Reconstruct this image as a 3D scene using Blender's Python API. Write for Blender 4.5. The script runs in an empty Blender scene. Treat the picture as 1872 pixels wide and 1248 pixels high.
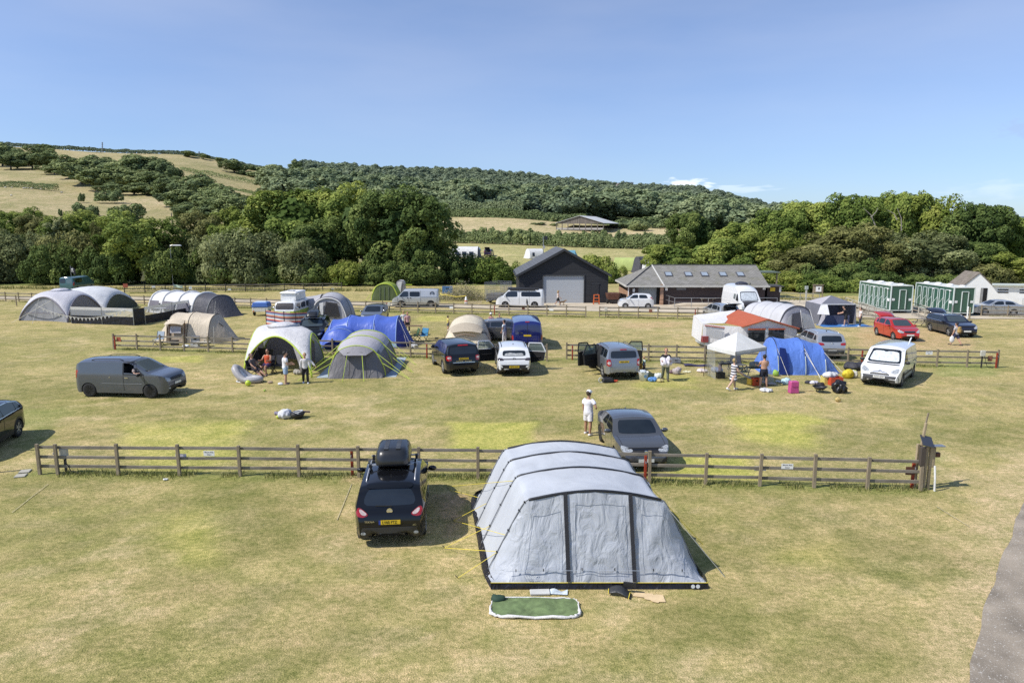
import bpy,bmesh,math,random
import numpy as np
from mathutils import Vector,Matrix,Euler
from mathutils.bvhtree import BVHTree
R=math.radians
random.seed(7)
SC=bpy.context.scene
COL=SC.collection
F,CZ,TH=1280.0,7.96,math.atan(204/1280.0)
FWD=Vector((0,math.cos(TH),-math.sin(TH)));UPV=Vector((0,math.sin(TH),math.cos(TH)))
def ray(u,v):
 return FWD+Vector(((u-936)/F,0,0))+UPV*((624-v)/F)
def P(u,v,z=0.0):
 d=ray(u,v);t=(z-CZ)/d.z
 return Vector((d.x*t,d.y*t,z))
def PY(u,v,y):
 d=ray(u,v);t=y/d.y
 return Vector((d.x*t,y,CZ+d.z*t))
def heading(a,b):
 return math.atan2(b.y-a.y,b.x-a.x)
def tag(o,label,cat,group=None,kind=None):
 if label:o['label']=label
 if cat:o['category']=cat
 if group:o['group']=group
 if kind:o['kind']=kind
 return o
def thing(name,label,cat,loc=(0,0,0),rz=0.0,group=None):
 o=bpy.data.objects.new(name,None);COL.objects.link(o)
 o.location=loc;o.rotation_euler=(0,0,rz);o.empty_display_size=.1
 return tag(o,label,cat,group)
def link(name,me,parent=None):
 o=bpy.data.objects.new(name,me);COL.objects.link(o)
 if parent is not None:o.parent=parent
 return o
def dup(root,loc=None,rz=None,label=None,group=None,scale=None):
 r=root.copy();COL.objects.link(r)
 if loc is not None:r.location=loc
 if rz is not None:r.rotation_euler=(0,0,rz)
 if scale is not None:r.scale=scale
 if label:r['label']=label
 if group:r['group']=group
 for ch in list(root.children):
  c=ch.copy();COL.objects.link(c);c.parent=r
  for g in list(ch.children):
   d=g.copy();COL.objects.link(d);d.parent=c
 return r
class MB:
 """collects shapes, then links them as ONE mesh object"""
 def __init__(s):s.v=[];s.f=[];s.m=[];s.cur=0
 def add(s,vs,fs):
  b=len(s.v);s.v+=[tuple(p)for p in vs]
  for f in fs:s.f.append(tuple(i+b for i in f));s.m.append(s.cur)
  return s
 def box(s,c,d,rz=0,rx=0,ry=0,taper=1.0):
  hx,hy,hz=d[0]/2,d[1]/2,d[2]/2
  M=Euler((rx,ry,rz)).to_matrix();c=Vector(c)
  vs=[]
  for z,k in((-hz,1),(hz,taper)):
   for x,y in((-hx,-hy),(hx,-hy),(hx,hy),(-hx,hy)):
    vs.append(c+M@Vector((x*k,y*k,z)))
  return s.add(vs,[(3,2,1,0),(4,5,6,7),(0,1,5,4),(1,2,6,5),(2,3,7,6),(3,0,4,7)])
 def bar(s,a,b,w,h=None,up=(0,0,1)):
  a,b=Vector(a),Vector(b);h=h or w;d=(b-a).normalized();u=Vector(up)
  if abs(d.dot(u))>.98:u=Vector((1,0,0))
  x=d.cross(u).normalized()*w/2;y=x.cross(d).normalized()*h/2
  vs=[p+i*x+j*y for p in(a,b)for i,j in((-1,-1),(1,-1),(1,1),(-1,1))]
  return s.add(vs,[(3,2,1,0),(4,5,6,7),(0,1,5,4),(1,2,6,5),(2,3,7,6),(3,0,4,7)])
 def tube(s,pts,r,n=6,cap=True,closed=False):
  pts=[Vector(p)for p in pts];m=len(pts);rr=r if isinstance(r,(list,tuple))else[r]*m
  vs=[];prev=None
  for i,p in enumerate(pts):
   if closed:d=pts[(i+1)%m]-pts[i-1]
   else:d=pts[min(i+1,m-1)]-pts[max(i-1,0)]
   if d.length<1e-9:d=Vector((0,0,1))
   d.normalize()
   if prev is None:
    a=Vector((0,0,1))if abs(d.z)<.9 else Vector((1,0,0))
    x=d.cross(a).normalized()
   else:
    x=(prev-d*prev.dot(d))
    x=x.normalized()if x.length>1e-6 else d.cross(Vector((0,0,1))).normalized()
   prev=x;y=d.cross(x)
   for k in range(n):
    t=2*math.pi*k/n
    vs.append(p+(x*math.cos(t)+y*math.sin(t))*rr[i])
  fs=[]
  for i in range(m if closed else m-1):
   for k in range(n):
    a,b=i*n+k,i*n+(k+1)%n;j=((i+1)%m)*n
    fs.append((a,b,j+(k+1)%n,j+k))
  if cap and not closed:
   fs.append(tuple(range(n-1,-1,-1)));fs.append(tuple((m-1)*n+k for k in range(n)))
  return s.add(vs,fs)
 def lathe(s,prof,c=(0,0,0),n=16,axis='z'):
  vs=[]
  for r,z in prof:
   for k in range(n):
    t=2*math.pi*k/n
    p=Vector((r*math.cos(t),r*math.sin(t),z))
    if axis=='x':p=Vector((p.z,p.x,p.y))
    if axis=='y':p=Vector((p.y,p.z,p.x))
    vs.append(Vector(c)+p)
  fs=[]
  for i in range(len(prof)-1):
   for k in range(n):
    a,b=i*n+k,i*n+(k+1)%n
    fs.append((a,b,b+n,a+n))
  if prof[0][0]>1e-4:fs.append(tuple(range(n-1,-1,-1)))
  if prof[-1][0]>1e-4:fs.append(tuple((len(prof)-1)*n+k for k in range(n)))
  return s.add(vs,fs)
 def grid(s,fn,nu,nv,wrap=False):
  vs=[fn(i/nu,j/nv)for i in range(nu+1)for j in range(nv+1)]
  fs=[]
  for i in range(nu):
   for j in range(nv):
    a=i*(nv+1)+j;fs.append((a,a+nv+1,a+nv+2,a+1))
  return s.add(vs,fs)
 def prism(s,poly,d):
  """poly: 3-D outline, extruded by the vector d"""
  n=len(poly);d=Vector(d);vs=[Vector(p)for p in poly]+[Vector(p)+d for p in poly]
  fs=[tuple(range(n-1,-1,-1)),tuple(range(n,2*n))]+[(i,(i+1)%n,n+(i+1)%n,n+i)for i in range(n)]
  return s.add(vs,fs)
 def build(s,name,mat,parent=None,smooth=False,bevel=0,sub=0,solid=0,weld=False,loc=None):
  me=bpy.data.meshes.new(name)
  me.from_pydata(s.v,[],s.f)
  mats=mat if isinstance(mat,(list,tuple))else[mat]
  for q in mats:me.materials.append(q)
  if len(mats)>1:me.polygons.foreach_set('material_index',s.m)
  bm=bmesh.new();bm.from_mesh(me)
  if weld:bmesh.ops.remove_doubles(bm,verts=bm.verts,dist=1e-4)
  bmesh.ops.recalc_face_normals(bm,faces=bm.faces)
  if bevel:bmesh.ops.bevel(bm,geom=bm.edges[:],offset=bevel,segments=1,affect='EDGES',clamp_overlap=True)
  bm.to_mesh(me);bm.free()
  if smooth:me.polygons.foreach_set('use_smooth',[True]*len(me.polygons))
  me.update()
  o=link(name,me,parent)
  if loc is not None:o.location=loc
  if sub:
   md=o.modifiers.new('s','SUBSURF');md.levels=md.render_levels=sub
  if solid:
   md=o.modifiers.new('t','SOLIDIFY');md.thickness=solid;md.offset=0
  return o
def smooth_angle(o,deg=40):
 me=o.data
 bm=bmesh.new();bm.from_mesh(me)
 for f in bm.faces:f.smooth=True
 for e in bm.edges:
  if len(e.link_faces)==2 and e.calc_face_angle(0)>R(deg):e.smooth=False
 bm.to_mesh(me);bm.free();return o
def catmull(pts,n=6,closed=False):
 pts=[Vector(p)for p in pts];out=[];m=len(pts)
 rng=range(m if closed else m-1)
 for i in rng:
  if closed:a,b,c,d=pts[i-1],pts[i],pts[(i+1)%m],pts[(i+2)%m]
  else:a,b,c,d=pts[max(i-1,0)],pts[i],pts[i+1],pts[min(i+2,m-1)]
  for k in range(n):
   t=k/n
   out.append(.5*((2*b)+(c-a)*t+(2*a-5*b+4*c-d)*t*t+(3*b-a-3*c+d)*t**3))
 if not closed:out.append(pts[-1])
 return out
def np_mesh(name,V,Q,mat,smooth=False):
 me=bpy.data.meshes.new(name)
 V=np.asarray(V,dtype=np.float32);Q=np.asarray(Q,dtype=np.int32);k=Q.shape[1]
 me.vertices.add(len(V));me.vertices.foreach_set('co',V.ravel())
 me.loops.add(Q.size);me.loops.foreach_set('vertex_index',Q.ravel())
 me.polygons.add(len(Q));me.polygons.foreach_set('loop_start',np.arange(0,Q.size,k,dtype=np.int32))
 me.polygons.foreach_set('loop_total',np.full(len(Q),k,dtype=np.int32))
 if smooth:me.polygons.foreach_set('use_smooth',np.ones(len(Q),dtype=bool))
 me.update(calc_edges=True);me.materials.append(mat);return me
def set_col(me,name,C):
 at=me.color_attributes.new(name,'FLOAT_COLOR','POINT')
 C=np.asarray(C,dtype=np.float32)
 if C.shape[1]==3:C=np.concatenate([C,np.ones((len(C),1),np.float32)],1)
 at.data.foreach_set('color',C.ravel())
def vnoise(x,y,seed=0):
 xi=np.floor(x).astype(np.int64);yi=np.floor(y).astype(np.int64);fx=x-xi;fy=y-yi
 def h(a,b):
  n=(a*374761393+b*668265263+seed*974711)&0x7fffffff
  n=((n^(n>>13))*1274126177)&0x7fffffff
  return((n^(n>>16))&0xffff)/65535.0
 sx=fx*fx*(3-2*fx);sy=fy*fy*(3-2*fy)
 return(h(xi,yi)*(1-sx)+h(xi+1,yi)*sx)*(1-sy)+(h(xi,yi+1)*(1-sx)+h(xi+1,yi+1)*sx)*sy
def fbm(x,y,seed=0,o=4):
 t=0;a=.5;n=0
 for k in range(o):
  t=t+a*vnoise(x*2**k,y*2**k,seed+k);n+=a;a*=.5
 return t/n
def lin(r,g,b):
 f=lambda c:(c/255)/12.92 if c<=10 else(((c/255)+.055)/1.055)**2.4
 return(f(r),f(g),f(b),1)
def newmat(name):
 m=bpy.data.materials.new(name);m.use_nodes=True
 nt=m.node_tree;return m,nt,nt.nodes['Principled BSDF']
def N(nt,t,**k):
 n=nt.nodes.new(t)
 for a,b in k.items():
  if a.startswith('i_'):n.inputs[a[2:].replace('_',' ')].default_value=b
  else:setattr(n,a,b)
 return n
MC={}
def mat(name,col,rough=.6,metal=0.,var=.12,scale=6.,bump=0.,bscale=30.,coat=0.,spec=.5,stretch=(1,1,1),trans=0.):
 """plain surface with mottled colour and optional bump"""
 if name in MC:return MC[name]
 m,nt,b=newmat(name)
 tc=N(nt,'ShaderNodeTexCoord');mp=N(nt,'ShaderNodeMapping');mp.inputs['Scale'].default_value=stretch
 nt.links.new(tc.outputs['Object'],mp.inputs[0])
 nz=N(nt,'ShaderNodeTexNoise');nz.inputs['Scale'].default_value=scale;nz.inputs['Detail'].default_value=5
 nt.links.new(mp.outputs[0],nz.inputs['Vector'])
 mr=N(nt,'ShaderNodeMapRange');mr.inputs['From Min'].default_value=.3;mr.inputs['From Max'].default_value=.7
 mr.inputs['To Min'].default_value=1-var;mr.inputs['To Max'].default_value=1+var
 nt.links.new(nz.outputs[0],mr.inputs[0])
 mx=N(nt,'ShaderNodeMix',data_type='RGBA',blend_type='MULTIPLY');mx.inputs[0].default_value=1
 mx.inputs[6].default_value=col if len(col)==4 else(*col,1)
 cb=N(nt,'ShaderNodeCombineColor')
 for i in range(3):nt.links.new(mr.outputs[0],cb.inputs[i])
 nt.links.new(cb.outputs[0],mx.inputs[7]);nt.links.new(mx.outputs[2],b.inputs['Base Color'])
 b.inputs['Roughness'].default_value=rough;b.inputs['Metallic'].default_value=metal
 b.inputs['Coat Weight'].default_value=coat;b.inputs['Coat Roughness'].default_value=.04
 b.inputs['Specular IOR Level'].default_value=spec
 if bump:
  n2=N(nt,'ShaderNodeTexNoise');n2.inputs['Scale'].default_value=bscale;n2.inputs['Detail'].default_value=4
  nt.links.new(mp.outputs[0],n2.inputs['Vector'])
  bp=N(nt,'ShaderNodeBump');bp.inputs['Strength'].default_value=bump;bp.inputs['Distance'].default_value=.02
  nt.links.new(n2.outputs[0],bp.inputs['Height']);nt.links.new(bp.outputs[0],b.inputs['Normal'])
 if trans:
  tr=N(nt,'ShaderNodeBsdfTranslucent');nt.links.new(mx.outputs[2],tr.inputs[0])
  ms=N(nt,'ShaderNodeMixShader');ms.inputs[0].default_value=trans
  out=nt.nodes['Material Output']
  nt.links.new(b.outputs[0],ms.inputs[1]);nt.links.new(tr.outputs[0],ms.inputs[2]);nt.links.new(ms.outputs[0],out.inputs[0])
 MC[name]=m;return m
def paint(name,col,metal=.0,rough=.28):
 dk=max(col[:3])<.02
 return mat('paint_'+name,col,rough=rough,metal=metal,var=.03,scale=2,coat=.55 if dk else 1.,spec=.25 if dk else.5)
def fabric(name,col,rough=.55,bump=.35,trans=.15,var=.08,bscale=5.,spec=.35):
 """tent cloth: creases from a distorted, stretched noise"""
 key='cloth_'+name
 if key in MC:return MC[key]
 m=mat(key,col,rough=rough,var=var,scale=1.3,bump=bump,bscale=bscale,trans=trans,spec=spec,stretch=(1,1,.45))
 for n in m.node_tree.nodes:
  if n.type=='BUMP':n.inputs['Distance'].default_value=.09
  if n.type=='TEX_NOISE':n.inputs['Distortion'].default_value=.9
 return m
def mesh_net(name,col,alpha=.5):
 if name in MC:return MC[name]
 m,nt,b=newmat(name);b.inputs['Base Color'].default_value=col;b.inputs['Roughness'].default_value=.8
 tr=N(nt,'ShaderNodeBsdfTransparent');ms=N(nt,'ShaderNodeMixShader');ms.inputs[0].default_value=alpha
 nt.links.new(tr.outputs[0],ms.inputs[1]);nt.links.new(b.outputs[0],ms.inputs[2]);nt.links.new(ms.outputs[0],nt.nodes['Material Output'].inputs[0])
 MC[name]=m;return m
M_GLASS=mat('car_glass',(.012,.016,.02,1),rough=.05,var=.2,scale=2,spec=.9)
M_TINT=mat('privacy_glass',(.006,.007,.009,1),rough=.05,var=.2,scale=2,spec=.7)
M_BLACK=mat('black_plastic',(.018,.018,.019,1),rough=.55,var=.2)
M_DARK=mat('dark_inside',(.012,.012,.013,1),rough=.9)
M_TYRE=mat('tyre_rubber',(.02,.02,.02,1),rough=.85,var=.25,bump=.3,bscale=40)
M_ALLOY=mat('alloy',(.55,.55,.56,1),rough=.35,metal=.45,var=.06)
M_BLKALLOY=mat('black_alloy',(.02,.02,.022,1),rough=.3,metal=.3)
M_CHROME=mat('chrome',(.75,.75,.76,1),rough=.15,metal=1.,var=.03)
M_LAMP=mat('lamp_glass',(.34,.36,.38,1),rough=.12,var=.5,scale=20,coat=1.)
M_TAIL=mat('tail_lamp',(.32,.012,.014,1),rough=.15,var=.3,scale=18,coat=1.)
M_TAILW=mat('clear_tail_lamp',(.52,.42,.4,1),rough=.15,var=.2,scale=18,coat=1.)
M_AMBER=mat('amber_lamp',(.6,.2,.02,1),rough=.2,coat=1.)
M_PLY=mat('plate_yellow',(.72,.5,.03,1),rough=.4,var=.02)
M_PLW=mat('plate_white',(.75,.75,.72,1),rough=.4,var=.02)
M_INK=mat('plate_ink',(.01,.01,.01,1),rough=.5)
M_WOOD=mat('fence_wood',(.27,.22,.15,1),rough=.9,var=.35,scale=5,bump=.5,bscale=30,stretch=(1,1,.25))
M_RAIL=mat('fence_rail_wood',(.21,.185,.15,1),rough=.9,var=.4,scale=4,bump=.5,bscale=30,stretch=(.25,1,1))
M_METAL=mat('galvanised',(.42,.43,.44,1),rough=.4,metal=.8,var=.1)
M_WHITE=mat('white_plastic',(.78,.78,.77,1),rough=.45,var=.04)
M_STEEL=mat('dark_steel',(.05,.05,.055,1),rough=.5,metal=.5)
M_RED=mat('red_post',(.28,.035,.015,1),rough=.55,var=.2)
M_ROPE_Y=mat('yellow_rope',(.75,.6,.06,1),rough=.7)
M_ROPE_G=mat('lime_rope',(.5,.62,.08,1),rough=.7)
M_ROPE_W=mat('pale_rope',(.6,.58,.5,1),rough=.8)
def text_mesh(name,txt,size,mat_,parent,loc,rot,align='CENTER',squash=1.0,ext=.0015):
 cu=bpy.data.curves.new(name,'FONT');cu.body=txt;cu.size=size;cu.align_x=align;cu.align_y='CENTER';cu.extrude=ext
 tmp=bpy.data.objects.new(name,cu);COL.objects.link(tmp)
 bpy.context.view_layer.update()
 me=bpy.data.meshes.new_from_object(tmp.evaluated_get(bpy.context.evaluated_depsgraph_get()))
 bpy.data.objects.remove(tmp);bpy.data.curves.remove(cu)
 me.materials.clear();me.materials.append(mat_)
 o=link(name,me,parent);o.location=loc;o.rotation_euler=rot;o.scale=(squash,1,1);return o
 # ================================================================ camera, light, sky
cam=bpy.data.objects.new('camera',bpy.data.cameras.new('camera'));COL.objects.link(cam)
cam.data.sensor_width=36;cam.data.lens=36*F/1872;cam.data.clip_end=20000;cam.data.clip_start=.1
cam.location=(0,0,CZ);cam.rotation_euler=(math.pi/2-TH,0,0);SC.camera=cam
SUN_EL,SUN_AZ=R(49),R(-110)
sun=bpy.data.objects.new('sun',bpy.data.lights.new('sun','SUN'));COL.objects.link(sun)
sun.data.energy=5.0;sun.data.angle=R(.5);sun.data.color=(1,.955,.88)
sd=Vector((math.sin(SUN_AZ)*math.cos(SUN_EL),math.cos(SUN_AZ)*math.cos(SUN_EL),math.sin(SUN_EL)))
sun.rotation_euler=sd.to_track_quat('Z','Y').to_euler();sun.location=sd*60
W=bpy.data.worlds.new('World');SC.world=W;W.use_nodes=True
nt=W.node_tree;bg=nt.nodes['Background']
sky=N(nt,'ShaderNodeTexSky',sky_type='NISHITA');sky.sun_disc=False
sky.sun_elevation=SUN_EL;sky.sun_rotation=SUN_AZ;sky.air_density=1.0;sky.dust_density=.25;sky.ozone_density=4.0;sky.altitude=60
tc=N(nt,'ShaderNodeTexCoord')
def cloud_mask(dirv,sx,sz,seed,lo,hi):
 sub=N(nt,'ShaderNodeVectorMath',operation='SUBTRACT');sub.inputs[1].default_value=dirv
 nt.links.new(tc.outputs['Generated'],sub.inputs[0])
 sc=N(nt,'ShaderNodeVectorMath',operation='MULTIPLY');sc.inputs[1].default_value=(1/sx,1/sx,1/sz)
 nt.links.new(sub.outputs[0],sc.inputs[0])
 ln=N(nt,'ShaderNodeVectorMath',operation='LENGTH');nt.links.new(sc.outputs[0],ln.inputs[0])
 nz=N(nt,'ShaderNodeTexNoise',noise_dimensions='4D');nz.inputs['Scale'].default_value=2.2;nz.inputs['Detail'].default_value=6;nz.inputs['W'].default_value=seed
 nt.links.new(sc.outputs[0],nz.inputs['Vector'])
 ad=N(nt,'ShaderNodeMath',operation='SUBTRACT');nt.links.new(nz.outputs[0],ad.inputs[0])
 m2=N(nt,'ShaderNodeMath',operation='MULTIPLY');nt.links.new(ln.outputs[1],m2.inputs[0]);m2.inputs[1].default_value=.42
 nt.links.new(m2.outputs[0],ad.inputs[1])
 mr=N(nt,'ShaderNodeMapRange',interpolation_type='SMOOTHSTEP');mr.inputs[1].default_value=lo;mr.inputs[2].default_value=hi
 nt.links.new(ad.outputs[0],mr.inputs[0]);return mr.outputs[0]
last=sky.outputs[0]
for(u,v,sx,sz,seed,lo,hi,amt,colr)in((1252,338,.04,.010,1.3,.1,.34,.75,(12,11.5,9.5,1)),(1350,346,.06,.008,4.1,.15,.42,.28,(12,11.5,9.5,1)),(1806,346,.06,.016,7.7,.16,.55,.22,(11,10.5,9.2,1)),(1866,236,.03,.012,2.2,.1,.4,.35,(3.4,4.3,5.6,1))):
 k=cloud_mask(ray(u,v).normalized(),sx,sz,seed,lo,hi)
 mu=N(nt,'ShaderNodeMath',operation='MULTIPLY');mu.inputs[1].default_value=amt;nt.links.new(k,mu.inputs[0])
 mx=N(nt,'ShaderNodeMix',data_type='RGBA');nt.links.new(mu.outputs[0],mx.inputs[0]);nt.links.new(last,mx.inputs[6]);mx.inputs[7].default_value=colr
 last=mx.outputs[2]
tint=N(nt,'ShaderNodeMix',data_type='RGBA',blend_type='MULTIPLY');tint.inputs[0].default_value=1;sxyz=N(nt,'ShaderNodeSeparateXYZ');nt.links.new(tc.outputs['Generated'],sxyz.inputs[0]);hr=N(nt,'ShaderNodeValToRGB');hr.color_ramp.elements[0].color=(.58,.70,.95,1);he=hr.color_ramp.elements.new(.13);he.color=(.82,.86,1.02,1);hr.color_ramp.elements[1].color=(1.12,1.0,1.04,1);hr.color_ramp.elements[1].position=.30;nt.links.new(sxyz.outputs[2],hr.inputs[0]);nt.links.new(hr.outputs[0],tint.inputs[7]);wn=N(nt,'ShaderNodeTexNoise');wn.inputs['Scale'].default_value=1.6;wn.inputs['Detail'].default_value=7;wm_=N(nt,'ShaderNodeMapping');wm_.inputs['Scale'].default_value=(1,1,4.5);nt.links.new(tc.outputs['Generated'],wm_.inputs[0]);nt.links.new(wm_.outputs[0],wn.inputs['Vector'])
wr=N(nt,'ShaderNodeMapRange');wr.inputs[1].default_value=.42;wr.inputs[2].default_value=.75;wr.inputs[4].default_value=.16;nt.links.new(wn.outputs[0],wr.inputs[0]);wx=N(nt,'ShaderNodeMix',data_type='RGBA');wx.inputs[7].default_value=(6.5,6.9,6.6,1);nt.links.new(wr.outputs[0],wx.inputs[0]);nt.links.new(last,wx.inputs[6]);last=wx.outputs[2]
nt.links.new(last,tint.inputs[6]);nt.links.new(tint.outputs[2],bg.inputs[0]);bg.inputs[1].default_value=.15
SC.view_settings.view_transform='Standard';SC.view_settings.look='None';SC.view_settings.exposure=0
SC.render.engine='CYCLES';SC.cycles.use_denoising=False;SC.cycles.max_bounces=5;SC.cycles.transparent_max_bounces=12
SC.cycles.diffuse_bounces=3;SC.cycles.glossy_bounces=3;SC.cycles.caustics_reflective=False;SC.cycles.caustics_refractive=False
try:SC.cycles.denoiser='OPENIMAGEDENOISE';SC.cycles.denoising_input_passes='RGB_ALBEDO_NORMAL'
except Exception:pass
# ================================================================ terrain beyond the field
_U=[-900,-300,0,300,560,820,1230,1440,1872,2500]
_Y=[112,160,230,300,420,600,800,1000,1300]
_V={-900:[514,470,420,380,330,290,255,260,285],-300:[514,462,412,385,345,302,266,270,290],0:[514,455,408,383,347,308,275,282,304],300:[514,458,414,392,355,314,288,294,314],560:[514,466,428,408,378,344,320,322,336],820:[514,470,441,410,390,364,342,328,332],1230:[514,477,450,426,403,388,372,360,352],1440:[514,482,460,446,430,416,405,394,383],1872:[514,488,470,460,448,438,430,424,418],2500:[514,488,470,460,448,438,430,424,418]}
_Z=np.array([[CZ+y*(420-_V[u][j])/F*1.012 for j,y in enumerate(_Y)]for u in _U])
_Z[:,0]=0
_A=np.array([(u-936)/F for u in _U]);_LY=np.log(np.array(_Y))
def _sm(t):return t*t*(3-2*t)
def terrain(x,y):
 x=np.asarray(x,float);y=np.maximum(np.asarray(y,float),1.)
 a=np.clip(x/y/1.0,_A[0],_A[-1]);l=np.clip(np.log(y),_LY[0],_LY[-1])
 i=np.clip(np.searchsorted(_A,a)-1,0,len(_A)-2);j=np.clip(np.searchsorted(_LY,l)-1,0,len(_LY)-2)
 ta=_sm((a-_A[i])/(_A[i+1]-_A[i]));tl=(l-_LY[j])/(_LY[j+1]-_LY[j])
 z=(_Z[i,j]*(1-ta)+_Z[i+1,j]*ta)*(1-tl)+(_Z[i,j+1]*(1-ta)+_Z[i+1,j+1]*ta)*tl
 return np.where(y<=112,0,z)
def TZ(x,y):return float(terrain(x,y))
def TP(u,y):
 """ground point at depth y under image column u"""
 x=(u-936)/F*y*1.0
 z=TZ(x,y)
 for _ in range(4):
  t=(Vector((0,y,z-CZ))).dot(FWD);x=(u-936)/F*t;z=TZ(x,y)
 return Vector((x,y,z))
def project(p):
 d=Vector(p)-Vector((0,0,CZ));t=d.dot(FWD)
 return 936+F*d.x/t,624-F*d.dot(UPV)/t
def ground_mat(name,fine=True):
 m,nt,b=newmat(name)
 at=N(nt,'ShaderNodeVertexColor',layer_name='tone');tc=N(nt,'ShaderNodeTexCoord')
 def noise(sc,det,st=(1,1,1),rough=.6):
  mp=N(nt,'ShaderNodeMapping');mp.inputs['Scale'].default_value=st;nt.links.new(tc.outputs['Object'],mp.inputs[0])
  n=N(nt,'ShaderNodeTexNoise');n.inputs['Scale'].default_value=sc;n.inputs['Detail'].default_value=det;n.inputs['Roughness'].default_value=rough
  nt.links.new(mp.outputs[0],n.inputs['Vector']);return n
 last=at.outputs[0]
 for(sc,det,st,lo,hi,c0,c1)in((1.4,7,(1,1.1,1),.34,.66,(.78,.85,.72,1),(1.2,1.15,1.24,1)),(7,6,(1,1.2,1),.34,.66,(.68,.74,.62,1),(1.3,1.24,1.34,1)),(34,4,(1,1.2,1),.33,.67,(.56,.62,.52,1),(1.44,1.38,1.48,1)))[:3 if fine else 2]:
  n=noise(sc if fine else sc*.12,det,st);mr=N(nt,'ShaderNodeMapRange');mr.inputs[1].default_value=lo;mr.inputs[2].default_value=hi;nt.links.new(n.outputs[0],mr.inputs[0])
  mc=N(nt,'ShaderNodeMix',data_type='RGBA');mc.inputs[6].default_value=c0;mc.inputs[7].default_value=c1;nt.links.new(mr.outputs[0],mc.inputs[0])
  mx=N(nt,'ShaderNodeMix',data_type='RGBA',blend_type='MULTIPLY');mx.inputs[0].default_value=1;nt.links.new(last,mx.inputs[6]);nt.links.new(mc.outputs[2],mx.inputs[7]);last=mx.outputs[2]
 nt.links.new(last,b.inputs['Base Color']);b.inputs['Roughness'].default_value=.95;b.inputs['Specular IOR Level'].default_value=.15
 n=noise(30 if fine else 2,4,(1,1.2,1));bp=N(nt,'ShaderNodeBump');bp.inputs['Strength'].default_value=.8;bp.inputs['Distance'].default_value=.05 if fine else.5
 nt.links.new(n.outputs[0],bp.inputs['Height']);nt.links.new(bp.outputs[0],b.inputs['Normal'])
 return m
DRY=np.array([.385,.318,.142]);GRN=np.array([.228,.222,.070]);TAN=np.array([.44,.352,.19]);YEL=np.array([.43,.415,.10]);DKG=np.array([.16,.185,.055]);EARTH=np.array([.45,.32,.18])
gx=np.concatenate([np.arange(-150,-62,1.5),np.arange(-62,62.1,.3),np.arange(63,151,1.5)]);gy=np.concatenate([np.arange(-30,8,1.0),np.arange(8,70,.25),np.arange(70,112.6,.5)])
X,Y_=np.meshgrid(gx,gy,indexing='ij')
def band(d,w0,w1):return np.clip((w1-d)/(w1-w0),0,1)
def mixc(C,col,k):return C*(1-k[...,None])+col*k[...,None]
n1=fbm(X*.11,Y_*.16,3);n2=fbm(X*.45,Y_*.7,9);n3=fbm(X*1.7,Y_*2.2,15,3);n4=fbm(X*.05+9,Y_*.07,21)
C=np.zeros(X.shape+(3,))+DRY
C=mixc(C,GRN,np.clip((n1*.6+n2*.4-.45)*3.6,0,.58));C=mixc(C,TAN,np.clip((n4*.5+n2*.5-.5)*3.5,0,.7));C=mixc(C,GRN*.9,np.clip((n2-.56)*3,0,.35));C=C*(.85+.30*n3)[...,None]
n5=fbm(X*.9+3,Y_*1.1,41,5);n6=fbm(X*.22+7,Y_*.3,52,5);C=mixc(C,TAN*1.08,np.clip((n5-.57)*7,0,.55));C=mixc(C,GRN*.78,np.clip((n6*.55+n5*.45-.535)*8,0,.5));C=mixc(C,DRY*.8,np.clip((.40-n5)*6,0,.4))
FENCES={}
def fence_line(name,a,b):FENCES[name]=(P(*a),P(*b));return FENCES[name]
fence_line('front_a',(75,866),(990,874.5));fence_line('front_b',(1075,878.7),(1690,896))
fence_line('mid_a',(209,638),(1000,660));fence_line('mid_b',(1036,657),(1822,672))
fence_line('back_a',(-60,549),(1071,580));fence_line('back_b',(1096,580),(1500,588))
fence_line('hedge_a',(228,536),(625,531));fence_line('right_a',(1793,578),(1890,581))
def seg_dist(a,b):
 ax,ay,bx,by=a.x,a.y,b.x,b.y;dx,dy=bx-ax,by-ay;L=dx*dx+dy*dy
 t=np.clip(((X-ax)*dx+(Y_-ay)*dy)/L,0,1);return np.hypot(X-ax-t*dx,Y_-ay-t*dy)
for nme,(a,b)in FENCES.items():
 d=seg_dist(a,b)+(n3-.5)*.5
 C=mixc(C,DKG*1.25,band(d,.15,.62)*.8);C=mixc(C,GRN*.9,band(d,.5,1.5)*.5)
def patch(u0,v0,u1,v1,col,k,soft=.5):
 a,b=P(u0,v1),P(u1,v0);c=P(u0,v0);d=P(u1,v1)
 t=np.clip((Y_-a.y)/(b.y-a.y),0,1);xl=a.x+(c.x-a.x)*t;xr=d.x+(b.x-d.x)*t
 w=(n2-.5)*soft*2.2
 dx=np.minimum(X-xl,xr-X)+w;dy=np.minimum(Y_-a.y,b.y-Y_)+w
 return mixc(C,np.array(col),np.clip(dx/soft,0,1)*np.clip(dy/soft,0,1)*k)
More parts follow.
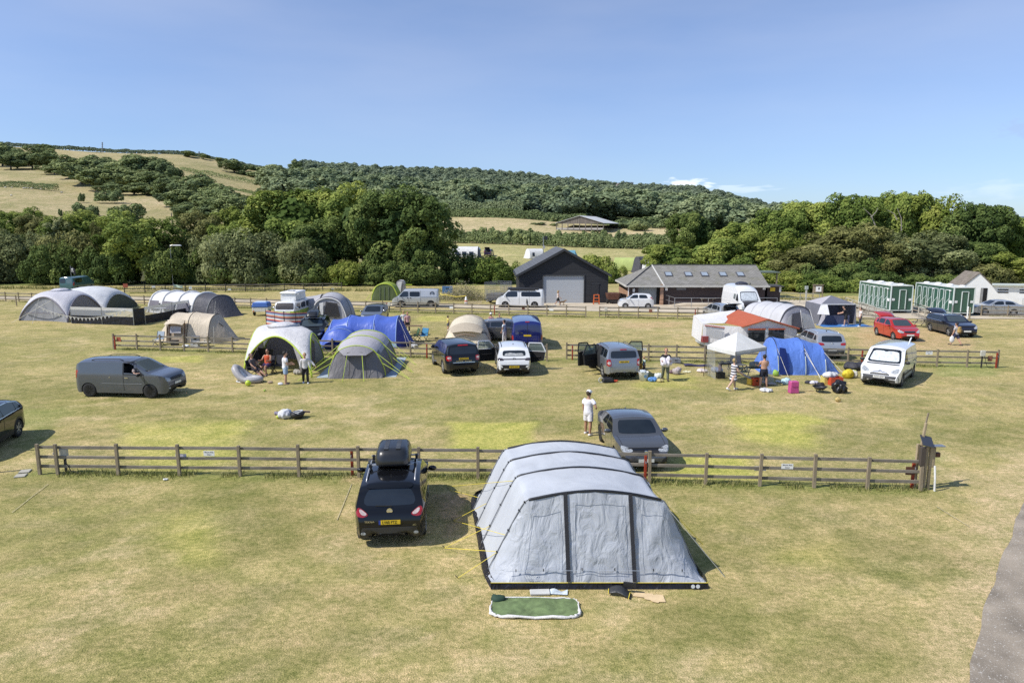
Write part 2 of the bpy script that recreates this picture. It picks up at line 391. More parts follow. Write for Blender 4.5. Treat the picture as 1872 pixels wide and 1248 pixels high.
for q in((818,772,985,826,YEL,.7,.35),(190,770,450,872,YEL*.95,.6,1.),(1310,750,1510,818,YEL,.7,1.),(1215,820,1400,880,YEL*.95,.8,.6),(1180,1090,1420,1200,GRN*.8,.5,.8),(1340,980,1560,1050,YEL*.75,.45,.8),(270,930,440,1050,YEL*.85,.5,.9),(370,880,620,1040,GRN*.8,.6,1.),(280,650,372,664,YEL,.55,.4),(762,577,820,588,YEL,.5,.4),(1130,588,1255,601,EARTH,.6,.8),(1215,600,1270,607,TAN,.6,.5),(1560,600,1790,640,EARTH*1.02,.65,1.),(1150,678,1280,712,YEL*.9,.5,.8),(770,690,900,720,TAN*.9,.3,1.),(1640,825,1770,850,DKG*1.5,.6,.6),(1700,655,1830,690,DKG*1.5,.45,.8),(790,900,862,990,EARTH*.8,.75,.3),(630,868,680,885,EARTH,.6,.3),(640,780,740,830,TAN*1.1,.4,.8),(810,985,880,1010,YEL*.75,.7,.4),(0,745,130,860,DKG*1.6,.35,1.2),(700,880,800,905,GRN,.4,.6),(520,690,730,720,GRN*.9,.35,.8),(100,560,260,600,TAN,.35,1.),(300,830,420,900,GRN,.4,1.)):
 C=patch(*q)
road=[P(-60,549),P(250,552),P(480,556),P(720,560),P(900,563),P(1000,562)]
for a,b in zip(road[:-1],road[1:]):C=mixc(C,TAN*1.05,band(seg_dist(a+Vector((0,1.5,0)),b+Vector((0,1.5,0)))+(n2-.5)*1.5,2.,3.4)*.7)
trk=[P(1765,1260),P(1815,1080),P(1850,980),P(1880,900),P(1960,760)]
for a,b in zip(trk[:-1],trk[1:]):C=mixc(C,TAN*1.02,band(seg_dist(a,b)+(n2-.5)*.8,.3,1.1)*.75)
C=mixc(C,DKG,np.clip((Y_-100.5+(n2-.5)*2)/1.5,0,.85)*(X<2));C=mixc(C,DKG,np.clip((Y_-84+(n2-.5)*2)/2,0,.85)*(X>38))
C=C*np.array([1.16,1.15,1.13])
ni,nj=X.shape
V=np.stack([X,Y_,np.zeros_like(X)+(n2-.5)*.035*(Y_<100)],-1).reshape(-1,3)
idx=np.arange(ni*nj).reshape(ni,nj)
Q=np.stack([idx[:-1,:-1],idx[1:,:-1],idx[1:,1:],idx[:-1,1:]],-1).reshape(-1,4)
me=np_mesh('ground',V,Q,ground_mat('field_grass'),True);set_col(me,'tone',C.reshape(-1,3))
tag(link('ground',me),'sun-dried mown grass of the camping field',None,kind='structure')
fa=np.linspace(-1.5,1.3,240);fy=np.exp(np.linspace(math.log(110.),math.log(1320.),150))
A,FY=np.meshgrid(fa,fy,indexing='ij');FX=A*FY;FZ=terrain(FX,FY)
m1=fbm(FX*.012,FY*.02,4);m2=fbm(FX*.05,FY*.05,8)
FZ=FZ+(m1-.5)*np.clip((FY-200)/200,0,1)*5-.03
Dp=FY*math.cos(TH)-(FZ-CZ)*math.sin(TH);UU=936+F*FX/Dp
HILL=np.array([.40,.335,.175]);C=np.zeros(A.shape+(3,))+HILL
C=mixc(C,np.array([.27,.25,.11]),np.clip((m1-.45)*3,0,.8));C=mixc(C,np.array([.42,.34,.2]),np.clip((m2-.52)*4,0,.6))
mid=(UU>780)&(UU<1260)
C=mixc(C,np.array([.42,.38,.165]),(mid&(FY<222))*.9);C=mixc(C,np.array([.50,.41,.23]),(mid&(FY>222)&(FY<345))*.9);C=mixc(C,np.array([.54,.39,.22]),(mid&(UU>960)&(FY>226)&(FY<262))*.8)
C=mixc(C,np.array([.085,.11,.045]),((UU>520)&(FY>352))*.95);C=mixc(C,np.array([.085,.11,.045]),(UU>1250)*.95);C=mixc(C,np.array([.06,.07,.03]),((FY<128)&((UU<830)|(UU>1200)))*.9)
C=C*(.85+.3*m2)[...,None]
idx=np.arange(A.size).reshape(A.shape);Q=np.stack([idx[:-1,:-1],idx[1:,:-1],idx[1:,1:],idx[:-1,1:]],-1).reshape(-1,4)
me=np_mesh('hills',np.stack([FX,FY,FZ],-1).reshape(-1,3),Q,ground_mat('hill_grass',False),True);set_col(me,'tone',C.reshape(-1,3))
tag(link('hills',me),'dry pasture hillside with fields rising behind the trees',None,kind='structure')
mb=MB()
def ridge(s,t):
 x=-6000+16000*s;h=133+12*math.sin(s*21)+6*math.sin(s*57+1)-20*max(0,.45-s)
 return(x,4300+2400*t,-20+h*math.sin(t*math.pi/2))
mb.grid(ridge,120,8)
tag(mb.build('distant_hills',mat('far_haze_hill',(.11,.16,.215,1),rough=1,var=.25,scale=.004,stretch=(1,.4,1)),smooth=True),'hazy blue ridge on the horizon',None,kind='structure')  # the ridge's blue base colour carries the haze of the distance
def strip(name,L,Rr,m,z,label,nrow=60,rag=.12):
 """sheet between two polylines, with a ragged edge"""
 L=catmull(L,40);Rr=catmull(Rr,40);n=len(L);mb=MB();vs=[];fs=[];jl,jr=[fbm(np.arange(n)*.045,np.zeros(n),q,6)*2-1 for q in(61,62)]
 for i in range(n):
  for k in range(9):
   t=k/8;p=L[i].lerp(Rr[i],t)
   j=(jl[i]if k==0 else jr[i])*rag*1.3 if k in(0,8)else 0
   d=(Rr[i]-L[i]).normalized();vs.append((p.x+d.x*j,p.y+d.y*j,z))
 for i in range(n-1):
  for k in range(8):a=i*9+k;fs.append((a,a+1,a+10,a+9))
 mb.add(vs,fs);return tag(mb.build(name,m),label,None,kind='structure')
m_grav=mat('gravel',(.29,.245,.19,1),rough=.95,var=.3,scale=1.2,bump=.8,bscale=60)
def speck(m,sc=28,c=(.5,.47,.42,1),th=.62):
 nt=m.node_tree;b=nt.nodes['Principled BSDF'];src=b.inputs['Base Color'].links[0].from_socket
 tc=N(nt,'ShaderNodeTexCoord');vo=N(nt,'ShaderNodeTexNoise');vo.inputs['Scale'].default_value=sc;vo.inputs['Detail'].default_value=3;nt.links.new(tc.outputs['Object'],vo.inputs['Vector'])
 mr=N(nt,'ShaderNodeMapRange');mr.inputs[1].default_value=th;mr.inputs[2].default_value=th+.05;nt.links.new(vo.outputs[0],mr.inputs[0])
 mx=N(nt,'ShaderNodeMix',data_type='RGBA');nt.links.new(mr.outputs[0],mx.inputs[0]);nt.links.new(src,mx.inputs[6]);mx.inputs[7].default_value=c;nt.links.new(mx.outputs[2],b.inputs['Base Color'])
speck(m_grav)
strip('gravel_track',[p+Vector((0,0,0))for p in trk],[P(2300,1260),P(2250,1080),P(2230,980),P(2200,900),P(2200,760)],m_grav,.022,'grey gravel track along the edge of the field')
m_dirt=mat('dirt',(.46,.39,.28,1),rough=.95,var=.3,scale=.5,bump=.6,bscale=20);m_conc=mat('concrete',(.50,.43,.325,1),rough=.9,var=.18,scale=.4,bump=.2)
a=[P(-80,543),P(250,546),P(480,551),P(720,556),P(905,560)]
strip('dirt_road',[p+Vector((0,1.6,0))for p in a],[p+Vector((0,-1.7,0))for p in a],m_dirt,.022,'worn dirt road running behind the back fence',rag=.25)
a=[P(905,560),P(1000,557),P(1130,557),P(1250,562),P(1400,569),P(1560,574)];b=[P(905,568),P(1000,568),P(1130,570),P(1250,573),P(1400,579),P(1560,583)]
a[1]=P(1000,553);a[2]=P(1130,552);a[3]=P(1250,557);a[4]=P(1400,547);a[5]=P(1560,551)
strip('concrete_yard',a,b,m_conc,.027,'pale concrete yard in front of the barn and wash block',rag=.2)
a=[P(1540,562),P(1640,568),P(1740,570),P(1890,562)];b=[P(1540,579),P(1620,582),P(1740,583),P(1890,583)]
strip('pale_path',a,b,m_conc,.032,'pale hardstanding around the green shower cabins',rag=.2)
m_chalk=mat('chalk_line',(.46,.40,.24,1),rough=.95,var=.4,scale=9)
for(u0,v0,u1,v1)in((88,884,22,936),(643,884,616,950),(1655,852,1712,893),(1712,925,1772,962)):
 a,b=P(u0,v0,.022),P(u1,v1,.022);tag(MB().bar(a,b,.02,.002).build('pitch_line',m_chalk),'faint pale line marking a pitch on the grass',None,kind='structure')
 # ================================================================ trees
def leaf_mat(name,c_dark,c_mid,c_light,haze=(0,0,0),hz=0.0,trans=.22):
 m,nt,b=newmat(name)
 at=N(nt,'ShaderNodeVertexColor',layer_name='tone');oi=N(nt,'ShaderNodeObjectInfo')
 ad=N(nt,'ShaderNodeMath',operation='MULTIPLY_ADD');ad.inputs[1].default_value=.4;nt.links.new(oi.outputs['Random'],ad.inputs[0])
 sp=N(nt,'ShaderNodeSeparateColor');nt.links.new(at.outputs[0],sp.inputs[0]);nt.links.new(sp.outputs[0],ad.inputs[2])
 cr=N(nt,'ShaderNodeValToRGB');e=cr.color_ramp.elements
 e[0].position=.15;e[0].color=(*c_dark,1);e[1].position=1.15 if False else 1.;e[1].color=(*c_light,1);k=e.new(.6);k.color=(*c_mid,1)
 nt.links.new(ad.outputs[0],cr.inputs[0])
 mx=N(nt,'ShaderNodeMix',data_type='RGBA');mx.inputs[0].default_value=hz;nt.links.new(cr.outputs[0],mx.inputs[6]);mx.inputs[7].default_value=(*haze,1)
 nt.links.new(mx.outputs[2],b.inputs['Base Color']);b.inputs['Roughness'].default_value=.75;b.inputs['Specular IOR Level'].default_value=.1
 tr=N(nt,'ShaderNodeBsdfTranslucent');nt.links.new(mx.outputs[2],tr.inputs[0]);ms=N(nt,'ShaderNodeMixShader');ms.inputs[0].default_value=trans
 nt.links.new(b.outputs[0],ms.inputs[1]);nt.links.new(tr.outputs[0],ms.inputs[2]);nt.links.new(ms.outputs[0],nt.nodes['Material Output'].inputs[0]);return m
HZ=(.26,.31,.36)  # aerial haze, mixed straight into the colour of the distant leaves
L_GREEN=leaf_mat('leaves_green',(0.066,0.109,0.023),(0.201,0.266,0.061),(0.362,0.402,0.097))
L_DARK=leaf_mat('leaves_dark',(0.040,0.072,0.021),(0.129,0.181,0.052),(0.250,0.298,0.084))
L_GREY=leaf_mat('leaves_grey',(0.092,0.111,0.046),(0.243,0.272,0.118),(0.382,0.397,0.191))
L_LIGHT=leaf_mat('leaves_light',(.11,.155,.025),(.24,.285,.06),(.36,.375,.095))
L_OLIVE=leaf_mat('leaves_olive',(0.084,0.091,0.028),(0.223,0.228,0.080),(0.362,0.347,0.135))
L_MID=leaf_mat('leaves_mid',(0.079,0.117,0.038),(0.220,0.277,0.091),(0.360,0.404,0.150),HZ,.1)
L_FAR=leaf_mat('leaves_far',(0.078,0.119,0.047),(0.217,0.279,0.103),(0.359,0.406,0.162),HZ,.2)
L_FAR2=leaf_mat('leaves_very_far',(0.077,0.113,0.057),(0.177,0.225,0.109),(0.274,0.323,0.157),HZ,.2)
M_BARK=mat('bark',(.10,.085,.065,1),rough=.95,var=.35,bump=.6,bscale=15,stretch=(1,1,.2))
def leaf_cloud(rng,pts,nrm,size,tone,spread=.55,asp=.62):
 n=len(pts);d=nrm+rng.normal(size=(n,3))*spread+np.array([0,0,.25]);d/=np.linalg.norm(d,axis=1)[:,None]+1e-9
 t=rng.normal(size=(n,3));a=np.cross(d,t);a/=np.linalg.norm(a,axis=1)[:,None]+1e-9;b=np.cross(d,a)
 s=(np.asarray(size)*rng.uniform(.55,1.25,n)).reshape(-1,1)*.5
 V=np.stack([pts-a*s,pts-b*s*asp+d*s*.15,pts+a*s,pts+b*s*asp+d*s*.15],1).reshape(-1,3)
 return V,np.arange(4*n).reshape(-1,4),np.repeat(tone,4)
def crown_arrays(seed,n,leaf,blobs=34,lo=.0,squash=1.,ground=False,rough=1.,br=(.20,.36)):
 """unit crown: width about 2 (radius 1), z from 0 to about 1.6"""
 rng=np.random.default_rng(seed);cs=[];rad=[];ton=[];nl=max(7,blobs//4)
 for k in range(nl):
  d=rng.normal(size=3);d/=np.linalg.norm(d)
  if ground:d[2]=abs(d[2])*.9
  elif d[2]<-.8:d[2]*=-.6
  c=d*rng.uniform(.42,.66)*np.array([1,1,.86]);R0=rng.uniform(.26,.42);t0=rng.uniform(.1,.5);cs.append(c);rad.append(R0*.9);ton.append(t0)
  for q in range(blobs//nl*2):
   e=rng.normal(size=3)+d*.9+np.array([0,0,.35]);e/=np.linalg.norm(e);cs.append(c+e*R0*rng.uniform(.7,1.));rad.append(rng.uniform(.09,.19)*rough*br[0]/.2);ton.append(t0+rng.uniform(-.1,.22))
 cs=np.array(cs);rad=np.array(rad);ton=np.array(ton);blobs=len(cs)
 k=rng.integers(0,blobs,n*2);d=rng.normal(size=(n*2,3));d/=np.linalg.norm(d,axis=1)[:,None]
 p=cs[k]+d*(rad[k]*rng.uniform(.72,1.06,n*2))[:,None]
 keep=np.ones(n*2,bool);q=np.linalg.norm(p/np.array([1,1,.9]),axis=1);keep&=q>.40
 for j in range(blobs):
  keep&=~((np.linalg.norm(p-cs[j],axis=1)<rad[j]*.66)&(k!=j))
 if ground:keep&=p[:,2]>-.02
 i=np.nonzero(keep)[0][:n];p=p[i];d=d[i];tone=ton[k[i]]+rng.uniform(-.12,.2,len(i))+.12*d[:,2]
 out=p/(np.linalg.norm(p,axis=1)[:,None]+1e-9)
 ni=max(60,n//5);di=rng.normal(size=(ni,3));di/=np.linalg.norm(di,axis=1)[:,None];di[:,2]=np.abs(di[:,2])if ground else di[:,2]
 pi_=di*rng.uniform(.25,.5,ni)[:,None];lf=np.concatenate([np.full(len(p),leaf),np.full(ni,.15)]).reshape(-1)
 p=np.concatenate([p,pi_]);d=np.concatenate([d,di]);out=np.concatenate([out,di]);tone=np.concatenate([tone,np.full(ni,.05)])  # inner leaves toned darkest: shade inside the crown put into their colour
 V,Qd,T=leaf_cloud(rng,p,d*.8+out*.5,lf,np.clip(tone,0,1))
 if ground:V[:,2]=V[:,2]*1.0
 else:V[:,2]+=.86
 return V,Qd,T
def crown_mesh(name,m,*a,**k):
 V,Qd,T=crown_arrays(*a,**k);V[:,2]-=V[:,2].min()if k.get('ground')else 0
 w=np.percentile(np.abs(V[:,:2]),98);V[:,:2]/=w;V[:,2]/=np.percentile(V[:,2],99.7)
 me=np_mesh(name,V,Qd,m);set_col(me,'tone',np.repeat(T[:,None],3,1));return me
def trunk_mesh(seed,branches=7):
 rng=random.Random(seed);mb=MB();top=.62
 pts=[(0,0,-.02),(rng.uniform(-.02,.02),rng.uniform(-.02,.02),.2),(rng.uniform(-.05,.05),rng.uniform(-.05,.05),.42),(rng.uniform(-.08,.08),rng.uniform(-.08,.08),top)]
 mb.tube(pts,[.075,.055,.04,.018],7)
 for k in range(branches):
  t=rng.uniform(.22,.55);a=rng.uniform(0,6.28);l=rng.uniform(.35,.7);z0=t
  mb.tube([(0,0,z0),(math.cos(a)*l*.5,math.sin(a)*l*.5,z0+.14),(math.cos(a)*l,math.sin(a)*l,z0+.3)],[.028,.018,.007],5)
 me0=mb.build('trunk',M_BARK);me=me0.data;bpy.data.objects.remove(me0);return me
TR=[trunk_mesh(s)for s in(1,2)]
NEAR={}
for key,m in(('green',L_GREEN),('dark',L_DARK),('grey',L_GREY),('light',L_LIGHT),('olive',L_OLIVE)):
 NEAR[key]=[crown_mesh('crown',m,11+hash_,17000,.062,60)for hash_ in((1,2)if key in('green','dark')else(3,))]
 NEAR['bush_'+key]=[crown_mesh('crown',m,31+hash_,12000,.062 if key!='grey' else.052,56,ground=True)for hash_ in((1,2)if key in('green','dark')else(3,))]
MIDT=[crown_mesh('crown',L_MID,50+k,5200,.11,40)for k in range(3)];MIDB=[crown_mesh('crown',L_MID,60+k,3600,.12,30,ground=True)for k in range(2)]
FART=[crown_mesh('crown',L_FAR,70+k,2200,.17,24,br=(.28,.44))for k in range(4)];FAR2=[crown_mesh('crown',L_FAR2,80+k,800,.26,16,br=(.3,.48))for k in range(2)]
rt=random.Random(5)
def tree(crown,u,vt,wpx,y,name,label,cat,group=None,trunk=True,sink=.0,low=.07):
 g=TP(u,y);top=PY(u,vt,y);H=max(top.z-g.z,1.);w=wpx*y/F/2*1.02
 t=thing(name,label,cat,g-Vector((0,0,sink)),rt.uniform(0,6.28),group)
 c=link('crown',crown,t);z0=0 if not trunk else H*low
 c.location=(0,0,z0);c.scale=(w,w*rt.uniform(.85,1.1),H-z0)
 if trunk:
  k=link('trunk',rt.choice(TR),t);k.scale=(w*.8,w*.8,H)
 return t
TN=('broad_tree','tree');BN=('bush','bush')
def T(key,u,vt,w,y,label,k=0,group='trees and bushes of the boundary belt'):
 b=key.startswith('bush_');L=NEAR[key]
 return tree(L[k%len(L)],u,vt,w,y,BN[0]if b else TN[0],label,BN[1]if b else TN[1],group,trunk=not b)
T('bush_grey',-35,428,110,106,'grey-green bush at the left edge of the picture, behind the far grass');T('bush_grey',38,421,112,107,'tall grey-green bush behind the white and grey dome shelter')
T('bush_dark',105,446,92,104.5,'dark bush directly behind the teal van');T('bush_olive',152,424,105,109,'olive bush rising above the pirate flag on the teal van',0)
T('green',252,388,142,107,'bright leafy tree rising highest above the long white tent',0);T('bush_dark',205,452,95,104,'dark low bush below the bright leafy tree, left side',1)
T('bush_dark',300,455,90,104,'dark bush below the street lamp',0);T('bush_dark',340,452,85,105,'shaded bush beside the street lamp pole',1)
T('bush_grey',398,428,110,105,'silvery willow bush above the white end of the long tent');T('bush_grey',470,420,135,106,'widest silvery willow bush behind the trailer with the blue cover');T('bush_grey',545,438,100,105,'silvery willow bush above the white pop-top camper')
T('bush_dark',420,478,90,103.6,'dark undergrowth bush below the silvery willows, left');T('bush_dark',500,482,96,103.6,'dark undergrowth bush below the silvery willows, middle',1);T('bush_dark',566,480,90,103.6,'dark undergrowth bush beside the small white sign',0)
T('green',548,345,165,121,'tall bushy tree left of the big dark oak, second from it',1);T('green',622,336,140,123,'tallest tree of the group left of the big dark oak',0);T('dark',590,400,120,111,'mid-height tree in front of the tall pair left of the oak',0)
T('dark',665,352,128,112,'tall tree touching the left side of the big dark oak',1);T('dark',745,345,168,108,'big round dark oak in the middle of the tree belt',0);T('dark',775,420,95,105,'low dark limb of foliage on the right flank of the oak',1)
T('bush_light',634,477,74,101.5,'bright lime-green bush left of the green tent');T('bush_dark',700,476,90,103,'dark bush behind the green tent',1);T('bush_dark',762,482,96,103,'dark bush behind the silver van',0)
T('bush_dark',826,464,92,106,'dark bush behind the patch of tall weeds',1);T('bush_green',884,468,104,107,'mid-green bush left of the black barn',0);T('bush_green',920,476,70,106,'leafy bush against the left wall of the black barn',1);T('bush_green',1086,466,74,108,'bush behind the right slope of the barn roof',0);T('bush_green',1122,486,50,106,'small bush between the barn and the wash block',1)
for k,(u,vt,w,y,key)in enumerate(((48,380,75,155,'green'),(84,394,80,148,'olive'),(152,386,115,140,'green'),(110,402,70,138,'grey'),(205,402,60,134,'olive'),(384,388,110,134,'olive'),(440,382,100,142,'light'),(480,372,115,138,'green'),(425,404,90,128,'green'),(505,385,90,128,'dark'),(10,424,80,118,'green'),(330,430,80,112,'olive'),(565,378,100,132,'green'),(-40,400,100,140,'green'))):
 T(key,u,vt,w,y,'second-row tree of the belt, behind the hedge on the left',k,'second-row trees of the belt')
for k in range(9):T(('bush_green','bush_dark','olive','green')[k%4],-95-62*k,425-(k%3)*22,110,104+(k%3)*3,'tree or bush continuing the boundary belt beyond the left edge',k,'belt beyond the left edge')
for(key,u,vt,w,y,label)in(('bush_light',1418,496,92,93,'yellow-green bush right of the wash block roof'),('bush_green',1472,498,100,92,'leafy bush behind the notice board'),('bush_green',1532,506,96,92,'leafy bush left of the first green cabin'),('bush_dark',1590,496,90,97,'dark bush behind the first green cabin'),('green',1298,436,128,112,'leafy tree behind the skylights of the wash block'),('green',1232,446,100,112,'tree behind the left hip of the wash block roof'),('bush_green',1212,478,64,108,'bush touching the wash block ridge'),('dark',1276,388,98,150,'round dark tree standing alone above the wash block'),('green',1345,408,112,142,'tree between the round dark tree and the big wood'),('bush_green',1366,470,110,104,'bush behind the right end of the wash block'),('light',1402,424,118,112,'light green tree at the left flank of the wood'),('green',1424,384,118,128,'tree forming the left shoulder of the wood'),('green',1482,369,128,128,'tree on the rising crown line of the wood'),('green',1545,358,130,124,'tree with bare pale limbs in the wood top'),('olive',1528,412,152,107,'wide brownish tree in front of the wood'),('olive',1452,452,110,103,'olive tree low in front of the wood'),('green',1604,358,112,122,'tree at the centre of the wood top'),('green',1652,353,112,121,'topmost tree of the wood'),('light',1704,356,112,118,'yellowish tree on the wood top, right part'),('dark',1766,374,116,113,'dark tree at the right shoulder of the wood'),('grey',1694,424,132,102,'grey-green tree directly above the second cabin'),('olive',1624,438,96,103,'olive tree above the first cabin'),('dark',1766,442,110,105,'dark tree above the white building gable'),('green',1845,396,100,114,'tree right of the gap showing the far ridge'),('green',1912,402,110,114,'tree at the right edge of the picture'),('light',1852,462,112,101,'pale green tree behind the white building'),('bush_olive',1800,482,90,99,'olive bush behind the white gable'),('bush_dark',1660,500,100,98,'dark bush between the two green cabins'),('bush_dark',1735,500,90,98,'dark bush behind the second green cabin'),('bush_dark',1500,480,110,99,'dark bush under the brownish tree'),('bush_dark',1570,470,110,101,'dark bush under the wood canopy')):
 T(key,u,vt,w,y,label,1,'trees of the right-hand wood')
for(u0,v0,u1,v1)in((1648,422,1640,380),(1640,402,1622,384),(1600,412,1578,380),(1592,398,1605,380)):
 a,b=PY(u0,v0,114),PY(u1,v1,115);tag(MB().tube([a,a.lerp(b,.5)+Vector((.3,0,.2)),b],[.1,.07,.03],5).build('dead_branch',mat('dead_wood',(.22,.2,.16,1),rough=.9)),'bare pale dead branch showing in the wood top','branch','dead branches in the wood top')
def HT(u,vt,w,y,label,k=0,bush=False,group='trees on the hillside'):
 L=MIDB if bush else MIDT;w*=1.0 if bush else 1.16;vt-=0 if bush else 2
 return tree(L[k%len(L)],u,vt,w,y,'hill_bush' if bush else 'hill_tree',label,'bush' if bush else 'tree',group,trunk=not bush)
for k,(u,vt,w,y)in enumerate(((150,292,56,445),(172,286,58,455),(205,290,62,455),(240,286,66,450),(276,289,62,450),(304,293,52,440),(190,312,62,425),(225,306,66,425),(262,312,62,425),(296,316,54,415),(206,335,50,395),(246,336,58,390),(284,340,50,385))):
 HT(u,vt,w,y,'tree of the big clump half way up the left hillside',k,group='trees of the hillside clump')
for k,(u,vt,w,y)in enumerate(((-24,262,52,590),(5,262,50,590),(32,276,46,560),(60,280,48,555),(92,278,52,550),(122,286,46,535),(74,265,40,650),(20,285,46,540),(100,300,44,500),(128,312,40,480),(-50,265,60,580))):
 HT(u,vt,w,y,'tree of the upper row at the left edge of the hillside',k,group='upper hillside row')
for k,(u,vt,w,y)in enumerate(((326,328,66,330),(362,320,80,325),(396,338,84,285),(352,350,74,285),(420,346,66,270),(392,366,90,240),(446,362,80,235),(340,372,40,260),(470,378,70,200))):
 HT(u,vt,w,y,'tree of the lower clump between the hill fields',k,group='lower hillside clump')
HT(428,293,40,640,'lone round tree standing in the upper hill field',1);HT(346,277,25,775,'dark tree on the skyline left of the mast',0);HT(372,282,20,775,'smaller tree on the skyline next to the dark one',2);HT(540,293,22,770,'round tree on the skyline above the wooded hill',1);HT(405,290,16,775,'little skyline tree above the lone field tree',0)
HT(155,370,46,270,'bush alone in the lower hill field',0,True);HT(232,372,62,255,'wide bush in the lower hill field',1,True);HT(200,345,44,345,'bush at the foot of the hillside clump',0,True);HT(325,378,14,262,'tiny bush at the foot of the field',0,True);HT(112,382,10,262,'tiny dark bush left in the lower field',1,True);HT(150,353,12,340,'tiny bush below the hillside clump',0,True)
for k,(u,vt,w,y)in enumerate(((460,312,50,640),(495,316,46,620),(522,312,44,620),(505,300,44,720),(470,303,40,730),(545,305,40,700),(440,306,24,740))):
 HT(u,vt,w,y,'bush of the upper hedge right of the lone field tree',k,True,'upper hedge bushes')
for k,(u,vt,w,y)in enumerate(((985,407,26,318),(1012,411,16,316),(1142,398,60,322),(1190,396,70,335),(1225,400,60,330),(1165,404,50,310),(1250,392,60,330))):
 HT(u,vt,w,y,'bush beside the open-sided barn on the middle field',k,True,'bushes around the open-sided barn')
def hedge(name,label,pts,w,h,leaf,n,m,seed):
 rng=np.random.default_rng(seed);pts=catmull(pts,8);L=np.array([(p.x,p.y)for p in pts]);s=np.concatenate([[0],np.cumsum(np.hypot(*np.diff(L,axis=0).T))])
 t=rng.uniform(0,s[-1],n);x=np.interp(t,s,L[:,0]);y=np.interp(t,s,L[:,1]);ang=rng.uniform(0,math.pi,n)
 hh=h*(.65+.7*fbm(t/(h*1.6),t*0,seed));rr=rng.uniform(.85,1.05,n)
 p=np.stack([x+rng.normal(size=n)*.1*w,y-np.cos(ang)*w*rr,np.sin(ang)**.7*hh*rr],1);p[:,2]+=terrain(p[:,0],p[:,1])
 nr=np.stack([rng.normal(size=n)*.2,-np.cos(ang),np.sin(ang)],1);tone=.15+.5*fbm(t/h,ang*2,seed+3)+rng.uniform(-.1,.2,n)
 V,Qd,T_=leaf_cloud(rng,p,nr,leaf,np.clip(tone,0,1));me=np_mesh(name,V,Qd,m);set_col(me,'tone',np.repeat(T_[:,None],3,1));return tag(link(name,me),label,'hedge')
hedge('hedge','long thick hedge between the second campsite and the pale field',[TP(u,y)for u,y in((790,226),(900,222),(1000,219),(1100,216),(1260,212))],2.4,3.6,.5,22000,L_MID,1)
hedge('hedge','pale hedge below the wooded hill, left of the open-sided barn',[TP(u,y)for u,y in((790,352),(880,347),(960,343),(1070,340))],3.2,4.6,.8,11000,L_MID,2)
hedge('hedge','short taller hedge rising from the pale field to the wood',[TP(u,y)for u,y in((800,356),(850,352),(900,352),(955,350))],4,7.5,.9,9000,L_FAR,12)
hedge('hedge','hedge under the upper hill field, right of the clump',[TP(u,y)for u,y in((405,470),(470,452),(540,430))],2,2.6,.8,5000,L_MID,3)
hedge('hedge','second lower hedge right of the hillside clump',[TP(u,y)for u,y in((420,405),(480,390),(550,370))],2.6,4,.8,5000,L_MID,4)
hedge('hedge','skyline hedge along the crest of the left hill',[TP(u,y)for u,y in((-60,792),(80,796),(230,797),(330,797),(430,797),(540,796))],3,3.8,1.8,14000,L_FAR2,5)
hedge('hedge','thin hedge with sheep beside it on the left hillside',[TP(u,y)for u,y in((-30,428),(40,420),(105,410))],2,3.6,.7,4000,L_MID,6)
hedge('hedge','low scrub line on the far left field',[TP(u,y)for u,y in((330,590),(400,570),(520,560))],2,3.2,.9,3000,L_MID,7)
for k in range(22):u=812+k*20;HT(u+rt.uniform(-5,5),416+(u-812)*.028+rt.uniform(-4,5),34+rt.uniform(-6,10),226-(u-800)*.03,'rounded bush in the long hedge above the second campsite',k,True,'bushes of the long hedge')
for k in range(14):HT(862+k*15,391+k*.8+rt.uniform(-2,2),22+rt.uniform(-4,6),346-k*.5,'low bush in the pale hedge under the wooded hill',k,True,'bushes of the pale hedge')
rw=random.Random(11);spots=[]
def wood_ok(u,y):
 lo=np.interp(u,[505,540,700,820,1060,1240,1440,1560],[430,400,372,366,362,345,300,260]);return y>lo
y=300.
while y<1250:
 stp=17+(y-300)*.012;u=500+rw.uniform(0,20)
 while u<1560:
  uu=u+rw.uniform(-8,8);yy=y+rw.uniform(-.4,.4)*stp
  if wood_ok(uu,yy):spots.append((uu,yy))
  u+=(14.5 if y>640 else 19)*F/y*rw.uniform(.8,1.2)
 y+=stp*(1 if y<600 else 1.7)
spots=[q for q in spots if not(q[1]>560 and q[0]<548+rw.uniform(-6,14))];spots.sort(key=lambda s:s[1]);nth=0;stuff=[]
for(u,yy)in spots:
 far=yy>640;g=TP(u,yy);r=rw.uniform(6.2,11);k_=1 if far else 1.3;r*=k_;H=rw.uniform(9,15)*(1.15 if not far else 1)
 if nth<235 and not far:
  t=thing('woodland_tree','broad crown among the trees of the wooded hill','tree',g,rw.uniform(0,6.28),'trees of the wooded hill');nth+=1
  c=link('crown',rw.choice(FART),t);c.scale=(r,r,H)
 else:stuff.append((g,r*1.1,H))
me0=FAR2[0];n0=len(me0.vertices);co=np.zeros(n0*3,np.float32);me0.vertices.foreach_get('co',co);co=co.reshape(-1,3)
tn=np.zeros(n0*4,np.float32);me0.color_attributes['tone'].data.foreach_get('color',tn);tn=tn.reshape(-1,4)
VV,TT=[],[];rng=np.random.default_rng(3)
for(g,r,H)in stuff[:700]:
 a=rng.uniform(0,6.28);c,s=math.cos(a),math.sin(a);q=np.stack([(co[:,0]*c-co[:,1]*s)*r+g.x,(co[:,0]*s+co[:,1]*c)*r+g.y,co[:,2]*H+g.z],1);VV.append(q);TT.append(np.clip(tn+rng.uniform(-.15,.3),0,1))
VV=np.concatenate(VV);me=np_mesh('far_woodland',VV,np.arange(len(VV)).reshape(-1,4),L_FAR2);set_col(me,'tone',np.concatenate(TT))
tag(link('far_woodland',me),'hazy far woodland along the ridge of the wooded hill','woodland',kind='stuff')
print('wood',nth,len(stuff))
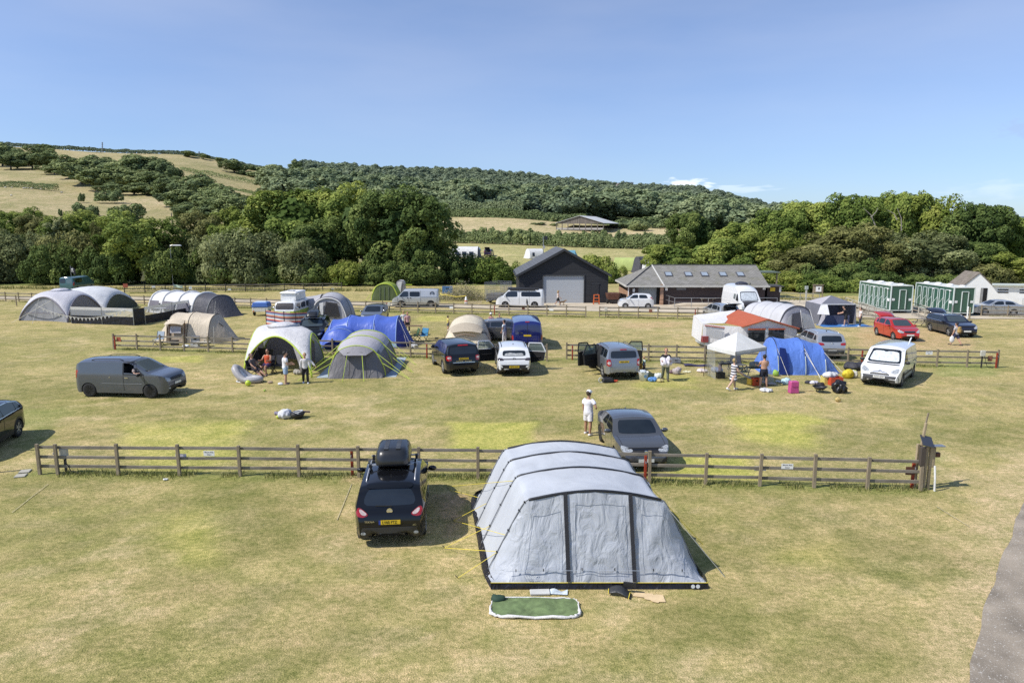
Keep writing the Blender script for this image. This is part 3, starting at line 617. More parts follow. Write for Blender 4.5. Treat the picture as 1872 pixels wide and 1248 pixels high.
# ================================================================ fences
rf=random.Random(21)
def fence(name,label,a,b,spacing=1.8,posts=None,h=1.06,rails=(.26,.58,.92),rh=.1,round_post=False,m=None,group=None):
 """posts stand on the camera side, rails are nailed behind them"""
 L=(b-a).length;ang=heading(a,b);t=thing('wooden_fence',label,'fence',a,ang,group)
 if posts is None:
  n=max(1,round(L/spacing));posts=[L*k/n for k in range(n+1)]
 for p in posts:
  mb=MB();hh=h+rf.uniform(-.03,.04)
  if round_post:mb.lathe([(.055,0),(.052,hh),(.03,hh+.015),(0,hh+.02)],n=8)
  else:mb.box((0,0,hh/2),(.1,.085,hh),rz=rf.uniform(-.06,.06))
  o=mb.build('post',m or M_WOOD,t,bevel=.008);o.location=(p,-.045,0);o.rotation_euler=(rf.uniform(-.015,.015),rf.uniform(-.02,.02),0)
 k=0
 while k<len(posts)-1:
  e=min(k+(1 if len(posts)<14 else 2),len(posts)-1);x0,x1=posts[k],posts[e]
  for z in rails:
   mb=MB();za,zb=z+rf.uniform(-.012,.012),z+rf.uniform(-.012,.012);off=rf.uniform(-.004,.004)
   mb.bar((x0-(.02 if k==0 else-.004),.022+off,za),(x1+(.02 if e==len(posts)-1 else-.004),.022+off,zb),.034,rh*rf.uniform(.95,1.05))
   mb.build('rail',M_RAIL,t,bevel=.005)
  k=e
 return t
def along(f,u):
 a,b=FENCES[f];best=min(range(0,2001),key=lambda i:abs(project(a.lerp(b,i/2000))[0]-u));return(b-a).length*best/2000
fa_posts=[along('front_a',u)for u in(75,108,218,330,440,548,657,766,874,983)]
fence('front_a','nearest wooden rail fence, left run with the black car parked at it',*FENCES['front_a'],posts=fa_posts)
fence('front_b','nearest wooden rail fence, right run ending at the solar charging post',*FENCES['front_b'],posts=[along('front_b',u)for u in(1085,1187,1289,1388,1487,1584,1681)])
fence('mid_a','middle wooden rail fence from the beige tent to the white car',*FENCES['mid_a'],1.72)
fence('mid_b','middle wooden rail fence running behind the white gazebo',*FENCES['mid_b'],1.72)
fence('back_a','long back wooden fence along the dirt road, left of the gap',*FENCES['back_a'],1.83)
fence('back_b','back wooden fence in front of the wash block, right of the gap',*FENCES['back_b'],1.83)
fence('hedge_a','dark wooden fence at the foot of the tree belt',*FENCES['hedge_a'],2.4,m=mat('old_fence_wood',(.075,.07,.055,1),rough=.9,var=.3))
fence('right_a','wooden fence in front of the silver saloon at the far right',*FENCES['right_a'],1.8)
fence('stub','single leaning wooden fence post left of the white dome shelter',P(31,559),P(31.5,559),posts=[0],h=1.1)
fence('stub','weathered fence end post with stone slab beside it at the left edge',P(-2,862),P(0,862),posts=[0],h=.95)
def sign(label,f,u,v,w,h,lines,colr=None,off=-.1,name='fence_sign',cat='sign',size=.06,group=None):
 a,b=FENCES[f];s=along(f,u);p=a.lerp(b,s/(b-a).length);y=p.y;z=PY(u,v,y).z;ang=heading(a,b)
 t=thing(name,label,cat,(p.x,p.y,0),ang,group)
 MB().box((0,off,z),(w,.008,h)).build('board',colr or M_WHITE,t)
 for i,ln in enumerate(lines):
  text_mesh('lettering',ln,size,M_INK,t,(0,off-.006,z+h*(.24-.48*i if len(lines)>1 else 0)),(R(90),0,0))
 return t
m_sgn=mat('sign_pale',(.62,.6,.68,1),rough=.5)
sign('white plastic notice on the nearest fence, left run','front_a',385,828.5,.36,.17,['Electric Pitch','ONLY'],off=.0,size=.055)
sign('grey-backed notice behind a post of the nearest fence, left run','front_a',332,834,.36,.14,[],m_sgn,off=.06)
sign('white notice with print on the nearest fence, right run','front_b',1437,852,.36,.17,['Electric Pitch','ONLY'],off=.0,size=.055)
sign('lilac-backed notice behind a post of the nearest fence, right run','front_b',1389,857,.36,.14,[],m_sgn,off=.06)
sign('white notice on the middle fence beside the open silver 4x4','mid_b',1176,638,.36,.16,['Electric Pitch','ONLY'],off=-.01,size=.055)
sign('white notice on the middle fence right of the white van','mid_b',1696,645,.38,.2,['Electric Pitch','ONLY'],off=-.01,size=.055)
sign('white notice on the back fence below the silver van','back_a',826,562,.4,.2,[],off=-.01)
sign('pale notice on the back fence in front of the barn','back_a',1008,566,.4,.2,[],off=-.01)
sign('pale notice on the back fence beside the small white car','back_b',1200,567,.4,.2,[],off=-.01)
sign('red-brown board on the back fence below the small white car','back_b',1189,568,.3,.28,[],mat('brown_board',(.22,.09,.06,1)),off=-.01)
sign('red fire-point board hanging at the left end of the middle fence','mid_a',219,620,.32,.3,[],mat('red_board',(.36,.09,.05,1)),off=-.03)
sign('small white sign on the end of the dark hedge fence','hedge_a',608,529,.36,.4,['11'],off=-.1,size=.22)
sign('small white square sign on the dark hedge fence behind the long tent','hedge_a',349,526,.36,.4,['7'],off=-.1,size=.22)
sign('tiny white sign on the dark hedge fence, left part','hedge_a',282,524,.42,.2,[],off=-.1)
sign('tiny pale sign on the dark hedge fence, middle part','hedge_a',420,529,.4,.2,[],off=-.1)
sign('red fire-point board at the left end of the dark hedge fence','hedge_a',231,522,.55,.5,[],mat('red_board',(.36,.09,.05,1)),off=-.1)
sign('dark brown fire-point box at the right end of the nearest fence','front_b',1662,861,.27,.26,[],mat('brown_box',(.1,.035,.02,1)),off=.04)
sign('red-brown board near the right end of the middle fence','mid_b',1808,655,.26,.32,[],mat('brown_board',(.22,.09,.06,1)),off=-.02)
sign('brown board on the back fence below the white camper','back_a',957,564,.28,.2,[],mat('brown_box',(.1,.035,.02,1)),off=-.02)
def redpost(label,f,u,off=-.12,h=.9):
 a,b=FENCES[f];p=a.lerp(b,along(f,u)/(b-a).length);t=thing('water_standpipe',label,'standpipe',(p.x,p.y+off,0),heading(a,b),'red standpipes along the fences')
 MB().box((0,0,h/2),(.085,.07,h)).build('post',M_RED,t,bevel=.01);MB().tube([(.0,-.04,h*.8),(0,-.11,h*.8),(0,-.12,h*.74)],.014,6).build('tap',M_METAL,t)
redpost('red standpipe beside the left end post of the nearest fence','front_a',101,.12);redpost('red standpipe left of the black car with roof box','front_a',643,.13);redpost('red standpipe behind the front tent at the fence end','front_b',1179,-.0)
redpost('red standpipe at the right end of the nearest fence','front_b',1671,.13);redpost('red standpipe behind the black 4x4','mid_a',781);redpost('red standpipe at the left end post of the middle fence','mid_a',213);redpost('red standpipe near the open doors of the silver 4x4','mid_b',1046)
redpost('red standpipe on the fence behind the white van','mid_b',1573);redpost('red standpipe near the right end of the middle fence','mid_b',1818);redpost('red standpipe on the back fence below the white camper','back_a',904);redpost('red standpipe on the back fence behind the grey car','back_a',708);redpost('brown standpipe on the back fence by the silver hatchback','back_b',1270)
def hookup(label,f,u,off=-.16,h=.95):
 a,b=FENCES[f];p=a.lerp(b,along(f,u)/(b-a).length);t=thing('electric_hookup',label,'hook-up post',(p.x,p.y+off,0),heading(a,b),'electric hook-up boxes along the fences')
 MB().box((0,0,h-.18),(.26,.12,.34)).build('box',mat('grey_box',(.5,.48,.42,1),rough=.5),t,bevel=.015);MB().bar((0,.03,0),(0,.03,h-.3),.06).build('post',M_STEEL,t)
 MB().tube([(.08,-.05,h-.3),(.14,-.12,.4),(.25,-.1,.12),(.6,-.1,.02)],.014,5).build('cable',M_BLACK,t)
hookup('electric hook-up box on the first posts of the nearest fence','front_a',117,.1,.85);hookup('cream electric hook-up box at the gap in the back fence','back_b',1107);hookup('pale electric hook-up box on the back fence behind the grey car','back_a',712);hookup('electric hook-up box near the right end of the middle fence','mid_b',1790,-.2,1.05)
for(u,v,lab)in((118,866.5,'nearer'),(0,0,'')):
 if u:pass
for(u,v,lab)in((46,862,'rear of the two pale stone slabs left of the nearest fence'),(38,870,'front of the two pale stone slabs left of the nearest fence')):
 o=MB().box((0,0,.02),(.32,.3,.04),rz=.3).build('stone_slab',mat('stone',(.4,.38,.32,1),rough=.9,bump=.3),bevel=.01,loc=P(u,v));tag(o,lab,'slab')
t=thing('solar_charging_post','timber posts carrying a tilted solar panel and boxes, fence end','solar post',P(1690,895),0)
mw=mat('new_wood',(.34,.27,.17,1),rough=.85,var=.3,bump=.4,stretch=(1,1,.2))
for(x,y,h)in((-.06,-.02,1.4),(.1,.02,1.35),(-.26,.1,1.45)):MB().box((x,y,h/2),(.085,.08,h),rz=.1).build('post',mw,t,bevel=.008)
MB().bar((-.16,.12,1.3),(-.06,.14,2.1),.07).build('mast',mw,t,bevel=.01);MB().bar((-.08,.2,1.8),(.02,.2,2.4),.04).build('mast',M_WOOD,t)
MB().box((-.06,.0,1.56),(.36,.4,.03),rx=R(38),ry=R(14)).build('solar_panel',mat('solar_glass',(.06,.065,.08,1),rough=.25,metal=.3,coat=1),t)
MB().box((-.2,-.06,1.1),(.15,.12,.6)).build('cabinet',mat('dark_brown_box',(.07,.055,.045,1),rough=.6),t,bevel=.01);MB().box((.16,.05,1.05),(.15,.14,.65)).build('meter_box',mw,t,bevel=.01)
MB().box((.32,.05,1.12),(.14,.12,.14)).build('socket_box',mat('brown_box',(.1,.035,.02,1)),t,bevel=.01);MB().tube([(.2,-.08,.8),(.22,-.12,.4),(.25,-.1,0)],.03,6).build('drain_pipe',M_WHITE,t);MB().box((.3,.0,1.42),(.34,.22,.02)).build('shelf',M_METAL,t)
# ================================================================ buildings
def frame_root(name,label,cat,a,b):
 ang=heading(a,b);return thing(name,label,cat,a,ang),(b-a).length
def boards(name,col,pitch=.18,vertical=False,var=.25,bump=.7):
 """lapped boards: a saw-tooth across the pitch"""
 m,nt,b=newmat(name);tc=N(nt,'ShaderNodeTexCoord');sx=N(nt,'ShaderNodeSeparateXYZ');nt.links.new(tc.outputs['Object'],sx.inputs[0])
 mo=N(nt,'ShaderNodeMath',operation='MULTIPLY');mo.inputs[1].default_value=1/pitch;nt.links.new(sx.outputs['X' if vertical else 'Z'],mo.inputs[0])
 fr=N(nt,'ShaderNodeMath',operation='FRACT');nt.links.new(mo.outputs[0],fr.inputs[0]);fl=N(nt,'ShaderNodeMath',operation='FLOOR');nt.links.new(mo.outputs[0],fl.inputs[0])
 wn=N(nt,'ShaderNodeTexWhiteNoise',noise_dimensions='1D');nt.links.new(fl.outputs[0],wn.inputs['W'])
 nz=N(nt,'ShaderNodeTexNoise');nz.inputs['Scale'].default_value=2.5;nz.inputs['Detail'].default_value=5;nt.links.new(tc.outputs['Object'],nz.inputs['Vector'])
 ad=N(nt,'ShaderNodeMath',operation='ADD');nt.links.new(wn.outputs[0],ad.inputs[0]);nt.links.new(nz.outputs[0],ad.inputs[1])
 mr=N(nt,'ShaderNodeMapRange');mr.inputs[1].default_value=.3;mr.inputs[2].default_value=1.6;mr.inputs[3].default_value=1-var;mr.inputs[4].default_value=1+var;nt.links.new(ad.outputs[0],mr.inputs[0])
 ed=N(nt,'ShaderNodeMapRange');ed.inputs[1].default_value=0;ed.inputs[2].default_value=.12;ed.inputs[3].default_value=.35;nt.links.new(fr.outputs[0],ed.inputs[0])
 mu=N(nt,'ShaderNodeMath',operation='MULTIPLY');nt.links.new(mr.outputs[0],mu.inputs[0]);nt.links.new(ed.outputs[0],mu.inputs[1])
 mx=N(nt,'ShaderNodeVectorMath',operation='SCALE');mx.inputs[0].default_value=col[:3];nt.links.new(mu.outputs[0],mx.inputs['Scale']);nt.links.new(mx.outputs[0],b.inputs['Base Color'])
 bp=N(nt,'ShaderNodeBump');bp.inputs['Strength'].default_value=bump;bp.inputs['Distance'].default_value=.03;bp.invert=True;nt.links.new(fr.outputs[0],bp.inputs['Height']);nt.links.new(bp.outputs[0],b.inputs['Normal'])
 b.inputs['Roughness'].default_value=.7;MC[name]=m;return m
M_BARNW=boards('black_boards',(.017,.018,.022));M_ROOFB=boards('dark_roof_sheet',(.10,.105,.115),.3,True,.08,.4);M_SHUT=boards('roller_shutter',(.40,.42,.44),.1,False,.05,.5)
M_BRICKB=boards('brick_courses',(.38,.23,.15),.12,False,.35,.4);M_TIMB=boards('brown_boards',(.055,.036,.032),.16,False,.25,.6);M_RENDER=mat('white_render',(.86,.86,.84,1),rough=.85,var=.06,scale=1.5,bump=.1)
def slates(name,col,pitch=.22,bw=.35,moss=.4):
 m,nt,b=newmat(name);tc=N(nt,'ShaderNodeTexCoord');br=N(nt,'ShaderNodeTexBrick');br.inputs['Scale'].default_value=1;br.inputs['Brick Width'].default_value=bw;br.inputs['Row Height'].default_value=pitch;br.inputs['Mortar Size'].default_value=.012
 br.inputs['Color1'].default_value=(*[c*.85 for c in col[:3]],1);br.inputs['Color2'].default_value=(*[c*1.15 for c in col[:3]],1);br.inputs['Mortar'].default_value=(*[c*.45 for c in col[:3]],1)
 nt.links.new(tc.outputs['Object'],br.inputs[0]);nz=N(nt,'ShaderNodeTexNoise');nz.inputs['Scale'].default_value=.9;nz.inputs['Detail'].default_value=7;nt.links.new(tc.outputs['Object'],nz.inputs['Vector'])
 mr=N(nt,'ShaderNodeMapRange');mr.inputs[1].default_value=.5;mr.inputs[2].default_value=.68;mr.inputs[4].default_value=moss;nt.links.new(nz.outputs[0],mr.inputs[0])
 mx=N(nt,'ShaderNodeMix',data_type='RGBA');nt.links.new(mr.outputs[0],mx.inputs[0]);nt.links.new(br.outputs[0],mx.inputs[6]);mx.inputs[7].default_value=(.13,.125,.06,1);nt.links.new(mx.outputs[2],b.inputs['Base Color']);b.inputs['Roughness'].default_value=.85;return m
M_SLATE=slates('grey_slates',(.23,.22,.20));M_TILE=slates('weathered_tiles',(.2,.17,.14),.3,.35,.3)
a,b=P(949,554.5),P(1113,556);b=a+Matrix.Rotation(R(6.5),3,'Z')@(b-a);t,L=frame_root('black_barn','black boarded barn with dark gable roof and grey roller shutter','barn',a,b)
D,EH,RH=10.4,3.22,5.85;mid=L/2;x0,x1=L*.268,L*.726;DH=3.0;tk=.12
mb=MB()
for poly in([(0,0),(x0,0),(x0,DH),(0,EH-.02)],[(x1,0),(L,0),(L,EH-.02),(x1,DH)],[(0,EH-.02),(x0,DH),(x1,DH),(L,EH-.02),(mid,RH-.08)]):mb.prism([(x,0,z)for x,z in poly],(0,tk,0))
mb.prism([(0,tk,0),(0,D,0),(0,D,EH-.02),(0,tk,EH-.02)],(tk,0,0));mb.prism([(L-tk,tk,0),(L-tk,D,0),(L-tk,D,EH-.02),(L-tk,tk,EH-.02)],(tk,0,0));mb.prism([(tk,D-tk,0),(L-tk,D-tk,0),(L-tk,D-tk,EH),(mid,D-tk,RH-.1),(tk,D-tk,EH)],(0,tk,0))
mb.build('wall',M_BARNW,t)
for s in(0,1):
 e=(-.3,EH-.2)if s==0 else(L+.3,EH-.2)
 mb=MB().prism([(e[0],-.3,e[1]),(e[0],D+.3,e[1]),(mid,D+.3,RH),(mid,-.3,RH)],(0,0,.09));mb.build('roof',M_ROOFB,t)
 mb=MB().prism([(e[0],-.34,e[1]-.16),(mid,-.34,RH-.16),(mid,-.34,RH+.12),(e[0],-.34,e[1]+.12)],(0,.035,0));mb.build('barge_board',mat('barge_dark',(.035,.037,.042,1)),t)
MB().box(((x0+x1)/2,.09,DH/2),(x1-x0,.04,DH)).build('roller_shutter',M_SHUT,t);mb=MB();mb.box(((x0+x1)/2,-.03,DH+.08),(x1-x0+.2,.05,.16));mb.box((x0-.05,-.03,DH/2),(.1,.05,DH));mb.box((x1+.05,-.03,DH/2),(.1,.05,DH));mb.build('door_frame',mat('barge_dark',(.035,.037,.042,1)),t)
d0,d1=L*.815,L*.895;dr=MB().box(((d0+d1)/2,-.02,1.05),(d1-d0,.04,2.1)).build('side_door',mat('barn_door',(.022,.023,.027,1),rough=.6),t);MB().box((d1-.12,-.07,1.05),(.12,.05,.04)).build('handle',M_METAL,dr)
mb=MB();mb.box(((d0+d1)/2,-.03,2.15),(d1-d0+.2,.055,.1));mb.build('door_frame',mat('barge_dark',(.035,.037,.042,1)),t)
MB().box((L*.11,-.06,2.9),(.22,.1,.12)).build('wall_lamp',M_STEEL,t);MB().tube([(-.36,-.2,EH-.24),(-.36,D,EH-.24)],.06,6).build('gutter',M_STEEL,t)
FL=P(1150,557);FR=P(1397,557.5);t,L=frame_root('wash_block','low wash block with grey slate roof, skylights and brick wing','building',FL,FR)
xs=3.62;EH=2.12;RH=4.05;RD=4.3;D=8.6;ax=3.05;ay=0
mb=MB();mb.prism([(xs,0,0),(L,0,0),(L,0,EH+.12),(xs,0,EH+.12)],(0,.2,0));mb.prism([(L-.2,.2,0),(L-.2,D,0),(L-.2,D,EH),(L-.2,RD,RH-.12),(L-.2,.2,EH)],(.2,0,0));mb.prism([(.2,D-.2,0),(L-.2,D-.2,0),(L-.2,D-.2,EH),(.2,D-.2,EH)],(0,.2,0));mb.build('wall',M_TIMB,t)
mb=MB();mb.prism([(0,.2,0),(0,D,0),(0,D,EH+.1),(0,.2,EH+.1)],(.2,0,0));mb.build('brick_wall',M_BRICKB,t);MB().box((xs-.18,-.06,(EH+.1)/2),(.34,.3,EH+.1)).build('brick_pillar',M_BRICKB,t)
mb=MB();mb.prism([(0,0,0),(.95,0,0),(.95,0,EH+.08),(0,0,EH+.08)],(0,.2,0));mb.build('timber_wall',M_TIMB,t);MB().box((1.95,.3,1.05),(2.0,.05,2.1)).build('roller_shutter',mat('grey_door',(.25,.275,.29,1),rough=.6),t);MB().box((3.15,.3,1.05),(.42,.1,2.1)).build('dark_panel',M_DARK,t)
th=(0,0,.09)
def slate(name,poly):
 """roof face with its own local frame so that the courses run along the eaves"""
 p=[Vector(q)for q in poly];x=(p[1]-p[0]).normalized();n=x.cross(p[2]-p[0]).normalized();y=n.cross(x);Mx=Matrix((x,y,n)).transposed().to_4x4();Mx.translation=p[0];inv=Mx.inverted()
 o=MB().prism([inv@q for q in p],(0,0,-.09)).build('roof',name,t);o.matrix_local=Mx;return o
ov=.38;zE=EH-.06
slate(M_SLATE,[(xs,-ov,zE),(L+.3,-ov,zE),(L+.3,RD,RH),(ax,RD,RH)])
slate(M_SLATE,[(L+.3,D+ov,zE),(-ov,D+ov,zE),(ax,RD,RH),(L+.3,RD,RH)])
slate(M_SLATE,[(-ov,-ov,zE),(xs,-ov,zE),(ax,RD,RH)])
slate(M_SLATE,[(-ov,D+ov,zE),(-ov,-ov,zE),(ax,RD,RH)])
mb=MB();mb.bar((xs,-ov-.02,zE+.02),(ax,RD-.05,RH+.03),.12,.06);mb.build('white_hip',mat('lead_white',(.6,.59,.55,1)),t);MB().bar((-ov,-ov,zE+.03),(ax,RD-.05,RH+.03),.1,.06).build('hip_tile',M_STEEL,t);MB().bar((ax,RD,RH+.02),(L+.3,RD,RH+.02),.2,.08).build('ridge',mat('ridge_tile',(.11,.105,.1,1)),t)
mb=MB();mb.box((L/2,-ov-.03,zE-.06),(L+2*ov,.1,.16));mb.build('gutter',mat('fascia',(.55,.53,.48,1)),t);MB().bar((-ov-.04,-ov,zE-.06),(-ov-.04,D,zE-.06),.1,.15).build('gutter',mat('fascia',(.55,.53,.48,1)),t);MB().tube([(-.12,-.1,zE-.15),(-.12,-.1,0)],.05,6).build('downpipe',M_WHITE,t)
slope=math.atan2(RH-zE,RD+ov)
for u in(1229.5,1263,1290.5,1321.5,1351):
 k=.52;px=(u-1150)/(1397-1150)*L+(u-1250)*.006;yy=-ov+(RD+ov)*k;zz=zE+(RH-zE)*k
 fr=MB().box((0,0,0),(.82,1.0,.1)).build('skylight',mat('skylight_frame',(.09,.09,.1,1),rough=.5),t);fr.location=(px,yy,zz+.06);fr.rotation_euler=(slope,0,0)
 g=MB().box((0,0,.056),(.62,.78,.02)).build('pane',mat('skylight_glass',(.32,.37,.42,1),rough=.08,coat=1),fr)
for(x,z,w,h)in((xs+.32,1.75,.25,.42),(xs+4.2,1.92,.3,.14),(L-1.1,1.95,.32,.14),(L-.12,1.9,.3,.5),(.45,1.55,.22,.34),(xs+7.4,1.5,.25,.14)):MB().box((x,-.04,z),(w,.06,h)).build('wall_fitting',M_WHITE,t)
MB().box((xs+1.9,-.03,1.75),(1.0,.05,.3)).build('vent',mat('louvre',(.16,.16,.17,1)),t)
t2=thing('lean_to','dark lean-to store at the right end of the wash block','shed',P(1402,556),0)
mb=MB();mb.box((.7,1.2,.95),(1.4,2.2,1.9));mb.build('wall',M_TIMB,t2);MB().box((.75,1.0,1.95),(1.7,2.8,.1)).build('roof',mat('felt',(.06,.055,.05,1)),t2);MB().box((.55,.07,1.6),(.55,.03,.4)).build('yellow_notice',mat('yellow_sign',(.75,.55,.04,1)),t2);MB().box((1.36,.06,1.6),(.22,.05,.6)).build('white_post',M_WHITE,t2)
t2=thing('open_shelter','flat green roofed open shelter behind the wash block','shelter',PY(1385,521,84)*1.0,0);t2.location.z=0
MB().box((0,0,3.0),(4.2,3,.14)).build('roof',mat('felt_green',(.12,.15,.11,1)),t2)
for x in(-1.8,1.8):MB().bar((x,-1.2,0),(x,-1.2,2.95),.14).build('post',M_WOOD,t2)
t=thing('ramp','low concrete access ramp along the front of the wash block','ramp',P(1212,558),heading(FL,FR))
RL=(P(1500,558)-P(1212,558)).length;MB().prism([(0.4,-1.5,0),(RL*.55,-1.5,0),(RL*.55,-1.5,.28),(2.2,-1.5,.28),(.4,-1.5,.05)],(0,1.45,0)).build('slab',m_conc,t)
def railing(label,pts,posts_every=1.9,h=1.05):
 t=thing('handrail',label,'railing',pts[0],0);q=[Vector(p)-Vector(pts[0])for p in pts]
 for z in(h,h*.55):MB().tube([p+Vector((0,0,z))for p in q],.028,6).build('rail',M_METAL,t)
 for a,b in zip(q[:-1],q[1:]):
  n=max(1,round((b-a).length/posts_every))
  for k in range(n+(b is q[-1])):p=a.lerp(b,k/n);MB().tube([p,p+Vector((0,0,h))],.03,6).build('post',M_METAL,t)
railing('galvanised railing along the ramp of the wash block',[P(1213,556),P(1233,563),P(1325,563.5),P(1420,563)]);railing('galvanised railing continuing right of the wash block',[P(1425,553),P(1462,553.5),P(1497,554.5)])
def picnic(label,loc,rz,s=1.0,group='picnic tables',m=None):
 t=thing('picnic_table',label,'picnic table',loc,rz,group);m=m or mat('bench_wood',(.2,.18,.15,1),rough=.9,var=.3)
 for k in range(4):MB().box((0,-.27+.18*k,.74),(1.7,.16,.035)).build('tabletop_plank',m,t)
 for y in(-.72,.72):MB().box((0,y,.44),(1.7,.24,.035)).build('bench',m,t)
 for x in(-.6,.6):
  for s_ in(-1,1):MB().bar((x,s_*.25,.72),(x,s_*.68,0),.08,.04).build('leg',m,t)
  MB().bar((x,-.8,.41),(x,.8,.41),.04,.08).build('crossbeam',m,t)
 t.scale=(s,s,s);return t
picnic('grey picnic table on the ramp terrace beside the two people',P(1290,556.5)+Vector((0,0,.28)),.05);picnic('picnic table half hidden behind the white motorhome',P(1389,556)+Vector((0,0,.0)),.05)
M_CABG=mat('cabin_green',(.036,.10,.07,1),rough=.35,var=.05,coat=.3);M_CABW=mat('cabin_trim',(.66,.72,.69,1),rough=.4,var=.03)
def cabin(label,ca,cb,back_u,back_v,ground_v):
 a=P(ca,ground_v);b=P(cb,ground_v);ang=heading(a,b);W_=(b-a).length;D=P(back_u,back_v).y-a.y;t=thing('shower_cabin',label,'shower cabin',a,ang,'green shower cabins')
 z0,z1=.32,2.62;MB().box((W_/2,D/2,(z0+z1)/2),(W_,D,z1-z0)).build('shell',M_CABG,t,bevel=.02)
 MB().box((W_/2,D/2,z1+.04),(W_+.08,D+.08,.07)).build('roof',mat('cabin_roof',(.62,.64,.6,1),rough=.6),t,bevel=.01)
 for k in range(6):MB().lathe([(.3,0),(.29,.08),(.2,.14),(0,.16)],n=14).build('roof_dome',M_WHITE,t,smooth=True).location=(W_*(.3 if k%2 else.62),D*(.12+.15*k),z1+.075)
 mb=MB();mb.bar((0,0,z0),(0,0,z1),.09);mb.bar((W_,0,z0),(W_,0,z1),.09);mb.bar((0,D,z0),(0,D,z1),.09);mb.bar((0,0,z0-.02),(W_,0,z0-.02),.07);mb.bar((0,0,z0-.02),(0,D,z0-.02),.07);mb.build('corner_trim',M_CABW,t)
 def door(c,normal,w,h):
  d=MB()
  if normal=='x':d.box((-.02,c,z0+.12+h/2),(.03,w,h))
  else:d.box((c,-.02,z0+.12+h/2),(w,.03,h))
  o=d.build('door',mat('cabin_door',(.042,.112,.08,1),rough=.3,coat=.4),t);f=MB();hh=z0+.12
  for(p,q)in(((-w/2,0),(-w/2,h)),((w/2,0),(w/2,h)),((-w/2,h),(w/2,h))):
   A=(c+p[0],hh+p[1]);B=(c+q[0],hh+q[1])
   if normal=='x':f.bar((-.045,A[0],A[1]),(-.045,B[0],B[1]),.06,.05)
   else:f.bar((A[0],-.045,A[1]),(B[0],-.045,B[1]),.075,.05)
  f.build('frame',M_CABW,o)
  if normal=='x':MB().tube([(-.06,c-w*.45,z0+.1+h*.1),(-.55,c-w*.5,z0-.05),(-.55,c-w*.5,z0+.65),(-.06,c-w*.45,z0+1.25)],.014,5).build('grab_rail',M_CABW,t)
 for k in range(6):door(D*(.085+.148*k)+.35,'x',.62,1.95)
 door(W_*.54,'y',.6,1.85)
 for x,z in((.25,1.35),(W_-.2,1.35)):MB().box((x,-.02,z),(.26,.02,.22)).build('notice',M_WHITE,t)
 MB().box((-.02,.4,1.3),(.02,.45,.26)).build('notice',M_WHITE,t);MB().box((-.06,.5,2.35),(.1,.22,.12)).build('lamp',M_WHITE,t);MB().box((-.06,D*.5,2.35),(.1,.22,.12)).build('lamp',M_WHITE,t)
 mb=MB();mb.box((W_/2,D/2,.2),(W_*.8,D*.9,.2));mb.build('chassis',M_DARK,t);
 mb=MB();mb.box((-.75,D/2,.22),(1.3,D,.06));mb.build('deck',mat('deck_wood',(.42,.39,.33,1),rough=.9,var=.2),t)
 for(x,zz)in((-1.42,.95),(-1.42,.55)):MB().bar((x,0.2,zz-.3),(x,D,zz),.09,.04).build('deck_rail',mat('deck_wood',(.42,.39,.33,1),rough=.9,var=.2),t)
 for k in range(5):MB().bar((-1.42,.2+(D-.3)*k/4,0),(-1.42,.2+(D-.3)*k/4,.68+.05*k),.08).build('deck_post',mat('deck_wood',(.42,.39,.33,1),rough=.9,var=.2),t)
 return t
cabin('left green shower cabin with six narrow doors on its long side',1626,1665,1563.5,560.5,573);cabin('right green shower cabin nearer the white building',1740,1777.5,1667,564.5,578)
a,b=P(1757,560),P(1806,560);b=a+Matrix.Rotation(R(-10),3,'Z')@(b-a);t,L=frame_root('white_building','white rendered building with tiled gable and long flat wing','building',a,b)
EH,RH,D=2.15,3.5,3.4
mb=MB();mb.prism([(0,0,0),(L,0,0),(L,0,EH),(L/2+.05,0,RH),(0,0,EH)],(0,.2,0));mb.prism([(0,.2,0),(0,D,0),(0,D,EH),(0,.2,EH)],(.2,0,0));mb.build('wall',M_RENDER,t)
tt=t;mbk=None
def slate2(poly,parent):
 p=[Vector(q)for q in poly];x=(p[1]-p[0]).normalized();n=x.cross(p[2]-p[0]).normalized();y=n.cross(x);Mx=Matrix((x,y,n)).transposed().to_4x4();Mx.translation=p[0];inv=Mx.inverted()
 o=MB().prism([inv@q for q in p],(0,0,-.09)).build('roof',M_TILE,parent);o.matrix_local=Mx
slate2([(-.25,D,EH-.12),(-.25,-.06,EH-.12),(L/2+.05,-.06,RH+.1),(L/2+.05,D,RH+.1)],t);slate2([(L+.1,-.06,EH+.05),(L+.1,D,EH+.05),(L/2+.05,D,RH+.1),(L/2+.05,-.06,RH+.1)],t)
d=MB().box((L*.72,-.01,.98),(.62,.06,1.96)).build('doorway',M_DARK,t);MB().box((L*.72-.2,-.05,.98),(.2,.03,1.9)).build('door_leaf',mat('grey_door2',(.3,.3,.3,1)),t)
mb=MB();mb.box((L+5,.25,EH*.52),(10,.5,EH*1.04));mb.build('wing_wall',M_RENDER,t);MB().box((L+5,.8,EH*1.04+.05),(10.2,2.2,.1)).build('wing_roof',mat('flat_roof',(.5,.54,.48,1)),t)
for cx in(L+1.0,L+3.05):
 for z in(1.55,1.8):MB().box((cx,-.01,z),(1.0,.05,.11)).build('louvre_window',M_DARK,t)
for cx in(L+3.2,L+4.4):
 mb=MB();[mb.bar((cx-.5+.12*k,-.5,0),(cx-.5+.12*k,-.5,.95),.02)for k in range(9)];mb.bar((cx-.5,-.5,.95),(cx+.46,-.5,.95),.03);mb.bar((cx-.5,-.5,.1),(cx+.46,-.5,.1),.03)
 tag(mb.build('metal_barrier',M_METAL,None),'galvanised barrier leaning at the white wing, '+('left one' if cx<L+4 else 'right one'),'barrier').matrix_world=t.matrix_basis
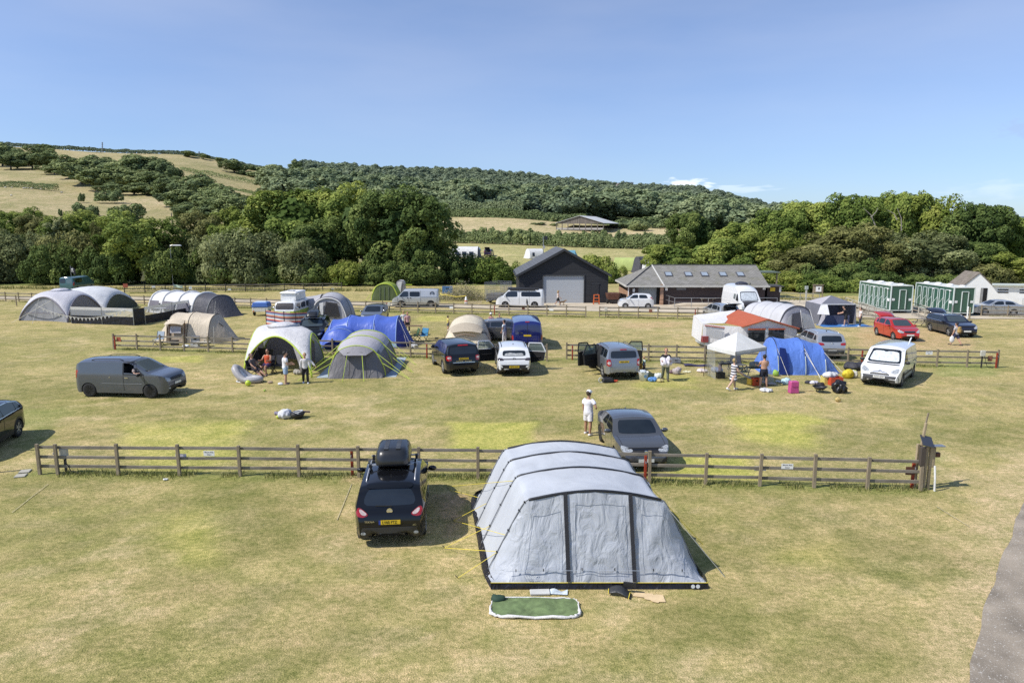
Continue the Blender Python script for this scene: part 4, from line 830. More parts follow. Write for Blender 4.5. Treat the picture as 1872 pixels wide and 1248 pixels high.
G0=TP(1017,300);G1=TP(1105.6,298);zb=max(G0.z,G1.z)-.5;a=Vector((G0.x,G0.y,zb));b=Vector((G1.x,G1.y,zb));b=a+Matrix.Rotation(R(-16),3,'Z')@(b-a);t,L=frame_root('open_barn','open-sided farm barn with pale roof on the middle field','barn',a,b)
sH=1280/303.;EH=(422-413.5)/sH+.6;RH=EH+3.0;GB=EH-.2;D=26
mw=boards('grey_slat_boards',(.16,.14,.12),.5,True,.3,.3);mb=MB();mb.prism([(0,0,GB),(L,0,GB),(L,0,EH),(L/2,0,RH-.1),(0,0,EH)],(0,.15,0));mb.build('gable',mw,t)
for k in range(9):MB().bar((L*k/8,.1,-.5),(L*k/8,.1,GB),.3).build('post',mw,t)
for s in(0,1):MB().prism([((-.5,L+.5)[s],-.5,EH-.1),((-.5,L+.5)[s],D,EH-.1),(L/2,D,RH),(L/2,-.5,RH)],(0,0,.15)).build('roof',mat('pale_roof',(.52,.53,.53,1),rough=.7,var=.1),t)
MB().box((L/2,.1,.3),(L,.2,.8)).build('low_wall',mat('concrete_low',(.4,.38,.36,1)),t);MB().box((L/2,D-.2,GB/2),(L,.3,GB*.5)).build('back_wall',M_DARK,t)
g=PY(1153,338,1180);t=thing('stone_tower','small square stone tower on the wooded skyline','tower',(g.x,g.y,g.z-15),.3);MB().box((0,0,9),(6.5,6.5,18)).build('shaft',mat('stone_far',(.2,.2,.19,1)),t)
for x,y in((-2.5,-2.5),(2.5,-2.5),(-2.5,2.5),(2.5,2.5),(0,-2.7)):MB().box((x,y,18.6),(1.3,1.2,1.4)).build('merlon',mat('stone_far',(.2,.2,.19,1)),t)
for(u,v0,v1,y,lab)in((187,275,260,790,'thin lattice mast on the left skyline'),(364,283,277,780,'short thin mast on the skyline near the dark tree')):
 a,b=PY(u,v0+3,y),PY(u,v1,y);mb=MB();mb.tube([a,b],.5,4);[mb.bar(a.lerp(b,k)-Vector((.9,0,0)),a.lerp(b,k)+Vector((.9,0,0)),.3)for k in(.55,.75,.9)];tag(mb.build('radio_mast',mat('mast_grey',(.2,.2,.22,1))),lab,'mast')
for(u,v,y,lab)in((1204,346,1050,'pale farmhouse showing on the wooded ridge, right one'),(1130,343,1000,'pale farmhouse showing on the wooded ridge, left one')):
 g=PY(u,v+3,y);t=thing('far_house',lab,'house',g-Vector((0,0,4)),.2);MB().box((0,0,5),(5,6,9)).build('wall',mat('far_wall',(.5,.47,.42,1)),t);MB().prism([(-3,-3.4,9.4),(3,-3.4,9.4),(0,-3.4,12)],(0,6.8,0)).build('roof',mat('far_roof',(.25,.2,.17,1)),t)
def pole(name,label,cat,u,vb,vt,y,r=.06):
 p=PY(u,vb,y);z=PY(u,vt,y).z;t=thing(name,label,cat,(p.x,y,TZ(p.x,y)),0);MB().tube([(0,0,0),(0,0,z-TZ(p.x,y))],[r,r*.7],6).build('pole',M_METAL if 'lamp' in name else M_WOOD,t);return t,z-TZ(p.x,y)
t,h=pole('street_lamp','street lamp standing among the dark bushes on the left','lamp post',317,530,449,102,.05);MB().tube([(0,0,h),(.3,0,h+.1),(.7,0,h+.05)],.03,5).build('arm',M_METAL,t);MB().box((1.0,0,h+.05),(1.3,.35,.16),taper=.7).build('lamp_head',mat('lamp_grey',(.6,.62,.64,1),rough=.4),t,bevel=.03)
t,h=pole('telegraph_pole','wooden telegraph pole behind the tree belt on the left','pole',317,440,389,135,.14)
t,h=pole('flood_lamp','tall thin flood lamp pole behind the barn ridge','lamp post',992.5,540,432,92,.07);MB().box((.35,0,h-.2),(.4,.3,.5)).build('lamp_head',M_STEEL,t);MB().box((.12,0,h-1.4),(.25,.2,.4)).build('control_box',mat('grey_box',(.5,.48,.42,1)),t)
# ================================================================ vehicles
PROF={'suv':[(-.5,.34),(-.497,.44),(-.485,.55),(-.462,.64),(-.425,.86),(-.40,.935),(-.35,.972),(-.2,1.),(-.03,1.),(.06,.972),(.1,.945),(.235,.675),(.3,.655),(.42,.60),(.468,.53),(.492,.42),(.5,.32)],'boxsuv':[(-.5,.34),(-.495,.46),(-.487,.58),(-.475,.66),(-.448,.90),(-.432,.955),(-.38,.985),(-.2,1.),(0.,.995),(.075,.965),(.1,.945),(.205,.68),(.26,.665),(.42,.64),(.472,.58),(.493,.44),(.5,.32)],'hatch':[(-.5,.34),(-.494,.46),(-.482,.6),(-.46,.68),(-.415,.9),(-.385,.955),(-.3,.985),(-.1,1.),(.03,.985),(.09,.95),(.25,.66),(.3,.645),(.42,.57),(.468,.49),(.493,.39),(.5,.32)],'estate':[(-.5,.36),(-.494,.5),(-.478,.64),(-.46,.70),(-.425,.89),(-.40,.94),(-.3,.975),(-.1,1.),(.0,.99),(.07,.955),(.215,.68),(.27,.66),(.41,.60),(.465,.51),(.492,.41),(.5,.34)],'saloon':[(-.5,.38),(-.493,.52),(-.482,.63),(-.45,.68),(-.37,.705),(-.27,.88),(-.2,.95),(-.1,.99),(0.,1.),(.05,.985),(.09,.95),(.22,.70),(.28,.68),(.41,.62),(.466,.54),(.492,.43),(.5,.36)],'fastback':[(-.5,.40),(-.492,.54),(-.478,.645),(-.44,.70),(-.32,.87),(-.2,.965),(-.08,.998),(0.,1.),(.05,.985),(.09,.95),(.235,.685),(.3,.665),(.41,.60),(.468,.51),(.493,.41),(.5,.34)],'coupe_suv':[(-.5,.36),(-.494,.47),(-.482,.58),(-.45,.68),(-.40,.83),(-.365,.9),(-.3,.955),(-.15,1.),(0.,.995),(.07,.96),(.1,.935),(.25,.66),(.31,.645),(.42,.59),(.47,.5),(.493,.4),(.5,.33)],'van':[(-.5,.26),(-.497,.5),(-.49,.75),(-.482,.92),(-.47,.965),(-.44,.985),(-.2,1.),(.1,1.),(.2,.985),(.245,.955),(.38,.60),(.41,.575),(.455,.52),(.485,.42),(.5,.27)],'t2':[(-.5,.24),(-.497,.5),(-.49,.78),(-.475,.93),(-.45,.975),(-.3,1.),(.2,1.),(.36,.985),(.405,.95),(.445,.80),(.468,.63),(.483,.55),(.492,.4),(.5,.26)],'hightop':[(-.5,.2),(-.497,.5),(-.49,.8),(-.475,.93),(-.44,.98),(-.3,1.),(.0,1.),(.12,.985),(.22,.90),(.255,.82),(.375,.48),(.41,.455),(.465,.40),(.488,.31),(.5,.2)],'caddy':[(-.5,.27),(-.495,.45),(-.488,.7),(-.476,.88),(-.455,.945),(-.40,.98),(-.2,1.),(-.02,1.),(.07,.98),(.125,.94),(.29,.68),(.335,.65),(.44,.60),(.479,.52),(.495,.40),(.5,.28)],'dispatch':[(-.5,.26),(-.497,.5),(-.49,.75),(-.482,.92),(-.468,.965),(-.42,.985),(-.2,1.),(.08,1.),(.13,.98),(.17,.945),(.315,.60),(.35,.575),(.43,.50),(.47,.42),(.493,.33),(.5,.25)],}
BELT={'suv':.655,'boxsuv':.66,'hatch':.65,'estate':.665,'saloon':.675,'fastback':.665,'coupe_suv':.66,'van':.57,'t2':.55,'hightop':.46,'caddy':.60,'dispatch':.56}
def wheel_mesh(r,w,rim_r,spokes,rim_mat,style):
 mb=MB();mb.lathe([(rim_r*.98,-w/2+.01),(r*.93,-w/2),(r,-w*.36),(r,w*.36),(r*.93,w/2),(rim_r*.98,w/2-.01)],n=28,axis='y')
 ty=mb.build('wheel',M_TYRE,None,smooth=True)
 mb=MB();mb.lathe([(0,-w*.2),(rim_r,-w*.2)],n=24,axis='y');mb.lathe([(0,w*.2),(rim_r,w*.2)],n=24,axis='y')
 nv=len(mb.f)
 for f in range(nv):mb.m[f]=1
 mb.cur=0
 for s in(-1,1):
  y=s*w*.40
  mb.lathe([(rim_r*.9,y),(rim_r*1.0,y+s*.01),(rim_r*1.0,y-s*.05)],n=28,axis='y');mb.lathe([(0,y),(rim_r*.2,y),(rim_r*.22,y-s*.03)],n=12,axis='y')
  for k in range(spokes):
   a=2*math.pi*k/spokes
   d=Vector((math.cos(a),0,math.sin(a)));e=Vector((-d.z,0,d.x));w0,w1=rim_r*.16,rim_r*(.12 if spokes>6 else.2)
   if style=='v':
    for sg in(-1,1):mb.bar(d*rim_r*.12+Vector((0,y,0)),(d+e*.22*sg)*rim_r*.93+Vector((0,y-s*.004*sg,0)),.02,.035,up=(0,1,0))
   else:mb.bar(d*rim_r*.1+Vector((0,y,0)),d*rim_r*.95+Vector((0,y,0)),w1*1.2,.03,up=d.cross(Vector((0,1,0))))
 ri=mb.build('rim',[rim_mat,M_DARK],None);a,b=ty.data,ri.data;bpy.data.objects.remove(ty);bpy.data.objects.remove(ri);return a,b
WH={}
class Car:
 def __init__(s,name,label,cat,loc,rz,prof,L,W,H,wb,fo,r,col,group='vehicles parked on the campsite',rim=None,spokes=5,style='s',tum=.30,sill=.24,clad=None,arch=1.12,cut=None,flat=1.0,ww=.22):
  s.t=thing(name,label,cat,loc,rz,group);s.L,s.W,s.H=L,W,H;s.prof=prof;s.col=col
  s.xf=L/2-fo;s.xr=s.xf-wb;s.r=r
  pts=[(x*L,z*H)for x,z in PROF[prof]];cm=catmull([(x,0,z)for x,z in pts],8);xs_,zs_=[],[]
  for p in cm:
   if not xs_ or p.x>xs_[-1]+1e-5:xs_.append(p.x);zs_.append(p.z)
  s.px,s.pz=np.array(xs_),np.array(zs_);belt=BELT[prof]*H
  ra=r*arch
  st=set(np.round(np.linspace(-L/2,L/2,64),4))|set(np.round(s.px,4))
  for xw in(s.xf,s.xr):
   for k in range(17):a=math.pi*k/16;st.add(round(xw+ra*math.cos(a),4))
   st.add(round(xw+ra+.004,4));st.add(round(xw-ra-.004,4))
  st=np.array(sorted(x for x in st if-L/2<=x<=L/2));st=st[np.concatenate([[True],np.diff(st)>1e-3])]
  def width(x,z):
   dr,df=x+L/2,L/2-x;rr,rf_=(.3,.45)if prof in('van','caddy','dispatch','hightop','t2')else(.55,.95)
   k=1.
   if dr<rr:k-=.16*(1-dr/rr)**2.2
   if df<rf_:k-=(.24 if rf_>.6 else.16)*(1-df/rf_)**2.2
   w=W/2*k
   if z<belt:w*=1-.075*((belt-z)/belt)**2+.012*math.sin(min(1,max(0,z/belt))*math.pi)
   else:w*=1-tum*(z-belt)/(W/2)*(1 if prof not in('van','caddy','dispatch','t2','hightop')else.55)
   return max(w,.05)
  K1,K2,K3=8,5,6;V=[];rings=[]
  for x in st:
   top=float(np.interp(x,s.px,s.pz));e=min(x+L/2,L/2-x);zb=sill+max(0,(.25*H if prof not in('van',)else.26)-sill)*max(0,1-e/.16)**2
   for xw in(s.xf,s.xr):
    if abs(x-xw)<ra:zb=max(zb,r+math.sqrt(max(0,ra*ra-(x-xw)**2))*.97)
   zb=min(zb,top-.03);bz=max(min(belt,top-.045),zb+.01);g=top-bz;ze=bz+g*.84
   row=[Vector((x,width(x,zb)*.6,zb+.01))]
   for k in range(K1+1):z=zb+(bz-zb)*k/K1;row.append(Vector((x,width(x,z),z)))
   for k in range(1,K2+1):z=bz+(ze-bz)*k/K2;row.append(Vector((x,width(x,z),z)))
   ye=row[-1].y
   for k in range(1,K3+1):t=k/K3;row.append(Vector((x,ye*(1-t),ze+(top-ze)*(1-(1-t)**2.6))))
   rings.append(row)
  n=len(rings[0]);vs=[];fs=[];idx={}
  for i,row in enumerate(rings):
   for j,p in enumerate(row):
    idx[i,j,0]=len(vs);vs.append(p)
    if j==n-1:idx[i,j,1]=idx[i,j,0]
    else:idx[i,j,1]=len(vs);vs.append(Vector((p.x,-p.y,p.z)))
  for i in range(len(rings)-1):
   for j in range(n-1):
    fs.append((idx[i,j,0],idx[i+1,j,0],idx[i+1,j+1,0],idx[i,j+1,0]));fs.append((idx[i,j,1],idx[i,j+1,1],idx[i+1,j+1,1],idx[i+1,j,1]))
  for i in(0,len(rings)-1):
   fs.append(tuple([idx[i,j,0]for j in range(n)]+[idx[i,j,1]for j in range(n-2,-1,-1)]))
  s.bvh=BVHTree.FromPolygons(vs,fs)
  if cut:
   keep=[]
   for f in fs:
    c=sum((vs[k]for k in f),Vector())/len(f)
    if not any(s._in(c,poly,side)for side,poly in cut):keep.append(f)
   fs=keep
  mb=MB().add(vs,fs);mats=[col]
  if clad:
   for k,f in enumerate(mb.f):
    c=sum((vs[q]for q in f),Vector())/len(f);
    near=min(abs(c.x-s.xf),abs(c.x-s.xr));d=min(math.hypot(c.x-xw,c.z-r)for xw in(s.xf,s.xr))
    if c.z<clad or d<ra+.07 and c.z<belt and abs(c.y)>W*.3:mb.m[k]=1
   mats.append(M_BLACK)
  s.body=mb.build('body',mats,s.t);smooth_angle(s.body,42)
  key=(round(r,3),spokes,style,(rim or M_ALLOY).name)
  if key not in WH:WH[key]=wheel_mesh(r,ww,r*.70,spokes,rim or M_ALLOY,style)
  for x in(s.xf,s.xr):
   for y in(1,-1):
    o=link('wheel',WH[key][0],s.t);o.location=(x,y*(W/2-ww*.5-.015),r);o.rotation_euler=(0,rf.uniform(0,1.2),0);link('rim',WH[key][1],o)
  mb=MB();mb.box(((s.xf+s.xr)/2,0,(sill+belt*.82)/2+.02),(L*.9,W-2*ww-.16,belt*.82-sill));mb.build('underbody',M_DARK,s.t)
 def _in(s,c,poly,side):
  if side in 'LR':
   if(c.y>0)!=(side=='L'):return False
   p=(c.x,c.z)
  else:
   if side=='F' and c.x<0 or side=='B' and c.x>0:return False
   p=(c.y,c.z)
  ins=False;n=len(poly)
  for i in range(n):
   (x1,y1),(x2,y2)=poly[i],poly[(i+1)%n]
   if(y1>p[1])!=(y2>p[1])and p[0]<(x2-x1)*(p[1]-y1)/(y2-y1)+x1:ins=not ins
  return ins
 def hit(s,side,a,b,off):
  o,d={'L':(Vector((a,5,b)),Vector((0,-1,0))),'R':(Vector((a,-5,b)),Vector((0,1,0))),'F':(Vector((9,a,b)),Vector((-1,0,0))),'B':(Vector((-9,a,b)),Vector((1,0,0))),'T':(Vector((a,b,9)),Vector((0,0,-1)))}[side]
  h=s.bvh.ray_cast(o,d)
  if h[0]is None:
   q=o+d*(5 if side in 'LR' else 9-s.L*.45);h=s.bvh.find_nearest(q)
  n=h[1];n=n if n.dot(d)<0 else-n
  return h[0]+n*off
 def patch(s,name,side,poly,m,off=.006,rnd=2,rings=4,n=36,parent=None):
  p=[Vector((a,b,0))for a,b in poly]
  for it in range(rnd):
   q=[];f=.09 if it==0 else.25
   for i in range(len(p)):a,b=p[i],p[(i+1)%len(p)];g=f if it else min(.3,.05/max((b-a).length,.05));q+=[a.lerp(b,g),a.lerp(b,1-g)]
   p=q
  ln=[(p[(i+1)%len(p)]-p[i]).length for i in range(len(p))];T_=sum(ln);out=[];acc=0;i=0
  for k in range(n):
   t=T_*k/n
   while acc+ln[i]<t:acc+=ln[i];i+=1
   out.append(p[i].lerp(p[(i+1)%len(p)],(t-acc)/max(ln[i],1e-6)))
  c=sum(out,Vector())/n;vs=[s.hit(side,c.x,c.y,off)];fs=[]
  for r in range(1,rings+1):
   for q in out:w=c.lerp(q,r/rings);vs.append(s.hit(side,w.x,w.y,off))
  for k in range(n):fs.append((0,1+k,1+(k+1)%n))
  for r in range(rings-1):
   for k in range(n):a=1+r*n;fs.append((a+k,a+n+k,a+n+(k+1)%n,a+(k+1)%n))
  o=MB().add(vs,fs).build(name,m,parent or s.t,smooth=True)
  me=o.data;want={'L':(0,1,0),'R':(0,-1,0),'F':(1,0,.2),'B':(-1,0,.2),'T':(0,0,1)}[side]
  if sum(f.normal.dot(Vector(want))for f in me.polygons)<0:me.flip_normals()
  return o
 def line(s,name,side,pts,m,w=.014,off=.004,n=14):
  """thin strip lying on the body (shut lines, trim)"""
  P_=[]
  for(a,b)in zip(pts[:-1],pts[1:]):
   for k in range(n):P_.append((a[0]+(b[0]-a[0])*k/n,a[1]+(b[1]-a[1])*k/n))
  P_.append(pts[-1]);mb=MB();vs=[]
  for i,p in enumerate(P_):
   q0,q1=P_[max(i-1,0)],P_[min(i+1,len(P_)-1)];dx,dy=q1[0]-q0[0],q1[1]-q0[1];l=math.hypot(dx,dy)or 1;nx,ny=-dy/l*w/2,dx/l*w/2
   vs+=[s.hit(side,p[0]+nx,p[1]+ny,off),s.hit(side,p[0]-nx,p[1]-ny,off)]
  return mb.add(vs,[(2*i,2*i+1,2*i+3,2*i+2)for i in range(len(P_)-1)]).build(name,m,s.t)
 def X(s,f):return f*s.L
 def sides(s,polys,m=None,skip=(),name='window'):
  for side in 'LR':
   for k,poly in enumerate(polys):
    if(side,k)in skip:continue
    s.patch(name,side,[(x*s.L,z*s.H)for x,z in poly],m[k]if isinstance(m,list)else(m or M_GLASS),rnd=2)
 def ends(s,side,name,poly,m,**k):return s.patch(name,side,[(y*s.W/2,z*s.H)for y,z in poly],m,**k)
 def pair(s,side,name,poly,m,**k):
  for sg in(1,-1):s.ends(side,name,[(y*sg,z)for y,z in poly],m,**k)
 def plate(s,side,z,m,txt=None,w=.52,y=0):
  p=s.hit(side,y,z,.02);o=MB().box((0,0,0),(.012,w,.11)).build('number_plate',m,s.t);o.location=p;sg=-1 if side=='B' else 1
  if txt:text_mesh('lettering',txt,.108,M_INK,o,(sg*.0085,0,0),(R(90),0,R(90*sg)),squash=.84)
 def mirrors(s,x,z,m=None):
  for sg in(1,-1):
   y=s.hit('L' if sg>0 else 'R',x,z,0).y;mb=MB();mb.lathe([(0,-.05),(.06,-.045),(.085,0),(.075,.03),(0,.035)],n=10,axis='x');o=mb.build('mirror',m or s.col,s.t,smooth=True);o.location=(x+.02,y+sg*.13,z+.04);o.scale=(1.2,1.5,1)
   MB().bar((x,y-sg*.02,z+.01),(x+.02,y+sg*.1,z+.03),.035).build('mirror_arm',M_BLACK,s.t)
 def rails(s,x0,x1,m=None,y=.40,lift=.05):
  for sg in(1,-1):
   pts=[]
   for k in range(9):x=x0+(x1-x0)*k/8;p=s.hit('T',x,sg*y*s.W,0);pts.append(p+Vector((0,0,lift*min(1,math.sin(math.pi*k/8)*3))))
   MB().tube(pts,.018,6).build('roof_rail',m or M_ALLOY,s.t,smooth=True)
 def seams(s,side,xs_,z0=.22,handle=True):
  for f in xs_:
   x=f*s.L;top=(BELT[s.prof]+.01)*s.H
   s.line('door_seam',side,[(x,z0*s.H),(x,top)],M_DARK,.016)
   if handle:s.patch('door_handle',side,[(x+.12,top-.13),(x+.3,top-.13),(x+.3,top-.09),(x+.12,top-.09)],s.col if handle is True else handle,off=.03,n=12,rings=2,rnd=1)
 def bumper(s,side,z0,z1,m=None,y=.93):return s.ends(side,'bumper',[(-y,z0),(y,z0),(y*1.0,z1),(-y*1.0,z1)],m or M_BLACK,off=.012,rnd=1,rings=6)
def at_rear(u,v,ang,L):p=P(u,v);return p+Vector((math.cos(ang),math.sin(ang),0))*L/2
def at_front(u,v,ang,L):p=P(u,v);return p-Vector((math.cos(ang),math.sin(ang),0))*L/2
def by_wheels(ur,vr,uf,vf,wb,fo,L,W,side):
 """near-side wheel contacts (rear, front); side = which flank they are on"""
 a,b=P(ur,vr),P(uf,vf);ang=heading(a,b);m=(a+b)/2;d=Vector((math.cos(ang),math.sin(ang),0));nrm=Vector((-d.y,d.x,0))*(1 if side=='L' else-1)
 return m-nrm*(W/2-.12)+d*(fo+wb/2-L/2),ang,(b-a).length
SUVW=[[(-.40,.69),(-.29,.69),(-.285,.90),(-.355,.885)],[(-.27,.69),(-.045,.685),(-.04,.925),(-.265,.915)],[(-.025,.685),(.205,.675),(.075,.905),(-.02,.925)]]
def std_car(c,white=False,lamps=True,tail=None,glass=M_GLASS,tint=M_TINT):
 W_,H_=c.W,c.H
r_,m_=P(713,1003),P(723,864,1.12);ang=heading(r_,m_);L=4.33
K=paint('black',(.006,.0065,.008,1),rough=.12)
c=Car('parked_car','black family car with roof box and yellow rear plate beside the big front tent','car',at_rear(713.5,1002,ang,L),ang,'suv',L,1.80,1.61,2.63,.87,.335,K,clad=.36,tum=.34)
c.sides([[(-.385,.70),(-.30,.695),(-.30,.86),(-.345,.83)],SUVW[1],SUVW[2]],[M_TINT,M_TINT,M_GLASS])
c.ends('B','rear_window',[(-.66,.665),(.66,.665),(.74,.73),(.60,.90),(-.60,.90),(-.74,.73)],M_GLASS,rings=6);c.ends('F','windscreen',[(-.72,.69),(.72,.69),(.6,.92),(-.6,.92)],M_GLASS,rings=6)
c.patch('spoiler','T',[(-1.80,-.56),(-1.80,.56),(-1.62,.60),(-1.62,-.60)],K,off=.03)
for sg in(1,-1):
 tl=c.ends('B','tail_light',[(.56*sg,.54),(.80*sg,.505),(.93*sg,.555),(.90*sg,.65),(.82*sg,.645),(.7*sg,.60)],M_TAIL,off=.012)
 c.ends('B','reversing_lamp',[(.60*sg,.55),(.74*sg,.535),(.86*sg,.60),(.82*sg,.635),(.70*sg,.59)],M_TAILW,off=.018,parent=tl)
c.plate('B',.70,M_PLY,'LV60 FTZ',.54);MB().box((0,0,0),(.013,.05,.11)).build('plate_flash',mat('plate_blue',(.02,.05,.3,1)),c.t).location=c.hit('B',.245,.70,.021)
p=c.hit('B',0,.95,.02);o=MB().lathe([(.05,0),(.072,.012),(.072,-.006)],n=20,axis='x').build('badge',M_CHROME,c.t);o.location=p;b2=MB().box((-.004,0,0),(.02,.15,.028)).build('badge_bar',M_CHROME,o)
c.bumper('B',.17,.36,mat('bumper_grey',(.03,.031,.034,1),rough=.4));c.ends('B','skid_strip',[(-.6,.205),(.6,.205),(.55,.235),(-.55,.235)],M_CHROME,off=.02,rnd=1);c.pair('B','reflector',[(.66,.24),(.8,.24),(.8,.29),(.66,.29)],M_LAMP,off=.02)
p=c.hit('B',.5,.72,.02);text_mesh('model_lettering','TEKNA',.07,M_CHROME,c.t,p,(R(90),0,R(-90)),squash=1.1);p=c.hit('B',-.62,.62,.02);text_mesh('model_lettering','dCi',.06,M_CHROME,c.t,p,(R(90),0,R(-90)))
MB().bar(c.hit('B',.35,1.07,.02),c.hit('B',-.05,1.055,.03),.02).build('wiper',M_BLACK,c.t);c.mirrors(.78,1.02);c.rails(-1.45,.25,M_ALLOY,.345);c.ends('B','brake_lamp',[(-.16,.932),(.16,.932),(.15,.945),(-.15,.945)],M_TAIL,off=.02,rnd=0)
c.pair('F','headlight',[(.55,.56),(.85,.58),(.85,.5),(.58,.48)],M_LAMP);c.line('tailgate_seam','B',[(-.70,.62),(.70,.62)],M_DARK);c.seams('L',(-.035,.2));c.seams('R',(-.035,.2));MB().lathe([(.012,0),(.006,.05),(0,.06)],n=6).build('aerial',M_BLACK,c.t).location=c.hit('T',-1.25,0,0)
def rootbox(label,car,x,W_,L_,H_,lab2,xs_):
 for xb in xs_:
  t=thing('roof_bar',lab2+(', rear one' if xb<x else ', front one'),'roof bar',car.t.matrix_basis@Vector((xb,0,0)),car.t.rotation_euler.z,'roof bars');z=car.hit('T',xb,0,0).z;MB().bar((0,-.66,z+.07),(0,.66,z+.07),.055,.03).build('bar',M_ALLOY,t)
  for sg in(1,-1):MB().box((0,sg*.6,z+.03),(.1,.07,.12)).build('foot',M_BLACK,t)
 z=car.hit('T',x,0,0).z+.1;t=thing('roof_box',label,'roof box',car.t.matrix_basis@Vector((x,0,z)),car.t.rotation_euler.z,'roof boxes')
 def sh(u,v):
  th_=2*math.pi*u;e=.42;cx,sy=math.cos(th_),math.sin(th_);X_=math.copysign(abs(cx)**e,cx);Y_=math.copysign(abs(sy)**e,sy);prof=[(.90,0),(.99,.06),(1.,.22),(.97,.5),(.88,.8),(.74,.96),(.4,1.),(0,1.)];k=v*7;i=min(int(k),6);f=k-i;w=prof[i][0]*(1-f)+prof[i+1][0]*f;h=prof[i][1]*(1-f)+prof[i+1][1]*f
  nose=1-.55*max(0,X_*w)**3
  return(X_*w*L_/2,Y_*w*W_/2,h*H_*nose)
 MB().grid(sh,40,14).build('lid',mat('box_black',(.016,.017,.019,1),rough=.35,coat=.3),t,smooth=True,weld=True);MB().box((0,0,.0),(L_*.8,W_*.8,.03)).build('base',M_BLACK,t)
 mb=MB();[mb.bar((-L_*.38,y,H_*.99),(L_*.12,y,H_*.99),.12,.02)for y in(-.16,.16)];mb.build('lid_ridge',mat('box_worn',(.05,.052,.056,1),rough=.45,var=.4),t)
 return t
rootbox('black worn roof box strapped on the black family car',c,-.12,.96,1.6,.45,'alloy roof bar of the black family car',(-.62,.32))
G=paint('gunmetal',(.12,.125,.132,1),.5,.22)
ang=R(-86.5);L=4.52
c=Car('parked_car','dark grey hatchback facing the camera behind the nearest fence','car',at_front(1181,864,ang,L),ang,'fastback',L,1.80,1.42,2.70,.88,.325,G,spokes=5,rim=M_BLKALLOY,style='v',tum=.4)
c.sides([[(-.345,.70),(-.27,.70),(-.25,.87),(-.30,.83)],[(-.25,.70),(-.045,.70),(-.045,.93),(-.215,.91)],[(-.025,.70),(.2,.69),(.07,.915),(-.02,.935)]]);c.ends('F','windscreen',[(-.76,.695),(.76,.695),(.66,.93),(-.66,.93)],M_GLASS,rings=6);c.ends('B','rear_window',[(-.6,.72),(.6,.72),(.55,.93),(-.55,.93)],M_GLASS,rings=6)
c.patch('bonnet_line','T',[(1.2,-.05),(2.0,-.05),(2.0,.05),(1.2,.05)],G,off=.004)
c.pair('F','headlight',[(.46,.53),(.88,.60),(.9,.55),(.84,.48),(.5,.48)],M_LAMP,off=.01);c.ends('F','grille',[(-.46,.40),(.46,.40),(.52,.52),(.2,.545),(-.2,.545),(-.52,.52)],M_BLACK,off=.012);c.ends('F','grille_bar',[(-.5,.51),(.5,.51),(.48,.54),(-.48,.54)],mat('gloss_black',(.01,.01,.011,1),rough=.1,coat=1),off=.018)
o=MB().lathe([(.05,0),(.06,.012),(.04,.02)],n=16,axis='x').build('badge',M_CHROME,c.t);o.location=c.hit('F',0,.68,.012);o.scale=(1,1.15,.9);c.bumper('F',.17,.27);c.pair('F','air_intake',[(.55,.25),(.86,.3),(.86,.4),(.66,.36)],M_BLACK,off=.012);c.plate('F',.42,M_PLW);c.mirrors(.72,.98)
for side in 'LR':c.seams(side,(-.04,.2))
c.line('bonnet_seam','T',[(2.03,-.72),(1.1,-.76)],M_DARK);c.line('bonnet_seam','T',[(2.03,.72),(1.1,.76)],M_DARK);MB().box((0,0,.02),(.16,.05,.05),taper=.4).build('aerial_fin',G,c.t).location=c.hit('T',-1.0,0,0)
ang=R(284);L=4.38;off=Vector((math.cos(ang),math.sin(ang),0));nl=Vector((-off.y,off.x,0))
c=Car('parked_car','black crossover cut off by the left edge of the picture','car',P(31,798)-nl*(.80)+off*(L/2-.85),ang,'coupe_suv',L,1.84,1.6,2.65,.88,.35,paint('blueblack',(.008,.009,.014,1),rough=.1),clad=.42,spokes=5,style='v',tum=.36)
c.sides(SUVW,M_TINT);c.ends('B','rear_window',[(-.62,.69),(.62,.69),(.56,.9),(-.56,.9)],M_GLASS);c.pair('B','tail_light',[(.5,.6),(.92,.62),(.9,.70),(.6,.66)],M_TAIL,off=.012);c.line('chrome_trim','L',[(-.40*L,.70*1.6),(-.345*L,.865*1.6),(-.2*L,.93*1.6),(.0,.945*1.6)],M_CHROME,.03,.008);c.line('chrome_trim','L',[(-.40*L,.685*1.6),(.2*L,.67*1.6)],M_CHROME,.025,.008)
c.mirrors(.75,1.05);c.plate('B',.7,M_PLY);c.bumper('B',.18,.36)
for side in 'LR':c.seams(side,(-.035,.2))
G=paint('van_grey',(.085,.095,.115,1),.1,.25)
loc,ang,wbm=by_wheels(169,725,280,727.5,3.0,.88,4.7,1.79,'R');L=4.70;wb=wbm
hole=[(.045,.645),(.225,.645),(.125,.90),(.045,.905)];Hc=1.84
c=Car('grey_van','dark grey van with black wheels, driver resting an arm in the open window','van',loc,ang,'caddy',L,1.79,Hc,wb,.90,.35,G,spokes=10,rim=M_BLKALLOY,style='v',cut=[('R',[(x*L,z*Hc)for x,z in hole]),('F',[(-.66,1.28),(.66,1.28),(.55,1.70),(-.55,1.70)])],tum=.3,arch=1.1,ww=.23)
MC['clear_glass']=None
mg,nt_,b_=newmat('clear_glass');b_.inputs['Base Color'].default_value=(.3,.36,.36,1);b_.inputs['Roughness'].default_value=.03;tr_=N(nt_,'ShaderNodeBsdfTransparent');tr_.inputs[0].default_value=(.75,.82,.8,1);ms_=N(nt_,'ShaderNodeMixShader');ms_.inputs[0].default_value=.28;nt_.links.new(tr_.outputs[0],ms_.inputs[1]);nt_.links.new(b_.outputs[0],ms_.inputs[2]);nt_.links.new(ms_.outputs[0],nt_.nodes['Material Output'].inputs[0]);MC['clear_glass']=mg
